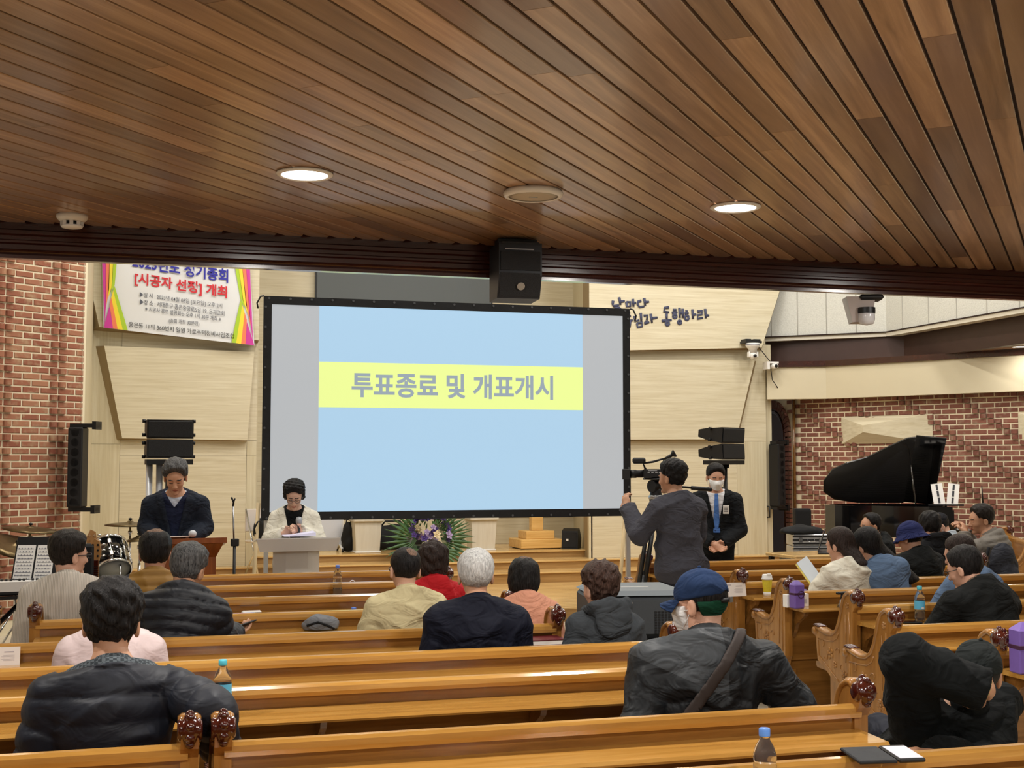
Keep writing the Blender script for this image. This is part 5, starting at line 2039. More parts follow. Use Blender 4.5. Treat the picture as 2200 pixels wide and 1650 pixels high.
_r = seat_rig(1.25, .22, 0, 0, .2, arms={'L': 'front', 'R': 'front'}, head=(.55, .9, 0), shoulder=.18, bulk=1.0)
make_person('man in a dark cap looking down, white mask lowered', (7.16, 10.0, 0), R(20), _r, SK2,
            hairs(th=.008, top=.003, amp=.001),
            [top('jacket', 'pale_grey_shirt', (150, 158, 166), .020, .9, fold=.006, seed=20, collar=(.066, .008, .018))], face=.006, mask=True,
            extra=lambda ob, rig, toH, hs: bcap(ob, rig, toH, hs, cloth('charcoal_cap', (34, 34, 38), .9), False))
_r = seat_rig(1.32, .10, -.03, .3, .12, arms={'L': [(-.25, .24, .88), (-.135, .25, 1.045)], 'R': [(.18, .27, .84), (-.035, .29, 1.04)]}, head=(.15, .75, -.05), shoulder=.185, bulk=1.1)
make_person('man in a grey padded jacket with his hands folded at his mouth', (7.04, 9.30, 0), R(32), _r, SK1,
            hairs(mat=H_BLACKB, th=.014, top=.016, amp=.003, seed=21),
            [top('jacket', 'taupe_padded_nylon', (112, 106, 98), .028, .6, quilt=.017, fold=.004, seed=21, collar=(.074, .014, .03))],
            hands={0: dict(dir=(.5, .25, .8), palm=(.3, .9, -.2), curl=.8, side=1), 1: dict(dir=(-.5, .15, .85), palm=(-.3, .9, -.2), curl=.8, side=-1)}, face=.0055)
_r = seat_rig(1.215, .10, 0, 0, .15, arms={'L': 'front', 'R': 'front'}, head=(.10, .12, 0), shoulder=.18, bulk=1.08)
make_person('man with a white mask seen from the side at the laptop', (6.53, 10.25, 0), R(78), _r, SK1,
            hairs(th=.010, top=.012, amp=.002, seed=22, front=.038),
            [top('jacket', 'black_cotton_jacket', (20, 22, 22), .024, .85, fold=.006, ff=5, seed=22, collar=(.07, .010, .024))], face=.0055, mask=True)

# ------------------------------------------------------------------ standing people
# man at the wooden lectern
_r = Rig(False, .985, .10, 0, 0, .10, arms={'L': [(-.215, .06, 1.16), (-.11, .30, 1.07)], 'R': [(.215, .06, 1.16), (.11, .30, 1.07)]}, head=(.50, .05, .03), shoulder=.18, bulk=1.02)
_vs = dict(depth=.34, w=.085)
make_person('standing grey-haired man in a dark blazer reading at the wooden lectern', (.20, 10.28, 0), PI - R(6), _r, (206, 156, 126),
            hairs(mat=H_GREY, th=.020, top=.020, f=20, amp=.006, amp2=.003, seed=23, front=.060),
            [top('shirt', 'pale_blue_shirt', (190, 198, 214), .006, sleeves=False, fold=.001, collar=(.062, .005, .020)),
             top('sweater', 'navy_knit_sweater', (30, 36, 60), .012, sleeves=False, fold=.001, vee=dict(depth=.075, w=.055)),
             top('blazer', 'dark_blazer_wool', (32, 38, 50), .024, .85, fold=.004, ff=6, seed=23, vee=dict(depth=.40, w=.085), collar=(.072, .008, .024), low=.80)],
            hands={0: dict(palm=(0, 0, -1), curl=.3, side=-1), 1: dict(palm=(0, 0, -1), curl=.3, side=1)}, face=.0045)
# woman at the acrylic lectern with microphone
_r = Rig(False, .875, .06, 0, 0, .08, arms={'L': [(-.20, .09, 1.02), (-.06, .24, 1.085)], 'R': [(.20, .09, 1.02), (.075, .25, 1.075)]}, head=(.50, -.02, .0), shoulder=.165, bulk=.98)
make_person('woman in a white jacket with glasses speaking into a microphone', (1.19, 10.92, 0), PI - R(8), _r, (214, 172, 150),
            dict(style='bob', mat=H_BLACK, th=.018, top=.020, f=26, amp=.009, amp2=.004, nape=-.035, seed=24, front=.070),
            [top('blouse', 'black_blouse', (16, 16, 18), .010, sleeves=False, fold=.001, neck=.012),
             top('jacket', 'ivory_jacket', (228, 224, 210), .022, .85, fold=.003, ff=6, seed=24, vee=dict(depth=.36, w=.075), low=.52, skirt=True)],
            fem=True, hands={0: dict(dir=(.75, .25, .45), palm=(.3, 1, 0), curl=.95, side=1), 1: dict(dir=(-.85, .3, .25), palm=(-.2, 1, -.1), curl=.9, side=-1)},
            glasses=plain('rimless_glasses', (120, 110, 110), .2, .8), face=.0042)
# camera operator from behind
_r = Rig(False, .978, .03, -.02, .0, .06, arms={'L': [(-.30, .10, 1.14), (-.23, .34, 1.33)], 'R': [(.23, .10, 1.12), (.12, .30, 1.05)]}, head=(.02, .32, 0), shoulder=.185, bulk=1.15)
make_person('camera operator in a charcoal long-sleeved shirt seen from behind', (3.735, 8.55, 0), R(14), _r, SK1,
            hairs(th=.016, top=.020, f=24, amp=.006, amp2=.003, seed=25),
            [top('shirt', 'charcoal_jersey', (70, 70, 78), .024, .95, fold=.010, ff=6, seed=25, collar=(.068, .006, .012), low=.78)],
            hands={0: dict(dir=(.1, .5, .8), palm=(.9, .3, 0), curl=.7, side=1)}, face=.0055)


# man in black suit with blue tie and badge
def _tie(ob, rig, toH, hs):
    def tf(P):
        L = (P - rig.neckb) @ rig.RT2
        d = np.abs(rig.torso(P, .0165)) - .010
        w = .016 + .018 * np.clip((-.03 - L[:, 2]) / .35, 0, 1)
        return np.maximum(np.maximum(np.abs(L[:, 0]) - w, d), np.maximum(L[:, 2] + .005, np.maximum(-.37 - L[:, 2], -L[:, 1])))
    v, f = surfnet(tf, rig.neckb - A(.15, .12, .5), rig.neckb + A(.15, .3, .1), .006)
    link('tie', mesh_np('tie', [(v, f, 0)], [cloth('blue_silk_tie', (74, 118, 190), .5)]), ob)
    q = rig.chest + rig.RT2 @ A(-.085, .152, .0)
    b = MB().rbox((-.028, -.002, -.04), (.028, .002, .04), .002).build('name_badge', M['white'], ob, tuple(q), (R(-4), 0, 0))
    m = MB()
    for i in range(3):
        m.box((-.018, -.0032 + .0055, -.02 + i * .016), (.018, .0036, -.016 + i * .016))
    m.build('badge_print', M['ink'], b)


_r = Rig(False, .960, .03, 0, 0, .05, arms={'L': [(-.225, .06, 1.03), (-.035, .22, .90)], 'R': [(.225, .06, 1.03), (.045, .23, .91)]}, head=(.28, .12, .0), shoulder=.18, bulk=1.0)
make_person('standing man in a black suit, blue tie and white mask with hands clasped', (5.14, 10.95, 0), PI - R(20), _r, (208, 158, 130),
            hairs(th=.014, top=.012, amp=.002, seed=26, front=.064),
            [top('shirt', 'white_shirt', (232, 232, 236), .011, sleeves=False, fold=.001, collar=(.062, .005, .018)),
             top('suit_jacket', 'black_suit_wool', (22, 24, 27), .024, .85, fold=.004, ff=6, seed=26, vee=dict(depth=.38, w=.08), collar=(.072, .007, .020), low=.78)],
            pants=('black_suit_trousers', (20, 21, 24)), mask=True,
            hands={0: dict(dir=(.8, .3, -.4), palm=(.2, 1, .2), curl=.6, side=1), 1: dict(dir=(-.8, .3, -.45), palm=(-.2, 1, .2), curl=.6, side=-1)}, face=.0048, extra=_tie)
# ================================================================== lettering helpers
def text_obj(name, body, mat, p0, p1, height, parent, off, bold=0.0):
    """lettering whose lower left and lower right corners are p0 and p1 in the x-z plane, pushed by off along y"""
    v, f = TEXTS[body]
    v = v.copy()
    hh = v[:, 1].max()
    p0, p1 = Vector(p0), Vector(p1)
    ux = p1 - p0
    uz = Vector((0, 0, height))
    m = MB()
    m.add([p0 + ux * q[0] + uz * (q[1] / hh) + Vector((0, off, 0)) for q in v], f)
    m.f = [tuple(x[::-1]) if False else x for x in m.f]
    return m.build(name, mat, parent)


def flat_poly(pts, y, th, mat, name, parent):
    """thin flat shape in the x-z plane"""
    m = MB()
    m.prism([(p[0], p[2]) for p in pts], y - th, y, 'y')
    return m.build(name, mat, parent)


# ================================================================== projection screen with the slide
SY = 11.6
sx0, sx1, sz0, sz1 = .965, 4.54, 1.14, 3.185
sn = empty('projection_screen', ((sx0 + sx1) / 2, SY, 0), 0, 'large portable projection screen with a black border showing a slide', 'screen')
_inv = Matrix.Translation((-(sx0 + sx1) / 2, -SY, 0))


def under(o, parent_empty_loc):
    o.location = Vector(o.location) - Vector(parent_empty_loc)
    return o


def local_build(m, name, mat, e):
    """build from world coordinates under an unrotated empty"""
    L = Vector(e.location)
    m.v = [tuple(Vector(v) - L) for v in m.v]
    return m.build(name, mat, e)


def lit(name, col, s):
    return plain(name, [k * .55 for k in col], .9, emit=col, estr=s, spec=.1)  # own glow stands in for the projector's light on the fabric


M['scr_white'] = lit('screen_margin', (198, 202, 206), .62)
M['scr_blue'] = lit('slide_blue', (172, 206, 232), .80)
M['scr_yellow'] = lit('slide_yellow', (232, 246, 152), .82)
M['scr_text'] = lit('slide_grey_letters', (160, 174, 186), .70)
b = .075
local_build(MB().box((sx0 + b, SY, sz0 + b), (sx1 - b, SY + .004, sz1 - b)), 'fabric', M['scr_white'], sn)
bl = plain('black_vinyl_border', (20, 21, 24), .45, noise=.4, nscale=10, bump=.5)
bo = local_build(MB().box((sx0, SY - .006, sz1 - b), (sx1, SY + .01, sz1)).box((sx0, SY - .006, sz0), (sx1, SY + .01, sz0 + b))
                 .box((sx0, SY - .006, sz0 + b), (sx0 + b, SY + .01, sz1 - b)).box((sx1 - b, SY - .006, sz0 + b), (sx1, SY + .01, sz1 - b)), 'border', bl, sn)
gm = MB()
for i in range(19):
    x = sx0 + .05 + (sx1 - sx0 - .1) * i / 18
    for z in (sz0 + .02, sz1 - .02):
        gm.lathe([(.006, 0), (.011, -.004), (.011, .004)], 8, Matrix.Translation((x, SY - .008, z)) @ Matrix.Rotation(PI / 2, 4, 'X'))
for i in range(11):
    z = sz0 + .1 + (sz1 - sz0 - .2) * i / 10
    for x in (sx0 + .02, sx1 - .02):
        gm.lathe([(.006, 0), (.011, -.004), (.011, .004)], 8, Matrix.Translation((x, SY - .008, z)) @ Matrix.Rotation(PI / 2, 4, 'X'))
gm.v = [tuple(Vector(v) - Vector(sn.location)) for v in gm.v]
setp(gm.build('eyelet', plain('dark_eyelet', (92, 94, 98), .4, .5), bo), kind='stuff')
fx0, fx1 = at_y(684, 900, SY).x, at_y(1252, 900, SY).x
sl = local_build(MB().box((fx0, SY - .004, sz0 + b), (fx1, SY - .0005, sz1 - b)), 'slide', M['scr_blue'], sn)
bz1, bz0 = at_y(960, 783, SY).z, at_y(960, 878, SY).z
_m = MB().box((fx0, SY - .006, bz0), (fx1, SY - .0045, bz1))
_m.v = [tuple(Vector(v) - Vector(sn.location)) for v in _m.v]
yb = _m.build('yellow_band', M['scr_yellow'], sl)
p0, p1 = at_y(755, 853, SY), at_y(1188, 858, SY)
zt = (p0.z + p1.z) / 2 - .004
L = Vector(sn.location)
text_obj('slide_text', '투표종료 및 개표개시', M['scr_text'], (p0.x - L.x, 0, zt - L.z), (p1.x - L.x, 0, zt - L.z), .235, sl, -.0075, .028)
# supports: pale wooden poles and grey legs
pw = wood('pale_pine_pole', [(208, 184, 140), (222, 200, 158)], 'z', 1, .6)
for xt, xb in ((sx0 - .02, sx0 - .09), (sx1 - .03, sx1 - .17)):
    local_build(MB().cyl((xb, SY - .03, 0), (xt, SY + .04, 1.3), .018, 8), 'wooden_pole', pw, sn)
galu = plain('grey_aluminium', (196, 196, 198), .35, .6)
for x in (sx0 + .05, sx1 - .02):
    lm = MB()
    lm.box((x - .02, SY + .012, 0), (x + .02, SY + .05, sz1 - .05)).box((x - .03, SY - .3, 0), (x + .03, SY + .35, .03))
    local_build(lm, 'leg', galu, sn)
for x, z, s in ((sx0, sz1, -1), (sx1, sz1, 1), (sx0, sz0, -1), (sx1, sz0, 1)):
    sm = MB()
    sm.tube([(x, SY - .01, z), (x + s * .03, SY - .02, z - .01), (x + s * .06, SY - .02, z - .07), (x + s * .05, SY - .02, z - .12)], .008, 6)
    local_build(sm, 'tie_strap', M['black'], sn)

# ================================================================== banner on the stage wall
BY = 15.60
bq = lambda x, y, Y=BY: at_y(180 + x / 5.5, 540 + y / 5.5, Y)
tl, tr, br, bl_ = bq(205, -160), bq(1955, 20), bq(2018, 1112), bq(232, 902)
bn = empty('event_banner', bl_, 0, 'white event banner with Korean lettering and rainbow ribbon edges', 'banner')
LB = Vector(bn.location)
gm = MB()
NX, NZ = 40, 24
vs = []
for side in (0, 1):
    for j in range(NZ + 1):
        for i in range(NX + 1):
            s, t = i / NX, j / NZ
            p = bl_.lerp(br, s).lerp(tl.lerp(tr, s), t)
            w = .006 * math.sin(9 * s + 5 * t) * math.sin(3 * t) + .004 * math.sin(22 * s - 6 * t)
            vs.append((p.x - LB.x, p.y - LB.y + w + .012 + side * .003, p.z - LB.z))
fs = []
n1 = (NX + 1) * (NZ + 1)
for j in range(NZ):
    for i in range(NX):
        a = j * (NX + 1) + i
        fs.append((a, a + 1, a + NX + 2, a + NX + 1))
        fs.append((n1 + a, n1 + a + NX + 1, n1 + a + NX + 2, n1 + a + 1))
gm.add(vs, fs, True)
gm.build('cloth', plain('white_banner_cloth', (226, 228, 230), .6, bump=.1, nscale=4), bn)
BC = {n: plain('banner_' + n, c, .6) for n, c in dict(magenta=(206, 62, 160), orange=(240, 130, 92), yellow=(244, 220, 60), lime=(172, 206, 52), blue=(46, 46, 160), red=(206, 44, 56), grey=(88, 92, 104), dark=(34, 36, 40)).items()}


def bst(x, y, mx):
    """ribbon corner in crop units of the left edge -> point on the banner"""
    s, t = (x - 208) / 1790.0, (904 - y) / 1062.0
    if mx:
        s = 1 - s
    return bl_.lerp(br, s).lerp(tl.lerp(tr, s), t) - LB


def bpoly(name, col, pts, mx, dy=0.0):
    flat_poly([bst(*p, mx) for p in pts], -.002 + dy, .002, BC[col], name, bn)


def ribbons(mx):
    bpoly('ribbon_magenta', 'magenta', [(208, -150), (262, -145), (248, 560), (225, 880)], mx)
    bpoly('ribbon_orange', 'orange', [(262, -145), (315, -140), (285, 440), (240, 690)], mx)
    bpoly('ribbon_yellow', 'yellow', [(315, -140), (365, -132), (320, 400), (268, 560)], mx)
    bpoly('ribbon_lime', 'lime', [(365, -132), (412, -128), (352, 380), (306, 500)], mx)
    bpoly('ribbon_lime', 'lime', [(350, 395), (490, 902), (432, 902), (332, 450)], mx, -.001)
    bpoly('ribbon_yellow', 'yellow', [(332, 450), (432, 902), (372, 902), (308, 535)], mx, -.001)
    bpoly('ribbon_orange', 'orange', [(308, 535), (372, 902), (318, 902), (286, 620)], mx, -.001)
    bpoly('ribbon_magenta', 'magenta', [(286, 640), (318, 902), (212, 902)], mx, -.001)


ribbons(False)
ribbons(True)


def bline(body, col, a, b_, h, bold=0.0):
    A_, B_ = bq(*a) - LB, bq(*b_) - LB
    hz = (bq(a[0], a[1] - h) - bq(*a)).z
    text_obj('banner_text', body, BC[col], (A_.x, 0, A_.z), (B_.x, 0, B_.z), hz, bn, -.005, bold)


bline('2023년도 정기총회', 'blue', (570, 190), (1705, 375), 165, .03)
bline('[시공자 선정] 개최', 'red', (600, 405), (1692, 575), 165, .03)
bline('▶일 시 : 2023년 04월 08일 [토요일] 오후 2시', 'grey', (662, 545), (1635, 682), 66)
bline('▶장 소 : 서대문구 홍은중앙로5길 19, 은제교회', 'grey', (665, 628), (1660, 770), 66)
bline('※ 시공사 홍보 설명회는 오후 1시 30분 개최 ※', 'grey', (725, 705), (1620, 830), 58)
bline('(총회 개최 30분전)', 'grey', (1005, 852), (1365, 890), 62)
bline('홍은동 11의 360번지 일원 가로주택정비사업조합', 'dark', (532, 893), (1780, 1035), 64, .012)

# ================================================================== brush lettering on the stage wall
CY = 15.66
cq = lambda x, y: at_y(1240 + x / 4.783, 580 + y / 4.783, CY)
wl = empty('wall_lettering', cq(370, 600), 0, 'dark brush-written Korean words on the upper right stage wall', 'lettering')
LW = Vector(wl.location)
M['brush'] = plain('navy_brush_letters', (62, 66, 92), .6)
circ = lambda x, y, r, n=12: [(x + r * math.cos(2 * PI * k / n), y + r * 1.1 * math.sin(2 * PI * k / n)) for k in range(n + 1)]
glyphs = {
    'nal': [[(370, 315), (366, 350), (372, 370), (430, 362)], [(432, 280), (440, 320), (445, 360)], [(445, 325), (490, 318)], [(385, 392), (440, 386)], [(440, 386), (438, 410), (392, 414), (390, 436), (445, 430)]],
    'ma': [[(507, 328), (512, 376), (546, 372), (547, 328), (507, 328)], [(572, 298), (580, 378)], [(580, 340), (606, 336)]],
    'da': [[(660, 318), (628, 322), (622, 350), (640, 380), (690, 374)], [(690, 288), (700, 368)], [(700, 330), (740, 326)]],
    'ju': [[(500, 440), (545, 436)], [(522, 440), (500, 480)], [(524, 446), (548, 482)], [(500, 526), (572, 516)], [(546, 520), (540, 592)]],
    'nim': [[(590, 472), (596, 526), (638, 514)], [(654, 440), (660, 532)], [(616, 546), (622, 588), (668, 580), (666, 540), (616, 546)]],
    'gwa': [[(684, 472), (722, 464), (716, 516)], [(690, 548), (742, 536)], [(712, 518), (714, 540)], [(756, 450), (770, 542)], [(770, 496), (826, 488)]],
    'dong': [[(944, 384), (900, 388), (890, 426), (946, 434)], [(918, 446), (922, 512)], [(870, 524), (972, 512)], circ(928, 550, 17)],
    'haeng': [[(986, 412), (1022, 408)], [(974, 440), (1030, 432)], circ(1004, 474, 18), [(1052, 388), (1056, 492)], [(1084, 398), (1086, 492)], [(1056, 442), (1084, 438)], circ(1054, 536, 16)],
    'ha': [[(1114, 424), (1136, 420)], [(1106, 448), (1146, 440)], circ(1127, 490, 20), [(1184, 404), (1190, 502)], [(1190, 460), (1224, 454)]],
    'ra': [[(1236, 426), (1286, 420), (1282, 456), (1240, 462), (1238, 502), (1294, 490)], [(1316, 400), (1322, 496)], [(1320, 466), (1356, 468)]],
}
for g in glyphs.values():
    m = MB()
    for st in g:
        pts = [cq(*p) - LW for p in st]
        n = len(pts)
        r = [.017 * (1.15 if i == 0 else .8 if i == n - 1 else 1) for i in range(n)]
        k = len(m.v)
        m.tube(pts, r, 8)
        m.v[k:] = [(v[0], v[1] * .25, v[2]) for v in m.v[k:]]
    m.build('character', M['brush'], wl)

# ================================================================== folded wooden diffuser panels on the brick wall
def bowtie(s, label, w=1.32, h=.38, z=2.1):
    """faceted panel on the right wall: s = distance from the corner along the wall"""
    o = empty('wall_panel', (RC[0] + .49 * s, RC[1] - .872 * s, z), RA, label, 'wall panel', 'faceted wall panels')
    x0, x1 = w / 2, -w / 2
    m0 = .30
    k = .14
    P = dict(a=(x0, .02, h / 2 - .02), b=(x1, .02, h / 2), c=(x1, .02, -h / 2), d=(x0, .02, -h / 2), m=(m0 * .9, k, .055), n=(m0 * .9, k, -.035))
    q = lambda *n: [P[i] for i in n]
    for nm, f in (('upper_facet', q('a', 'm', 'b')), ('lower_facet', q('d', 'c', 'n')), ('side_facet', q('a', 'd', 'n', 'm')), ('long_facet', q('b', 'm', 'n', 'c'))):
        n = len(f)
        back = [(p[0], p[1] - .012, p[2]) for p in f]
        MB().frustum(f, back).build(nm, M['panel'], o)
    MB().box((x1 + .01, -.0, -h / 2 + .01), (x0 - .01, .018, h / 2 - .03)).build('backing', M['panel_edge'], o)
    return o


bowtie(1.42, 'faceted pale wood panel on the brick wall above the piano')
bowtie(3.86, 'faceted pale wood panel at the right edge of the picture')


# ================================================================== loudspeakers
def column_speaker(c, rz, h, label):
    e = empty('column_speaker', c, rz, label, 'speaker')
    MB().rbox((-.075, -.085, 0), (.075, .085, h), .012).build('cabinet', M['black'], e)
    g = MB().box((-.065, -.09, .03), (.065, -.084, h - .03)).build('grille', M['grille'], e)
    m = MB()
    for i in range(8):
        m.lathe([(.0001, -.003), (.035, -.004), (.042, 0)], 14, Matrix.Translation((0, -.09, h * (i + .5) / 8)) @ Matrix.Rotation(PI / 2, 4, 'X'))
    m.build('driver', M['black'], g)
    for z in (-.04, h):
        MB().box((-.07, -.05, z), (.2, .06, z + .04)).box((.16, -.06, z - .02), (.2, .1, z + .06)).build('bracket', M['black'], e)
    return e


_c = at_y(165, 1090, 13.35)
column_speaker((_c.x, 13.35, _c.z), R(-18), .80, 'slim black column loudspeaker at the edge of the left brick wall')
_c = at_y(1668, 1088, 15.75)
column_speaker((_c.x, 15.72, _c.z), R(25), .86, 'slim black column loudspeaker beside the arched door')


def line_array(c, rz, label, w=.60, h=.27, pole=True):
    """two stacked wide cabinets on a pole"""
    e = empty('line_array_speaker', (c[0], c[1], 0), rz, label, 'speaker')
    z0 = c[2]
    for i in range(2):
        z = z0 + i * (h + .012) + .05
        tl_ = R(5) if i else R(-3)
        T = Matrix.Translation((0, 0, z + h / 2)) @ Matrix.Rotation(tl_, 4, 'X')
        m = MB()
        pts = [(-.05, -h / 2), (.16, -h / 2 * .72), (.26, -h / 2 * .45), (.26, h / 2 * .45), (.16, h / 2 * .72), (-.05, h / 2)]
        m.prism([(y, zz) for y, zz in pts], -w / 2, w / 2, 'x', T)
        cb = m.build('cabinet', M['black'], e)
        g = MB().rbox((-w / 2 + .01, -.062, -h / 2 + .012), (w / 2 - .01, -.05, h / 2 - .012), .005, T).build('grille', M['grille'], cb)
        k = MB()
        for sx in (-1, 1):
            for zz in (-.06, .06):
                k.cyl(T @ Vector((sx * w / 2, .1, zz)), T @ Vector((sx * (w / 2 + .03), .1, zz)), .016, 10)
        k.build('knob', M['black'], cb)
    MB().box((-w / 2, -.05, z0), (w / 2, .2, z0 + .045)).build('base_frame', M['black'], e)
    if pole:
        MB().cyl((0, .06, .05), (0, .06, z0), .022, 12).build('pole', M['black'], e)
        m = MB()
        for k in range(3):
            a = R(30 + 120 * k)
            m.tube([(0, .06, .6), (.35 * math.cos(a), .06 + .35 * math.sin(a), .02)], .014, 8)
        m.build('tripod_leg', M['black'], e)
        m = MB()
        for k in (-1, 1):
            m.cyl((k * .05, .06, z0 - .04), (k * .05, .06, z0), .016, 8)
        m.build('clamp_screw', M['black'], e)
    return e


_c = at_y(364, 998, 11.3)
la = line_array((_c.x, 11.3, _c.z), PI * 0 + R(4), 'black stacked loudspeaker behind the man at the wooden lectern', .39, .165, False)
m = MB()
for x in (-.16, -.075):
    m.cyl((x, .1, .1), (x, .1, _c.z), .028, 14)
m.build('lift_mast', plain('pale_aluminium_mast', (214, 216, 220), .35, .35), la)
MB().box((-.22, .04, _c.z - .62), (.02, .18, _c.z - .58)).box((-.22, .04, .3), (.02, .18, .36)).box((-.02, .06, .1), (.06, .16, _c.z)).build('mast_clamp', M['black'], la)
MB().box((-.3, -.15, 0), (.15, .35, .05)).build('mast_foot', M['black'], la)
_c = at_y(1568, 998, 12.4)
line_array((_c.x, 12.4, _c.z), R(30), 'black stacked loudspeaker on a pole behind the man in the black suit', .42, .17, True)

# ================================================================== wooden lectern, reading man
lc = empty('wooden_lectern', (.27, 9.98, 0), R(8), 'reddish brown wooden lectern with a slanted top', 'lectern')
rw = wood('reddish_lectern_wood', [(112, 54, 20), (136, 70, 28), (152, 84, 36)], 'z', 1, .3, .4, 0, 14)
MB().frustum([(-.20, -.14, 0), (.20, -.14, 0), (.20, .16, 0), (-.20, .16, 0)], [(-.20, -.14, .95), (.20, -.14, .95), (.20, .16, .95), (-.20, .16, .95)]).build('body', rw, lc)
MB().frustum([(-.27, -.20, 1.06), (.27, -.20, 1.06), (.27, .20, .98), (-.27, .20, .98)], [(-.27, -.20, 1.10), (.27, -.20, 1.10), (.27, .20, 1.02), (-.27, .20, 1.02)]).build('top', rw, lc)
MB().frustum([(-.20, -.14, .95), (.20, -.14, .95), (.20, .16, .95), (-.20, .16, .95)], [(-.25, -.18, 1.06), (.25, -.18, 1.06), (.25, .18, .985), (-.25, .18, .985)]).build('cornice', rw, lc)
m = MB()
for x in (-.14, -.07, 0, .07, .14):
    m.box((x - .012, -.152, .1), (x + .012, -.14, .8))
m.build('flute', rw, lc)
MB().rbox((-.24, -.18, 0), (.24, .2, .08), .01).build('plinth', rw, lc)
MB().tube([(-.06, -.15, .90), (.0, -.155, .945), (.06, -.15, .90), (0, -.15, .855), (-.06, -.15, .90)], .006, 6).build('emblem', M['steel'], lc)
_c = at_y(413, 1157, 10.0)
cup = empty('microphone', (_c.x, 9.93, 1.125), 0, 'pale round microphone lying on the wooden lectern', 'microphone')
MB().ball((0, 0, 0), (.03, .03, .028)).build('grille', plain('pale_grey_mesh', (206, 210, 216), .5), cup)
MB().cyl((0.0, .02, -.01), (.03, .14, -.02), .014, 10).build('handle', M['black'], cup)
pp = MB().box((-.12, -.1, 0), (.1, .1, .006)).build('paper_sheet', M['paper'], None, (.22, 10.02, 1.085), (R(-11), 0, R(8)))
setp(pp, 'sheet of paper on the wooden lectern', 'paper')

# acrylic lectern
ac = plain('frosted_acrylic', (252, 250, 246), .4, trans=.35, ior=1.1)
al = empty('acrylic_lectern', (1.16, 10.55, 0), R(2), 'frosted clear acrylic lectern in front of the woman in white', 'lectern')
MB().frustum([(-.34, -.20, 1.045), (.34, -.20, 1.045), (.31, -.18, .945), (-.31, -.18, .945)], [(-.34, -.19, 1.045), (.34, -.19, 1.045), (.31, -.17, .945), (-.31, -.17, .945)]).build('front_plate', ac, al)
MB().frustum([(-.34, -.20, 1.045), (.34, -.20, 1.045), (.32, .22, 1.0), (-.32, .22, 1.0)], [(-.34, -.20, 1.055), (.34, -.20, 1.055), (.32, .22, 1.01), (-.32, .22, 1.01)]).build('desk', ac, al)
for x0, x1 in ((-.19, -.09), (-.09, .0), (.0, .09), (.09, .19)):
    d0, d1 = (.04 if abs(x0) > .1 else 0), (.04 if abs(x1) > .1 else 0)
    MB().frustum([(x0, -.10 + d0, 0), (x1, -.10 + d1, 0), (x1, -.09 + d1, 0), (x0, -.09 + d0, 0)], [(x0, -.10 + d0, .98), (x1, -.10 + d1, .98), (x1, -.09 + d1, .98), (x0, -.09 + d0, .98)]).build('column_pane', ac, al)
MB().rbox((-.25, -.18, 0), (.25, .18, .02), .006).build('base', ac, al)
# microphone in her hand and papers
mc = empty('hand_microphone', (1.20, 10.66, 1.10), 0, 'microphone with a silver head held by the woman in white', 'microphone')
MB().cyl((0, 0, -.09), (0, 0, .05), .013, 12, .019).build('handle', plain('dark_grey_metal', (60, 64, 70), .35, .5), mc)
MB().lathe([(.019, .05), (.026, .062), (.027, .09), (.02, .108), (.0001, .114)], 16).build('head_grille', plain('silver_mesh', (176, 180, 186), .35, .6, bump=.5, nscale=500), mc)
ps = empty('script_papers', (1.16, 10.58, 1.06), 0, 'lilac-white papers on the acrylic lectern', 'papers')
MB().frustum([(-.10, -.10, .0), (.16, -.10, .0), (.16, .12, .0), (-.10, .12, .0)], [(-.10, -.10, .004), (.16, -.09, .03), (.16, .12, .034), (-.10, .12, .004)]).build('sheet', plain('lilac_paper', (214, 212, 238), .8), ps)

# microphone stand
_c = at_y(503, 1230, 10.3)
ms = empty('microphone_stand', (_c.x, 10.3, 0), 0, 'black microphone stand between the two lecterns', 'stand')
MB().cyl((0, 0, .02), (0, 0, 1.02), .012, 10).build('lower_tube', M['black'], ms)
MB().cyl((.0, 0, .92), (-.015, 0, 1.33), .007, 8).build('upper_rod', M['steel'], ms)
MB().rbox((-.03, -.02, 1.0), (.035, .02, 1.06), .006).build('clutch', M['black'], ms)
MB().tube([(-.015, 0, 1.32), (-.012, -.01, 1.35), (-.03, -.02, 1.39)], .008, 8).tube([(-.012, -.01, 1.35), (-.002, -.02, 1.38)], .006, 6).build('clip', M['black'], ms)
MB().lathe([(.0001, 0), (.12, 0), (.12, .015), (.03, .03), (.02, .12), (.0001, .12)], 24).build('base', M['black'], ms)

# ================================================================== things on the stage
SZ = ST_Z


def on_stage(x, y, Y):
    p = at_y(x, y, Y)
    return p


# two white pedestals
for i, (px, Y, lab) in enumerate(((786, 16.35, 'pale pedestal on the stage beside the black bags'), (1033, 16.35, 'pale pedestal on the stage right of the flowers'))):
    c = at_y(px, 1180, Y)
    e = empty('pedestal', (c.x, Y, SZ), R(2), lab, 'pedestal', 'stage pedestals')
    wm = wood('limed_pedestal_wood', [(206, 198, 180), (218, 212, 196)], 'z', 1, .5) if 'limed_pedestal_wood' not in bpy.data.materials else bpy.data.materials['limed_pedestal_wood']
    MB().frustum([(-.155, -.13, .02), (.155, -.13, .02), (.155, .13, .02), (-.155, .13, .02)], [(-.175, -.15, .40), (.175, -.15, .40), (.175, .15, .40), (-.175, .15, .40)]).build('body', wm, e)
    MB().rbox((-.17, -.15, 0), (.17, .15, .022), .006).build('foot', M['white'], e)
    MB().rbox((-.20, -.18, .40), (.20, .18, .455), .012).build('top', wm, e)

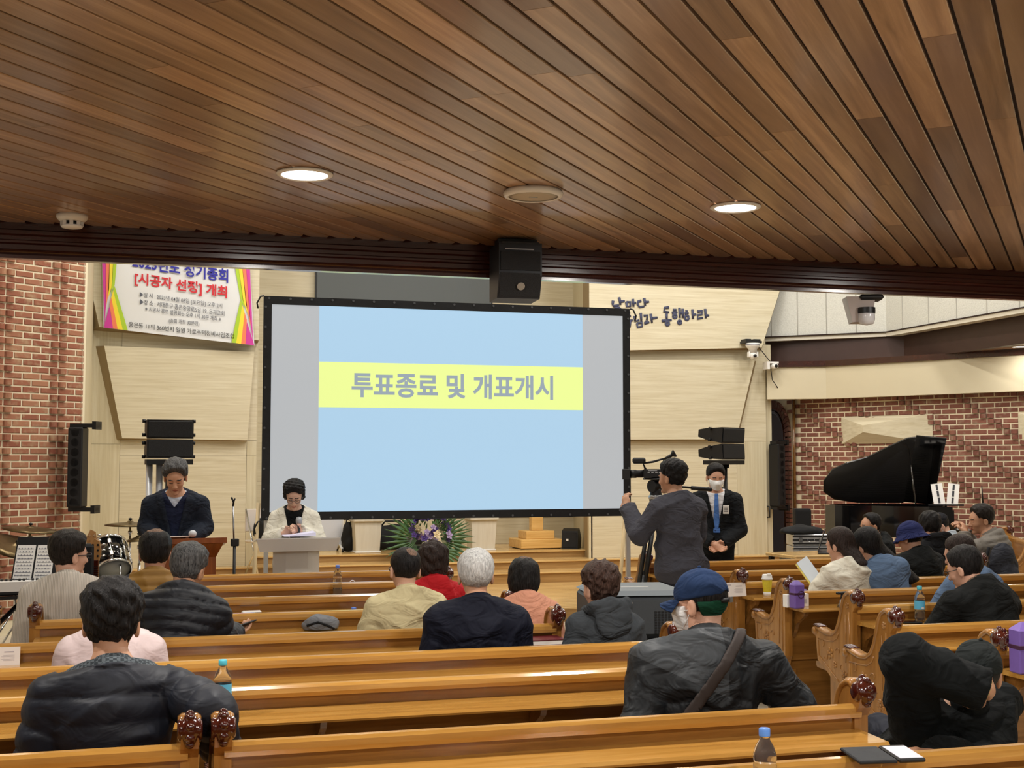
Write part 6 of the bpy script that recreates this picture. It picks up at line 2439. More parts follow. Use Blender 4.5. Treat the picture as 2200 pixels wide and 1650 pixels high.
# black bags
_c = at_y(845, 1165, 16.75)
e = empty('equipment_bag', (_c.x, 16.8, SZ), 0, 'black soft equipment bag behind the left pedestal', 'bag')
v, f = surfnet(lambda P: smax(ell(P, (0, 0, .14), (.46, .16, .19)) - wob(P, 6, 2) * .012, np.maximum(.004 - P[:, 2], np.abs(P[:, 0]) - .40), .03), (-.55, -.25, -.02), (.55, .25, .4), .016)
link('bag_body', mesh_np('bag_body', [(v, f, 0)], [M['black_fabric']]), e)
MB().tube([(-.15, 0, .32), (-.1, 0, .38), (.1, 0, .38), (.15, 0, .32)], .012, 8).build('handle', M['black'], e)
_c = at_y(749, 1175, 16.45)
e = empty('backpack', (_c.x, 16.5, SZ), 0, 'small black backpack leaning on the left pedestal', 'backpack')
v, f = surfnet(lambda P: smax(ell(P, (0, 0, .17), (.085, .10, .22)) - wob(P, 9, 1) * .01, .004 - P[:, 2], .02), (-.15, -.16, -.02), (.15, .16, .45), .012)
link('bag_body', mesh_np('bag_body', [(v, f, 0)], [M['black_fabric']]), e)
MB().tube([(-.03, 0, .36), (-.02, 0, .42), (.03, 0, .42), (.03, 0, .36)], .008, 6).build('top_loop', M['black'], e)

# white rolling board
_c = at_y(700, 1170, 16.6)
e = empty('rolling_board', (_c.x, 16.6, SZ), R(4), 'pale grey rolling board on castors behind the woman in white', 'board')
MB().rbox((-.24, -.012, .09), (.22, .012, .62), .006).build('panel', plain('pale_grey_board', (206, 210, 218), .4), e)
MB().box((-.25, -.016, .085), (-.235, .016, .63)).box((.215, -.016, .085), (.23, .016, .63)).build('frame', M['white'], e)
m = MB()
w = MB()
for x in (-.2, .19):
    m.tube([(x, -.16, .03), (x, .0, .09), (x, .16, .03)], .018, 8)
    for y in (-.17, .17):
        w.lathe([(.0001, -.012), (.025, -.012), (.025, .012), (.0001, .012)], 12, Matrix.Translation((x, y, .026)), 'x')
m.build('foot', M['white'], e)
w.build('castor', M['black'], e)

# folding chair with a black garment, left of the lectern
_c = at_y(578, 1215, 15.0)
e = empty('folding_chair', (_c.x, 15.3, .285), R(20), 'light folding chair with a black bag on it behind the acrylic lectern', 'chair')
MB().rbox((-.2, -.2, .42), (.2, .2, .45), .01).build('seat', plain('pale_chair_plastic', (216, 206, 196), .5), e)
MB().rbox((-.2, .18, .55), (.2, .2, .82), .008).build('backrest', bpy.data.materials['pale_chair_plastic'], e)
for x in (-.19, .19):
    MB().tube([(x, -.2, 0), (x, .19, .82)], .011, 8).build('leg', M['chrome'], e)
    MB().tube([(x, .22, 0), (x, -.17, .44)], .011, 8).build('leg', M['chrome'], e)
e = empty('black_bag', (_c.x + .02, 15.28, .285 + .455), R(20), 'black cloth bag lying on the folding chair', 'bag')
v, f = surfnet(lambda P: smax(ell(P, (0, 0, .11), (.19, .15, .16)) - wob(P, 8, 3) * .02, .002 - P[:, 2], .02), (-.3, -.25, -.02), (.3, .25, .35), .014)
link('bag_body', mesh_np('bag_body', [(v, f, 0)], [M['black_fabric']]), e)
MB().tube([(-.08, -.05, .24), (-.06, -.05, .31), (.06, -.05, .31), (.08, -.05, .24)], .008, 6).build('handle', M['black'], e)

# cross stand
_c = at_y(1152, 1180, 16.55)
e = empty('wooden_cross', (_c.x, 16.55, SZ), R(3), 'honey-coloured wooden cross standing on a stepped base', 'cross')
cw = wood('honey_cross_wood', [(206, 158, 84), (222, 178, 106), (232, 192, 122)], 'x', 1, .4, .1)
MB().rbox((-.31, -.26, .012), (.31, .26, .13), .006).build('lower_base', cw, e)
MB().rbox((-.205, -.17, .13), (.205, .17, .24), .006).build('upper_base', cw, e)
MB().rbox((-.085, -.05, .24), (.085, .05, 2.1), .006).rbox((-.5, -.05, 1.4), (.5, .05, 1.56), .006).build('cross_post', cw, e)
MB().box((-.27, -.22, 0), (.27, .22, .013)).build('plinth', M['black'], e)

# stage monitor
_c = at_y(1245, 1178, 16.3)
e = empty('stage_monitor', (_c.x - .1, 16.35, SZ), R(-30), 'small black wedge monitor at the right end of the stage', 'speaker')
MB().prism([(-.13, 0), (.12, 0), (.15, .14), (.02, .27), (-.10, .24)], -.11, .11, 'x').build('cabinet', M['black'], e)
MB().frustum([(-.1, -.137, .02), (.1, -.137, .02), (.1, -.108, .22), (-.1, -.108, .22)], [(-.1, -.128, .02), (.1, -.128, .02), (.1, -.100, .22), (-.1, -.100, .22)]).build('grille', M['grille'], e)
MB().cbox((-.03, -.128, .12), (.03, .006, .03)).build('badge', M['white'], e)
m = MB().tube([(.1, .1, .05), (-.2, .2, .01), (-.35, .1, .008), (-.3, -.1, .008)], .007, 6)
m.build('cable', M['black'], e)

# ================================================================== flower arrangement
_c = at_y(918, 1170, 15.9)
fe = empty('flower_arrangement', (_c.x, 15.95, .395), 0, 'large purple and lilac flower arrangement with palm leaves before the stage', 'flowers')
M['palm'] = plain('palm_leaf', (66, 102, 58), .45, noise=.35, nscale=9)
FC = [plain('lilac_petal', (168, 150, 190), .7), plain('violet_petal', (78, 58, 128), .7), plain('cream_petal', (222, 206, 168), .7), plain('dark_purple_petal', (52, 36, 78), .7), plain('mauve_petal', (148, 120, 150), .7)]
MB().lathe([(.0001, 0), (.14, 0), (.17, .06), (.2, .16), (.19, .2), (.0001, .2)], 20).build('vase', plain('dark_green_vase', (34, 44, 34), .4), fe)
for (ax_, sz, tilt, yy) in ((R(158), .52, 0, -.1), (R(182), .56, .1, -.16), (R(205), .5, 0, -.12), (R(22), .5, 0, -.05), (R(-4), .52, .1, -.12), (R(-28), .5, .1, -.1), (R(45), .42, 0, .05), (R(135), .42, 0, .05), (R(-50), .42, .1, -.2), (R(225), .42, .1, -.2)):
    m = MB()
    c0 = Vector((.16 * math.cos(ax_), yy, .28 + .16 * math.sin(ax_)))
    d0 = Vector((math.cos(ax_), -.1, math.sin(ax_)))
    for k in range(9):
        a = (k - 4) * .20
        d = (Matrix.Rotation(-a, 3, 'Y') @ d0).normalized()
        L_ = sz * (.62 + .25 * math.cos(a))
        n = d.cross(Vector((0, 1, 0))).normalized() * .017
        a0, a1, a2 = c0, c0 + d * L_ * .55 + Vector((0, -.03, .0)), c0 + d * L_ + Vector((0, -.05, -.02 * abs(a)))
        y = Vector((0, .005, 0))
        m.add([a0, a1 + n, a2, a1 - n, a1 + Vector((0, -.008, 0))], [(0, 1, 4), (1, 2, 4), (2, 3, 4), (3, 0, 4)])
    m.build('palm_leaf', M['palm'], fe)
m = MB()
for k in range(70):
    a, b_ = rnd.uniform(0, 2 * PI), rnd.uniform(-.2, 1.3)
    c0 = Vector((.30 * math.cos(a) * math.cos(b_), .2 * math.sin(a) * math.cos(b_) - .05, .32 + .3 * math.sin(b_)))
    d = Vector((rnd.uniform(-1, 1), rnd.uniform(-1, .2), rnd.uniform(-.6, 1))).normalized()
    n = d.orthogonal().normalized() * .022
    m.add([c0, c0 + d * .05 + n, c0 + d * .11, c0 + d * .05 - n], [(0, 1, 2, 3)])
m.build('foliage', M['palm'], fe)
for k in range(64):
    a = rnd.uniform(0, 2 * PI)
    b_ = rnd.uniform(-.25, 1.2)
    rr = rnd.uniform(.85, 1.05)
    c0 = Vector((.31 * math.cos(a) * math.cos(b_) * rr, (.22 * math.sin(a) * math.cos(b_)) * rr - .1, .33 + .30 * math.sin(b_) * rr))
    if c0.y > .02:
        c0.y = -c0.y
    m = MB()
    R0 = rnd.uniform(.034, .054)
    up_ = Vector((c0.x, c0.y - .25, c0.z - .2)).normalized()
    q = up_.orthogonal().normalized()
    w = up_.cross(q)
    for ring, (nn, rad, lift) in enumerate(((5, R0, .0), (5, R0 * .6, .012))):
        for i in range(nn):
            t = 2 * PI * (i + ring * .5) / nn
            d = q * math.cos(t) + w * math.sin(t)
            s = w * math.cos(t) - q * math.sin(t)
            m.add([c0, c0 + d * rad * .7 + s * rad * .45 + up_ * .006, c0 + d * rad * 1.25 + up_ * (.012 + lift), c0 + d * rad * .7 - s * rad * .45 + up_ * .006], [(0, 1, 2, 3)])
    m.ball(c0 + up_ * .008, R0 * .25, 6, 4)
    m.build('flower', FC[(k * 7 + (3 if c0.z > .52 else 0)) % 5] if c0.z < .55 else FC[(1, 3, 4, 3)[k % 4]], fe)

# ================================================================== video camera on a tripod
_c = at_y(1403, 1010, 9.35)
vc = empty('video_camera', (_c.x, 9.35, _c.z - .03), R(62), 'black video camera with a raised viewfinder on the tripod', 'camera')
# local: +y is the lens direction
MB().rbox((-.065, -.15, -.055), (.065, .13, .065), .015).build('body', plain('black_camera_shell', (20, 21, 23), .35, noise=.2, nscale=20), vc)
MB().lathe([(.05, .13), (.05, .22), (.056, .225), (.056, .30), (.0001, .30)], 20, None, 'y').build('lens_barrel', M['black'], vc)
MB().frustum([(-.07, .30, -.06), (.07, .30, -.06), (.07, .30, .055), (-.07, .30, .055)], [(-.085, .40, -.075), (.085, .40, -.075), (.085, .40, .065), (-.085, .40, .065)]).build('lens_hood', M['black'], vc)
MB().tube([(0, .10, .06), (0, .13, .14), (0, .0, .16), (0, -.14, .20), (0, -.13, .10), (0, -.12, .06)], .016, 8).build('handle', M['black'], vc)
MB().rbox((-.055, .10, .135), (.055, .27, .215), .02).build('microphone_unit', M['black'], vc)
MB().cyl((0, -.15, .19), (0, -.26, .255), .02, 10, .026).lathe([(.026, 0), (.05, .03), (.054, .05)], 18, Matrix.Translation((0, -.25, .25)) @ Matrix.Rotation(R(60), 4, 'X'), cap=False).build('viewfinder', M['black'], vc)
MB().rbox((-.055, -.22, -.05), (.055, -.15, .05), .01).build('battery', M['black'], vc)
m = MB()
for i in range(4):
    m.cbox((-.068, -.10 + i * .05, .02), (.006, .03, .018))
m.cbox((-.067, .0, .045), (.004, .12, .012))
m.build('control_button', M['steel'], vc)
vc.scale = (.6, .6, .6)
_c = at_y(1410, 1050, 9.35)
tp = empty('tripod', (_c.x, 9.36, 0), R(20), 'black camera tripod beside the camera operator', 'tripod')
tz = vc.location.z + .012
MB().rbox((-.06, -.09, tz - .06), (.06, .09, tz - .045), .005).lathe([(.05, 0), (.05, .1)], 16, Matrix.Translation((-.05, 0, tz - .11)), 'x').lathe([(.0001, tz - .26), (.05, tz - .25), (.055, tz - .2), (.045, tz - .16), (.045, tz - .12), (.0001, tz - .12)], 18).build('fluid_head', M['black'], tp)
MB().lathe([(.05, tz - .215), (.058, tz - .21), (.058, tz - .185), (.05, tz - .18)], 18).build('ring', M['steel'], tp)
MB().tube([(.05, -.02, tz - .1), (.34, -.14, tz - .13)], .009, 8).tube([(.28, -.115, tz - .125), (.44, -.18, tz - .14)], .017, 8).build('pan_handle', M['black'], tp)
for k in range(3):
    a = R(80 + 120 * k)
    l = MB()
    q = Vector((math.cos(a), math.sin(a), 0))
    t = Vector((-math.sin(a), math.cos(a), 0)) * .028
    top_ = q * .05 + Vector((0, 0, tz - .3))
    mid = q * .26 + Vector((0, 0, .62))
    ft = q * .44 + Vector((0, 0, .012))
    l.tube([top_ + t, mid + t * .8], .012, 8).tube([top_ - t, mid - t * .8], .012, 8).tube([mid.lerp(top_, .25), ft], .014, 8)
    l.rbox((-.02, -.04, -.03), (.02, .04, .03), .006, Matrix.Translation(mid) @ Matrix.Rotation(a, 4, 'Z'))
    l.ball(ft, (.022, .022, .012), 10, 6)
    l.build('leg', M['black'], tp)
MB().lathe([(.0001, tz - .33), (.07, tz - .33), (.075, tz - .29), (.055, tz - .26), (.0001, tz - .26)], 18).build('shoulder', M['black'], tp)
m = MB()
for k in range(3):
    a = R(80 + 120 * k)
    m.tube([(0, 0, .45), (math.cos(a) * .30, math.sin(a) * .30, .50)], .008, 6)
m.build('spreader', M['steel'], tp)

# ================================================================== big projector on a trolley in the aisle
pj = empty('projector', (2.60, 6.62, .70), R(-9), 'large charcoal projector with vents standing in the aisle', 'projector')
pc_ = plain('charcoal_projector_shell', (58, 62, 66), .5)
pt_ = plain('grey_projector_lid', (112, 120, 126), .45)
MB().rbox((-.27, -.22, .015), (.27, .30, .255), .03).build('housing', pc_, pj)
MB().frustum([(-.27, -.22, .25), (.27, -.22, .25), (.27, .30, .25), (-.27, .30, .25)], [(-.24, -.19, .275), (.24, -.19, .275), (.22, .27, .275), (-.22, .27, .275)]).build('lid', pt_, pj)
m = MB()
for x0 in (-.18, .07):
    for i in range(7):
        for j in range(9):
            m.cbox((x0 + .008 + i * .019, -.222, .05 + j * .014), (.013, .006, .008))
m.build('vent_slot', M['black'], pj)
MB().box((-.2, -.224, .205), (-.14, -.219, .222)).build('type_plate', M['white'], pj)
m = MB()
for i in range(4):
    m.lathe([(.006, 0), (.006, .006)], 10, Matrix.Translation((-.12 + i * .022, -.218, .213)) @ Matrix.Rotation(PI / 2, 4, 'X'))
m.build('button', M['steel'], pj)
MB().box((-.11, .0, .2755), (.09, .012, .277)).build('lid_print', M['white'], pj)
m = MB()
for x in (-.2, .2):
    for y in (-.16, .24):
        m.cyl((x, y, 0), (x, y, .02), .02, 10)
m.build('foot', M['black'], pj)
tr = empty('projector_trolley', (2.60, 6.62, 0), R(-9), 'low black trolley under the projector', 'trolley')
MB().rbox((-.30, -.25, .67), (.30, .33, .698), .008).build('top_shelf', M['black'], tr)
MB().rbox((-.30, -.25, .15), (.30, .33, .175), .008).build('lower_shelf', M['black'], tr)
for x in (-.27, .27):
    for y in (-.22, .30):
        MB().box((x - .018, y - .018, 0), (x + .018, y + .018, .67)).build('leg', M['black'], tr)

# ================================================================== grand piano
gp = empty('grand_piano', (8.74, 13.45, .15), R(-20), 'black grand piano with its lid raised before the brick wall', 'piano')
pb = plain('piano_black_lacquer', (9, 9, 11), .08, 0, 1.0)
out = [(.62, -.55), (.62, .62), (-.10, .62), (-.45, .62), (-.80, .56), (-.98, .42), (-1.0, .22), (-.90, .02), (-.70, -.10), (-.42, -.20), (-.15, -.38), (.1, -.53), (.3, -.55)]
inn = [(x * .93 + .0, .02 + y * .92) for x, y in out]
m = MB()
n = len(out)
for z0, z1 in ((.62, .99),):
    vs = [(x, y, z0) for x, y in out] + [(x, y, z1) for x, y in out] + [(x, y, z1) for x, y in inn] + [(x, y, z1 - .12) for x, y in inn]
    fs = [tuple(range(n - 1, -1, -1))]
    for i in range(n):
        j = (i + 1) % n
        fs += [(i, j, n + j, n + i), (n + i, n + j, 2 * n + j, 2 * n + i), (2 * n + i, 2 * n + j, 3 * n + j, 3 * n + i)]
    m.add(vs, fs)
m.build('rim', pb, gp)
MB().prism([(x * .92, .02 + y * .91) for x, y in out], .85, .865, 'z').build('iron_plate', plain('dull_gold_plate', (70, 66, 60), .3, .5), gp)
m = MB()
for i in range(22):
    t = i / 21
    m.cyl((.5, .5 - t * .85, .88), (-.85 + t * .9, .5 - t * .55, .88), .0025, 4)
m.build('string', M['steel'], gp)
# lid: hinged on the far straight side, raised
hy, hz = .62, 1.0
TL = Matrix.Translation((0, hy, hz)) @ Matrix.Rotation(R(-44), 4, 'X') @ Matrix.Translation((0, -hy, 0))
lid = MB()
lid.prism([(x, y) for x, y in out if x < .25] + [(.22, -.54), (.22, .62)], 0, .018, 'z', TL)
lid_pts = [(.22, .62), (-.45, .62), (-.80, .56), (-.98, .42), (-1.0, .22), (-.90, .02), (-.70, -.10), (-.42, -.20), (-.15, -.38), (.1, -.53), (.22, -.545)]
MB().prism(lid_pts, 0, .018, 'z', TL).build('lid', plain('lid_reflection_lacquer', (34, 34, 36), .2, 0, 1.0), gp)  # black lacquer lightened in colour for the pale reflection on the lid
TF = TL @ Matrix.Translation((.225, 0, .02)) @ Matrix.Rotation(R(6), 4, 'Y')
MB().prism([(0, .62), (0, -.55), (.42, -.55), (.42, .62)], 0, .018, 'z', TF).build('front_flap', pb, gp)
MB().cyl((.15, -.42, .97), TL @ Vector((.15, -.35, 0)), .012, 8).build('prop_stick', pb, gp)
MB().rbox((.62, -.55, .60), (.86, .62, .72), .01).box((.62, -.55, .72), (.64, .62, .95)).build('key_bed', pb, gp)
MB().box((.70, -.45, .72), (.84, .52, .735)).build('white_keys', M['white'], gp)
m = MB()
for i in range(36):
    if i % 7 not in (2, 6):
        m.box((.70, -.44 + i * .0265, .735), (.78, -.425 + i * .0265, .745))
m.build('black_keys', M['black'], gp)
for x, y in ((.5, -.45), (.5, .5), (-.75, .25)):
    MB().lathe([(.05, .0), (.035, .04), (.06, .35), (.075, .62)], 14, Matrix.Translation((x, y, 0))).build('leg', pb, gp)
MB().box((.15, -.1, .08), (.25, .1, .12)).box((.18, -.06, .1), (.2, -.04, .62)).box((.18, .04, .1), (.2, .06, .62)).build('pedal_lyre', pb, gp)
gp.scale = (.84, .84, 1.0)
# music stand with sheets right of piano
_c = at_y(2032, 1065, 13.0)
e = empty('sheet_music', (_c.x, 13.0, _c.z - .1), R(-30), 'open white sheet music propped up right of the piano', 'sheet music')
for k in (-1, 1):
    MB().box((k * .07 - .065, 0, 0), (k * .07 + .065, .006, .26), Matrix.Rotation(R(-15), 4, 'X') @ Matrix.Rotation(k * .12, 4, 'Y')).build('page', M['paper'], e)
for k in (-1, 1):
    m = MB()
    for i in range(3):
        m.box((k * .07 - .012 + i * .0, -.003, .02 + i * .08), (k * .07 + .012, -.001, .09 + i * .08), Matrix.Rotation(R(-15), 4, 'X') @ Matrix.Rotation(k * .12, 4, 'Y'))
    m.build('notes', M['ink'], e)
MB().box((-.2, -.03, -.02), (.2, .05, 0)).cyl((0, .03, -1.0), (0, .03, 0), .014, 8).box((-.15, -.1, -_c.z + .1 + .15 - .0), (.15, .2, -_c.z + .1 + .17)).build('stand', M['black'], e)
_c = at_y(2112, 1085, 12.4)
e = empty('wireless_antenna', (_c.x, 12.4, _c.z), 0, 'thin black upright antenna before the right brick wall', 'antenna')
MB().cyl((0, 0, 0), (-.012, 0, .22), .010, 8, .006).build('rod', M['black'], e)
MB().rbox((-.04, -.03, -.05), (.04, .03, .01), .01).build('foot', M['black'], e)
MB().cyl((0, 0, -_c.z + .0), (0, 0, -.05), .012, 8).build('stem', M['black'], e)
# ================================================================== drum kit, keyboard and guitars on the left
M['cymbal'] = plain('dull_bronze_cymbal', (112, 96, 66), .32, .8, noise=.15, nscale=20)
M['drum_head'] = plain('translucent_drum_head', (196, 200, 198), .4)
M['drum_black'] = plain('black_drum_wrap', (14, 14, 16), .12, 0, .8)


def cymbal(px, py, Y, r, label, tilt=(0, 0), zfoot=0.0):
    c = at_y(px, py, Y)
    e = empty('cymbal', (c.x, Y, zfoot), 0, label, 'cymbal', 'drum kit cymbals')
    T = Matrix.Translation((0, 0, c.z - zfoot)) @ Matrix.Rotation(tilt[0], 4, 'X') @ Matrix.Rotation(tilt[1], 4, 'Y')
    MB().lathe([(.0001, .022), (.02, .022), (.035, .012), (.05, .006), (r * .6, -.002), (r, -.014), (r * .6, -.006), (.04, .002), (.0001, .004)], 32, T).build('plate', M['cymbal'], e)
    MB().cyl(T @ Vector((0, 0, .0)), T @ Vector((0, 0, .05)), .006, 8).lathe([(.0001, .03), (.016, .03), (.016, .045), (.0001, .05)], 10, T).build('wing_nut', M['black'], e)
    top_ = c.z - zfoot
    MB().cyl((0, 0, .35), (0, 0, top_ - .02), .009, 8).cyl((0, 0, .25), (0, 0, .75), .014, 8).build('stand_pole', M['chrome'], e)
    m = MB()
    for k in range(3):
        a = R(90 + 120 * k)
        m.tube([(0, 0, .42), (.28 * math.cos(a), .28 * math.sin(a), .01)], .010, 6)
    m.build('stand_leg', M['chrome'], e)
    MB().lathe([(.0001, 0), (.02, 0), (.02, .03), (.0001, .03)], 10, Matrix.Translation((0, -.0, top_ - .10))).build('tilter', M['chrome'], e)
    return e


cymbal(65, 1135, 12.0, .24, 'bronze cymbal in front of the left brick wall', (R(5), R(6)))
cymbal(35, 1172, 11.6, .30, 'lower tilted bronze cymbal at the left picture edge', (R(14), R(16)))
cymbal(280, 1124, 12.2, .23, 'bronze cymbal left of the man at the wooden lectern', (R(3), 0))
cymbal(300, 1155, 12.0, .13, 'small hi-hat cymbal under the larger one by the wooden lectern', (R(6), R(-8)))


def drum(c, rx, ry, r, h, label, name='drum', legs=True):
    e = empty(name, c, 0, label, 'drum', 'drum kit drums')
    T = Matrix.Rotation(rx, 4, 'X') @ Matrix.Rotation(ry, 4, 'Y')
    MB().lathe([(r, -h / 2), (r, h / 2)], 32, T).build('shell', M['drum_black'], e)
    for s in (-1, 1):
        MB().lathe([(r + .004, s * h / 2 - .012), (r + .012, s * h / 2 - .012), (r + .012, s * h / 2 + .012), (r + .002, s * h / 2 + .012)], 32, T, cap=False).build('hoop', M['chrome'], e)
        MB().lathe([(.0001, s * (h / 2 + .003)), (r + .002, s * (h / 2 + .001))], 32, T).build('head', M['drum_head'], e)
    m = MB()
    for k in range(8):
        a = 2 * PI * k / 8
        x, y = (r + .012) * math.cos(a), (r + .012) * math.sin(a)
        m.cyl(T @ Vector((x, y, -h / 2)), T @ Vector((x, y, h / 2)), .005, 6)
        m.cbox((0, 0, 0), (.02, .03, .05), T @ Matrix.Translation((x, y, h / 4)) @ Matrix.Rotation(a, 4, 'Z'), .004)
        m.cbox((0, 0, 0), (.02, .03, .05), T @ Matrix.Translation((x, y, -h / 4)) @ Matrix.Rotation(a, 4, 'Z'), .004)
    m.build('lug', M['chrome'], e)
    if legs:
        m = MB()
        for k in range(3):
            a = R(60 + 120 * k)
            x, y = (r + .02) * math.cos(a), (r + .02) * math.sin(a)
            m.cyl((x, y, -c[2] + .01), (x, y, .1), .009, 8)
        m.build('leg', M['chrome'], e)
    return e


_c = at_y(238, 1200, 11.6)
drum((_c.x, 11.6, _c.z), R(-42), R(-10), .15, .27, 'black tom drum with chrome hoops and a pale underside head')
_c = at_y(240, 1262, 11.9)
drum((_c.x, 12.0, .33), R(88), R(10), .28, .36, 'bass drum on the floor under the black tom', 'bass_drum', False)
_c = at_y(205, 1275, 11.4)
drum((_c.x - .2, 11.6, .45), R(4), 0, .19, .34, 'floor tom beside the keyboard', 'floor_tom')

# keyboard on a stand with sheet music
_k = at_y(45, 1262, 9.9)
kb = empty('keyboard', (_k.x - .28, 9.95, .705), R(6), 'black stage keyboard at the left edge below the sheet music', 'keyboard')
MB().rbox((-.65, -.17, 0), (.65, .17, .09), .012).build('case', plain('black_keyboard_case', (26, 27, 30), .45), kb)
MB().box((-.6, -.172, .03), (.6, -.03, .1)).build('white_keys', M['white'], kb)
m = MB()
for i in range(40):
    if i % 7 not in (2, 6):
        m.box((-.585 + i * .03, -.09, .1), (-.569 + i * .03, -.03, .112))
m.build('black_keys', M['black'], kb)
m = MB()
for i in range(9):
    m.cyl((-.4 + i * .09, .08, .09), (-.4 + i * .09, .08, .105), .012, 8)
m.build('knob', M['steel'], kb)
ks = empty('keyboard_stand', (_k.x - .28, 9.95, 0), R(6), 'black folding stand under the keyboard', 'stand')
for s in (-1, 1):
    MB().tube([(-.35 * s, -.15, .02), (.35 * s, .15, .70)], .018, 8).build('leg', M['black'], ks)
MB().box((-.4, -.17, .68), (.4, -.13, .70)).box((-.4, .13, .68), (.4, .17, .70)).build('rail', M['black'], ks)
_c = at_y(72, 1240, 10.05)
sh = empty('sheet_music', (_c.x, 10.05, _c.z - .02), R(-14), 'two white sheets of printed music standing on the keyboard', 'sheet music')
TS = Matrix.Rotation(R(-22), 4, 'X')
MB().rbox((-.17, .006, -.01), (.17, .02, .34), .004, TS).build('music_rest', M['black'], sh)
for x0, x1, sk_ in ((-.155, -.02, .03), (-.005, .125, .0)):
    MB().box((x0, -.002, 0.005), (x1, .004, .27), TS).build('page', M['paper'], sh)
m = MB()
for x0, x1 in ((-.145, -.03), (.005, .115)):
    for i in range(9):
        m.box((x0, -.0032, .03 + i * .026), (x1, -.0022, .034 + i * .026), TS)
        for q in range(5):
            xx = x0 + (x1 - x0) * (q + .5 * (i % 2)) / 5
            m.box((xx, -.0034, .028 + i * .026), (xx + .006, -.0022, .040 + i * .026), TS)
m.build('printed_notes', plain('note_print', (120, 122, 132), .8), sh)


def guitar(px, py, Y, label, body_col, lean, rz):
    """guitar upright on the floor, head stock up at the given pixel"""
    c = at_y(px, py, Y)
    e = empty('guitar', (c.x, Y, 0), rz, label, 'guitar', 'guitars beside the drums')
    H = c.z
    gm = plain('guitar_body_' + label[:4], body_col, .2, 0, .6)
    outl = []
    for k in range(28):
        t = 2 * PI * k / 28
        rr = .17 + .035 * math.cos(2 * t + .3)
        outl.append((rr * math.sin(t), .30 + .24 * math.cos(t) * (1 if math.cos(t) < 0 else .95)))
    MB().prism(outl, -.03, .03, 'y').build('body', gm, e)
    MB().rbox((-.026, -.045, .5), (.026, -.022, H - .12), .006).build('neck', M['rosewood'], e)
    m = MB()
    for i in range(14):
        z = .56 + (H - .72) * (1 - .94 ** i) / (1 - .94 ** 14)
        m.box((-.026, -.048, z), (.026, -.045, z + .003))
    m.build('fret', M['steel'], e)
    MB().prism([(-.03, H - .13), (.03, H - .13), (.045, H - .06), (.03, H + .03), (-.01, H + .05), (-.045, H - .02)], -.04, -.02, 'y').build('head_stock', plain('maple_head', (178, 130, 80), .3), e)
    m = MB()
    for i in range(3):
        for s in (-1, 1):
            m.cyl((s * .045, -.03, H - .09 + i * .045), (s * .075, -.03, H - .085 + i * .045), .008, 8)
            m.cyl((s * .02, -.045, H - .09 + i * .045), (s * .02, -.036, H - .09 + i * .045), .009, 8)
    m.build('tuning_peg', M['chrome'], e)
    m = MB()
    for k in (-1, 1):
        m.tube([(k * .02, -.04, H * .55), (k * .22, .12, .01)], .012, 6)
    m.tube([(0, .02, H * .55), (0, .28, .01)], .012, 6)
    m.build('stand', M['black'], e)
    return e


guitar(196, 1150, 11.1, 'bass guitar with a maple head stock standing left of the tom', (30, 20, 18), 0, R(10))
guitar(208, 1170, 10.9, 'second guitar with a dark neck standing right in front of the tom', (120, 40, 24), 0, R(-12))
_c = at_y(290, 1240, 12.3)
am = empty('guitar_amplifier', (_c.x, 12.45, 0), R(4), 'grey guitar amplifier behind the mustard-jacketed man', 'amplifier')
MB().rbox((-.26, -.15, 0), (.26, .15, .58), .015).build('cabinet', plain('grey_amp_vinyl', (74, 80, 90), .6), am)
MB().box((-.23, -.156, .04), (.23, -.15, .42)).build('grille', M['grille'], am)
MB().box((-.24, -.158, .46), (.24, -.15, .55)).build('control_panel', M['black'], am)
_c = at_y(175, 1215, 10.4)
cs_ = empty('instrument_case', (_c.x - .05, 10.6, 0), R(6), 'tall black case with white dots behind the beige sweater', 'case')
MB().rbox((-.13, -.07, 0), (.13, .07, 1.02), .02).build('shell', M['black_fabric'], cs_)
m = MB()
for i in range(5):
    m.ball((-.05, -.071, .45 + i * .12), (.014, .004, .016), 8, 5)
m.build('rivet', M['white'], cs_)


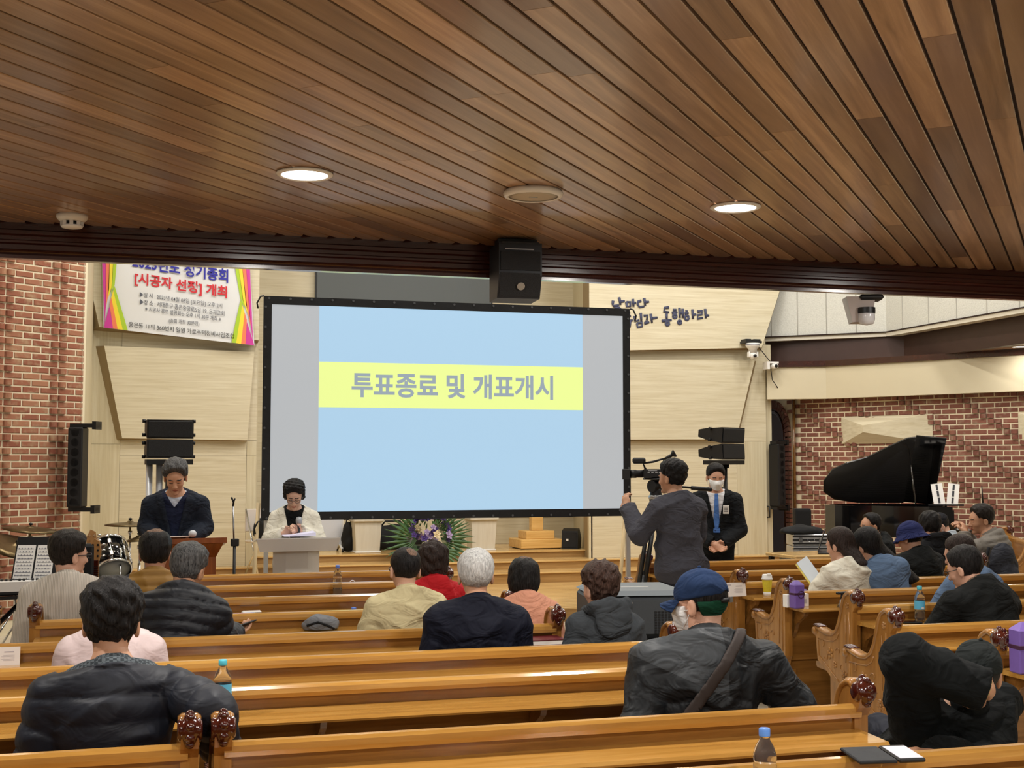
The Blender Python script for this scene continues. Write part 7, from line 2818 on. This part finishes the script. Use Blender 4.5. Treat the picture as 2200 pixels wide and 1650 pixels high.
# ================================================================== right side: cases, laptop, guitar case, bags
_c = at_y(1724, 1180, 13.3)
gc = empty('guitar_case', (_c.x, 13.3, .15), R(-10), 'tall black guitar case leaning near the piano', 'case')
v, f = surfnet(lambda P: smin(np.maximum(np.abs(P[:, 0]) - .085, np.maximum(np.abs(P[:, 1]) - .05, np.abs(P[:, 2] - .62) - .34)), ell(P, (0, 0, .26), (.19, .07, .27)), .06) - .012, (-.3, -.15, -.02), (.3, .15, 1.05), .016)
link('case_body', mesh_np('case_body', [(v, f, 0)], [M['black_fabric']]), gc)
MB().tube([(-.06, -.07, .5), (-.05, -.1, .58), (.05, -.1, .58), (.06, -.07, .5)], .01, 6).build('handle', M['black'], gc)
for i, (dz, lab) in enumerate(((.60, 'lower aluminium flight case by the laptop table'), (.735, 'upper aluminium flight case by the laptop table'))):
    c = at_y(1734, 1170, 12.75)
    e = empty('flight_case', (c.x, 12.75, dz), R(-14), lab, 'case', 'stacked aluminium cases')
    MB().rbox((-.20, -.15, .0), (.20, .15, .13), .010).build('shell', plain('ribbed_aluminium', (188, 190, 194), .35, .7) if i == 0 else bpy.data.materials['ribbed_aluminium'], e)
    m = MB()
    for z in (.025, .065, .105):
        m.box((-.202, -.156, z - .008), (.202, -.15, z + .008))
    m.build('black_band', M['black'], e)
    m = MB()
    for x in (-.14, .14):
        m.cbox((x * .8, -.158, .065), (.04, .012, .05), None, .004)
    m.tube([(-.04, -.16, .07), (-.04, -.18, .05), (.04, -.18, .05), (.04, -.16, .07)], .005, 6)
    for x in (-.195, .195):
        for z in (.012, .118):
            m.ball((x, -.145, z), .014, 8, 6)
    m.build('hardware', M['chrome'], e)
_c = at_y(1722, 1150, 12.75)
e = empty('black_cloth', (_c.x, 12.75, .868), 0, 'black soft bag lying on the flight cases', 'bag')
v, f = surfnet(lambda P: smax(ell(P, (0, 0, .02), (.27, .15, .07)) - wob(P, 8, 2) * .012, .001 - P[:, 2], .01), (-.35, -.25, -.02), (.35, .25, .15), .014)
link('bag_body', mesh_np('bag_body', [(v, f, 0)], [M['black_fabric']]), e)
_q = at_y(1734, 1190, 12.75)
e = empty('equipment_chest', (_q.x, 12.75, .15), R(-14), 'black equipment chest under the aluminium flight cases', 'chest')
MB().rbox((-.26, -.2, 0), (.26, .2, .44), .012).build('trunk_body', M['black'], e)
MB().rbox((-.265, -.205, .38), (.265, .205, .449), .008).build('trunk_lid', M['black'], e)
# table with laptop
_c = at_y(1738, 1192, 10.6)
tb = empty('small_table', (5.95, 10.45, 0), R(5), 'small pale wooden table with the laptop in front of the right-hand pews', 'table')
MB().rbox((-.42, -.25, .80), (.42, .25, .83), .006).build('table_top', M['stage_wood'], tb)
for x in (-.38, .38):
    for y in (-.21, .21):
        MB().box((x - .02, y - .02, 0), (x + .02, y + .02, .80)).build('leg', M['black'], tb)
lp = empty('laptop', (6.05, 10.42, .831), R(60), 'open dark laptop facing the masked man', 'laptop')
MB().rbox((-.16, -.11, 0), (.16, .11, .014), .004).build('base', plain('dark_laptop', (44, 46, 52), .4), lp)
TLp = Matrix.Translation((0, .11, .012)) @ Matrix.Rotation(R(18), 4, 'X')
MB().rbox((-.16, 0, 0), (.16, .008, .21), .003, TLp).build('lid', bpy.data.materials['dark_laptop'], lp)
MB().box((-.15, -.0012, .012), (.15, 0, .2), TLp).build('display', plain('dim_display', (40, 44, 70), .2, emit=(60, 70, 120), estr=.15), lp)
# low black box right of the suited man
_c = at_y(1600, 1196, 12.5)
e = empty('black_crate', (_c.x + .05, 12.3, 0), R(-6), 'low black box right of the man in the black suit', 'box')
MB().rbox((-.22, -.2, 0), (.22, .2, .50), .01).build('box_body', M['black'], e)
MB().rbox((-.23, -.21, .49), (.23, .21, .53), .008).build('box_lid', M['black'], e)
# side pew and backpack far right
sp = pew(-.9, .9, 0, 'pew standing sideways against the right brick wall')
sp.location = (9.05, 11.6, 0)
sp.rotation_euler = (0, 0, R(62))
_c = at_y(2168, 1192, 8.9)
bp_ = empty('backpack', (_c.x, 8.98, .60), R(10), 'dark grey padded backpack on the pew back right of the grey padded jacket', 'backpack')
v, f = surfnet(lambda P: smin(ell(P, (0, 0, .2), (.14, .09, .2)), ell(P, (0, -.07, .13), (.10, .05, .10)), .02) - wob(P, 9, 1) * .006, (-.25, -.22, -.05), (.25, .2, .5), .012)
link('bag_body', mesh_np('bag_body', [(v, f, 0)], [cloth('dark_grey_padding', (44, 46, 54), .7)]), bp_)
MB().tube([(-.08, .08, .05), (-.09, .12, .2), (-.07, .08, .36)], .014, 6).tube([(.08, .08, .05), (.09, .12, .2), (.07, .08, .36)], .014, 6).build('strap', M['black_fabric'], bp_)


# ================================================================== bottles, cards, gifts on the pew ledges
LZ = PT - .092
clear = plain('clear_bottle_plastic', (244, 248, 250), .06, trans=.96, ior=1.12, spec=.6)
water = plain('bottle_water', (240, 246, 250), .02, trans=1.0, ior=1.2)


def bottle(x, y, z, capcol, label, h=.215, r=.032, lab=None, group='plastic water bottles', fill=.5):
    e = empty('water_bottle', (x, y, z), 0, label, 'bottle', group)
    k = h / .215
    prof = [(.0001, .004), (r * .75, 0), (r, .012), (r, .03), (r * .93, .036), (r, .042), (r, .058), (r * .93, .064), (r, .07), (r * .98, .12), (r * .92, .128), (r, .136), (r * .97, .150),
            (r * .75, .172), (r * .46, .188), (r * .40, .196), (r * .40, .205)]
    MB().lathe([(a, b_ * k) for a, b_ in prof], 24).build('bottle_body', clear, e)
    MB().lathe([(r * .46, .198 * k), (r * .48, .200 * k), (r * .48, .217 * k), (r * .42, .220 * k), (.0001, .221 * k)], 18).build('cap', plain('cap_%d_%d_%d' % capcol, capcol, .4) if 'cap_%d_%d_%d' % capcol not in bpy.data.materials else bpy.data.materials['cap_%d_%d_%d' % capcol], e)
    MB().lathe([(.0001, .006), (r * .9, .008), (r * .9, fill * .13), (.0001, fill * .13)], 20).build('water', water, e)
    if lab:
        lb = MB().lathe([(r + .0008, .076 * k), (r + .0008, .13 * k)], 28, cap=False).build('paper_label', plain('aqua_bottle_label', (92, 178, 212), .5) if 'aqua_bottle_label' not in bpy.data.materials else bpy.data.materials['aqua_bottle_label'], e)
        m = MB()
        for i in range(7):
            a = -PI / 2 - .25 + i * .08
            m.box((-.0012 - .0005 * (i % 3), -r - .0018, .080 * k), (.0012, -r - .0010, .092 * k), Matrix.Rotation(a + PI / 2, 4, 'Z'))
        m.build('barcode', M['white'], lb)
    return e


def ledge(px, py, row, dy=-.10):
    p = at_y(px, py, row + dy)
    return p.x, row + dy


x, y = ledge(478, 1480, ROW['N1'])
bottle(x, y, LZ, (84, 188, 206), 'clear water bottle with aqua cap and blue label on the long empty pew', .205, .032, True)
x, y = ledge(1643, 1620, ROW['A'], -.12)
bottle(x, y, LZ, (92, 140, 216), 'clear bottle with a blue cap on the nearest pew, label torn off', .21, .032)
x, y = ledge(725, 1250, ROW['N6'])
bottle(x, y, LZ, (96, 130, 216), 'tall clear bottle with a blue cap on the second pew', .215, .030)
x, y = ledge(1975, 1250, 6.54)
bottle(x, y, LZ, (84, 188, 206), 'clear bottle with aqua cap and label beside the bending man in black', .20, .030, True)


def tent_card(px, py, row, w, h, label, rz=0):
    x, y = ledge(px, py, row, -.06)
    e = empty('notice_card', (x, y, LZ), rz, label, 'card', 'white notice cards')
    T = Matrix.Rotation(R(-12), 4, 'X')
    MB().box((-w / 2, -.0015, 0), (w / 2, .0015, h), T).build('card_front', plain('card_paper', (232, 224, 218), .7) if 'card_paper' not in bpy.data.materials else bpy.data.materials['card_paper'], e)
    m = MB()
    m.box((-w * .42, -.0025, h * .80), (-w * .25, -.0016, h * .86), T)
    m.box((-w * .02, -.0025, h * .70), (w * .3, -.0016, h * .76), T)
    for i in range(5):
        m.box((-w * .05 - i % 2 * .01, -.0025, h * (.55 - i * .07)), (w * .32, -.0016, h * (.565 - i * .07)), T)
    m.build('print', plain('card_print', (176, 166, 170), .8) if 'card_print' not in bpy.data.materials else bpy.data.materials['card_print'], e)
    return e


tent_card(1417, 1395, ROW['N2'], .185, .10, 'white notice card left of the man in the navy cap')
tent_card(1583, 1258, 8.02, .145, .095, 'white notice card beside the yellow cup')
tent_card(10, 1408, ROW['N3'], .13, .085, 'white notice card at the left picture edge')

# yellow cup with white lid
x, y = ledge(1648, 1245, 8.02, -.10)
e = empty('takeaway_cup', (x, y, LZ), 0, 'yellow takeaway cup with a white drinking lid', 'cup')
MB().lathe([(.0001, 0), (.026, 0), (.027, .03)], 24).build('cup_base', M['white'], e)
MB().lathe([(.027, .03), (.035, .115)], 24, cap=False).build('cup_sleeve', plain('yellow_cup_print', (222, 206, 60), .5, noise=.2, nscale=60), e)
MB().lathe([(.038, .113), (.039, .122), (.034, .126), (.033, .145), (.028, .15), (.0001, .148)], 24).build('lid', M['white'], e)
MB().cbox((.0, -.028, .15), (.03, .014, .014), None, .004).build('spout', M['white'], e)


def gift(x, y, z, s, label, rz=0):
    """purple wrapped bottle-shaped gift with ribbon and ring"""
    e = empty('purple_gift', (x, y, z), rz, label, 'gift', 'purple wrapped gifts')
    pm_ = plain('purple_wrapping', (116, 90, 168), .45, noise=.12, nscale=20) if 'purple_wrapping' not in bpy.data.materials else bpy.data.materials['purple_wrapping']
    dk = plain('dark_purple_ribbon', (64, 30, 60), .5) if 'dark_purple_ribbon' not in bpy.data.materials else bpy.data.materials['dark_purple_ribbon']
    MB().rbox((-.038 * s, -.034 * s, 0), (.038 * s, .034 * s, .155 * s), .006).build('wrapped_box', pm_, e)
    MB().frustum([(-.034 * s, -.03 * s, .154 * s), (.034 * s, -.03 * s, .154 * s), (.034 * s, .03 * s, .154 * s), (-.034 * s, .03 * s, .154 * s)],
                 [(-.008 * s, -.006 * s, .178 * s), (.008 * s, -.006 * s, .178 * s), (.008 * s, .006 * s, .178 * s), (-.008 * s, .006 * s, .178 * s)]).build('folded_top', pm_, e)
    rb = MB().rbox((-.0395 * s, -.0355 * s, .085 * s), (.0395 * s, .0355 * s, .10 * s), .002).build('ribbon', dk, e)
    MB().tube([(.008 * s + .022 * s * math.cos(t), -.038 * s, .09 * s + .022 * s * math.sin(t)) for t in np.linspace(0, 2 * PI, 17)[:-1]], .003 * s, 6, True).build('ring', dk, rb)
    return e


x, y = ledge(1712, 1290, 7.35, -.12)
gift(x, y, LZ, .98, 'small purple wrapped gift in front of a white box', R(6))
e = empty('white_box', (x + .03, y + .065, LZ), R(6), 'small white paper box behind the small purple gift', 'box')
MB().rbox((-.085, -.02, 0), (.085, .025, .082), .003).build('box_body', M['paper'], e)
MB().box((.04, -.0212, .02), (.07, -.0202, .05)).build('box_print', plain('grey_print', (190, 188, 190), .8), e)
x, y = ledge(2200, 1420, 4.88, -.12)
gift(x, y, LZ, 1.25, 'large purple wrapped gift at the right picture edge', R(-4))
x, y = ledge(1402, 1225, 9.75, -.02)
gift(x + .06, 9.66, LZ, 1.1, 'purple wrapped gift behind the tripod at the foremost right pew')
x, y = ledge(1076, 1290, ROW['N4'], -.10)
e = empty('purple_candle', (x, ROW['N4'] - .1, LZ), 0, 'purple candle topped box beside the woman in the peach coat', 'gift')
MB().lathe([(.0001, 0), (.036, 0), (.038, .10), (.03, .11), (.0001, .112)], 20).build('candle_body', plain('violet_wax', (96, 70, 176), .5), e)
MB().lathe([(.006, .11), (.008, .118), (.0001, .135)], 10).build('tip', M['white'], e)
# little red and blue toy next to the small gift
x, y = ledge(1737, 1260, 8.02, -.06)
e = empty('key_ring', (x + .02, y, LZ), 0, 'small red and violet key ring on the pew ledge', 'key ring')
MB().ball((0, 0, .016), (.03, .016, .016)).build('red_fob', plain('red_fob', (196, 60, 56), .5), e)
MB().ball((-.05, .0, .018), (.024, .016, .018)).build('violet_fob', plain('violet_fob', (130, 120, 196), .5), e)

# pen and white case, blue cap, grey bag, maroon book
x, y = ledge(530, 1318, ROW['N5'])
e = empty('pen', (x - .02, y - .03, LZ + .007), R(4), 'blue pen lying on an empty pew ledge', 'pen')
MB().cyl((-.07, 0, 0), (.06, 0, 0), .006, 10).build('barrel', plain('royal_blue', (52, 60, 170), .4), e)
MB().cyl((.06, 0, 0), (.075, 0, 0), .005, 10, .0015).build('tip', M['steel'], e)
e = empty('eyeglass_case', (x + .03, y + .02, LZ), R(3), 'small white case next to the blue pen', 'case')
MB().rbox((-.06, -.02, 0), (.06, .02, .018), .008).build('case_body', M['white'], e)
MB().box((-.06, -.0205, .008), (.06, -.0195, .0095)).build('seam', M['ink'], e)
x, y = ledge(760, 1305, ROW['N5'])
e = empty('bottle_cap', (x, y, LZ), 0, 'blue bottle cap standing on an empty pew ledge', 'cap')
MB().lathe([(.0001, 0), (.015, 0), (.015, .018), (.012, .021), (.0001, .021)], 18).build('cap_body', bpy.data.materials['cap_96_130_216'], e)
m = MB()
for k in range(16):
    a = 2 * PI * k / 16
    m.box((-.0012, .0145, .002), (.0012, .0158, .017), Matrix.Rotation(a, 4, 'Z'))
m.build('grip_rib', bpy.data.materials['cap_96_130_216'], e)
x, y = ledge(690, 1352, ROW['N4'], -.10)
e = empty('grey_pouch', (x, ROW['N4'] - .10, LZ), R(-5), 'crumpled grey cloth bag on the pew ledge', 'bag')
v, f = surfnet(lambda P: smax(ell(P, (0, 0, .03), (.105, .055, .055)) - wob(P, 14, 2) * .008, .001 - P[:, 2], .008), (-.15, -.1, -.01), (.15, .1, .12), .007)
link('bag_body', mesh_np('bag_body', [(v, f, 0)], [cloth('grey_pouch_cloth', (112, 114, 118), .8)]), e)
MB().tube([(-.08, -.045, .03), (-.02, -.06, .05), (.03, -.05, .03), (.07, -.04, .01)], .007, 6).build('dark_strap', M['black_fabric'], e)
x, y = ledge(1158, 1370, ROW['N3'], -.08)
e = empty('maroon_book', (x, ROW['N3'] - .085, LZ), R(2), 'closed maroon book on the ledge beside the white-haired man', 'book')
MB().rbox((-.12, -.07, 0), (.12, .07, .006), .002).rbox((-.12, -.07, .026), (.12, .07, .032), .002).box((-.12, .064, 0), (.12, .07, .03)).build('cover', plain('maroon_leather', (96, 22, 34), .45), e)
MB().box((-.114, -.066, .006), (.114, .064, .026)).build('pages', M['paper'], e)
# ring shaped handle seen behind the second pew
x, y = ledge(757, 1246, ROW['N7'], -.10)
e = MB().tube([(.02 * math.cos(t), 0, .012 + .022 * math.sin(t)) for t in np.linspace(0, PI, 10)], .003, 6).build('bag_ring', M['paper'], None, (x, y, LZ))
setp(e, 'pale thin ring handle on the front pew ledge', 'handle')

# camera stick at pew end
p = at_y(1805, 1290, 7.2)
e = empty('phone_stick', (p.x, 7.18, LZ), R(10), 'small silver and black phone stick standing on the pew ledge', 'phone stand')
m = MB()
for k in range(3):
    a = R(90 + 120 * k)
    m.tube([(0, 0, .055), (.04 * math.cos(a), .04 * math.sin(a), .003)], .006, 8)
m.build('leg', M['steel'], e)
MB().cyl((0, 0, .05), (.004, 0, .085), .009, 8).build('joint', M['black'], e)
MB().rbox((-.04, -.014, .083), (.045, .014, .10), .005).build('clamp', M['black'], e)
# dark phone by the second bottle and small white scraps
x, y = ledge(1945, 1297, 6.54, -.10)
e = empty('phone', (x - .01, y - .04, LZ), R(70), 'dark phone lying beside the aqua-capped bottle', 'phone')
MB().rbox((-.036, -.075, 0), (.036, .075, .009), .003).build('phone_body', M['black'], e)
MB().box((-.032, -.07, .009), (.032, .07, .0095)).build('display', plain('dark_glass', (20, 16, 22), .05), e)
x, y = ledge(1955, 1322, 5.70, -.08)
e = empty('folded_tissue', (x, y, LZ), R(20), 'small white folded tissue on the pew ledge', 'tissue')
MB().frustum([(-.03, -.02, 0), (.03, -.02, 0), (.03, .02, 0), (-.03, .02, 0)], [(-.02, -.015, .02), (.025, -.01, .012), (.02, .02, .022), (-.025, .015, .016)]).build('tissue_body', M['paper'], e)

# phone in the hand of the leaning man
S, el, wr = (Vector(t) for t in P7_ARM)
hp = Vector((.10, ROW['N3'] + .27, 0)) + wr + Vector((.055, .085, .032))
e = empty('held_phone', hp, R(-38), 'reddish dark phone held flat by the leaning grey-haired man', 'phone')
e.rotation_euler = (R(8), R(-12), R(-52))
MB().rbox((-.036, -.075, 0), (.036, .075, .009), .003).build('phone_body', M['black'], e)
MB().box((-.032, -.07, .009), (.032, .07, .0096)).build('display', plain('reddish_display', (70, 34, 44), .1), e)
# papers held by the woman in the white blouse
p = at_y(1752, 1228, 7.95)
e = empty('reading_papers', (p.x, 7.95, p.z - .06), R(20), 'yellow-edged white papers held by the woman in the white blouse', 'papers')
TT = Matrix.Rotation(R(-30), 4, 'X') @ Matrix.Rotation(R(-20), 4, 'Y')
MB().box((-.06, 0, 0), (.08, .004, .17), TT).build('sheet', plain('pale_blue_sheet', (216, 226, 236), .8), e)
MB().box((-.075, .004, -.01), (.07, .008, .165), TT).build('yellow_folder', plain('yellow_folder', (228, 208, 110), .7), e)
# black phone wallet on the nearest pew
p = at_z(1950, 1640, PT + .004)
e = empty('phone_wallet', (p.x, ROW['A'] - .045, PT + .004), R(-18), 'open black phone wallet on the nearest pew', 'phone')
e.rotation_euler = (R(3), 0, R(-8))
MB().rbox((-.12, -.07, 0), (-.008, .07, .01), .003).build('cover', cloth('black_wallet_leather', (26, 30, 36), .6), e)
MB().rbox((-.004, -.07, 0), (.075, .07, .012), .004).build('phone_body', M['black'], e)
MB().box((.002, -.062, .012), (.070, .055, .0128)).build('display', plain('pale_display', (196, 196, 206), .2, emit=(200, 200, 210), estr=.25), e)
# stool under the man leaning back
e = empty('stool', (_org[0], _org[1], 0), 0, 'plain dark stool under the man leaning back in the aisle', 'stool')
MB().rbox((-.2, -.18, .27), (.2, .2, .30), .01).build('seat', M['black'], e)
for x in (-.17, .17):
    for y in (-.15, .17):
        MB().box((x - .015, y - .015, 0), (x + .015, y + .015, .27)).build('leg', M['black'], e)
# black shoes bag under the right-hand pew
p = at_z(1790, 1480, .05)
e = empty('dark_bag', (3.9, 6.15, 0), R(8), 'crumpled black bag on the floor under the right-hand pew', 'bag')
v, f = surfnet(lambda P: smax(ell(P, (0, 0, .07), (.19, .13, .10)) - wob(P, 9, 2) * .016, .001 - P[:, 2], .012), (-.3, -.22, -.02), (.3, .22, .26), .012)
link('bag_body', mesh_np('bag_body', [(v, f, 0)], [M['black_fabric']]), e)
MB().tube([(-.1, -.1, .12), (-.04, -.13, .19), (.05, -.13, .19), (.1, -.1, .12)], .009, 6).build('handle', M['black_fabric'], e)
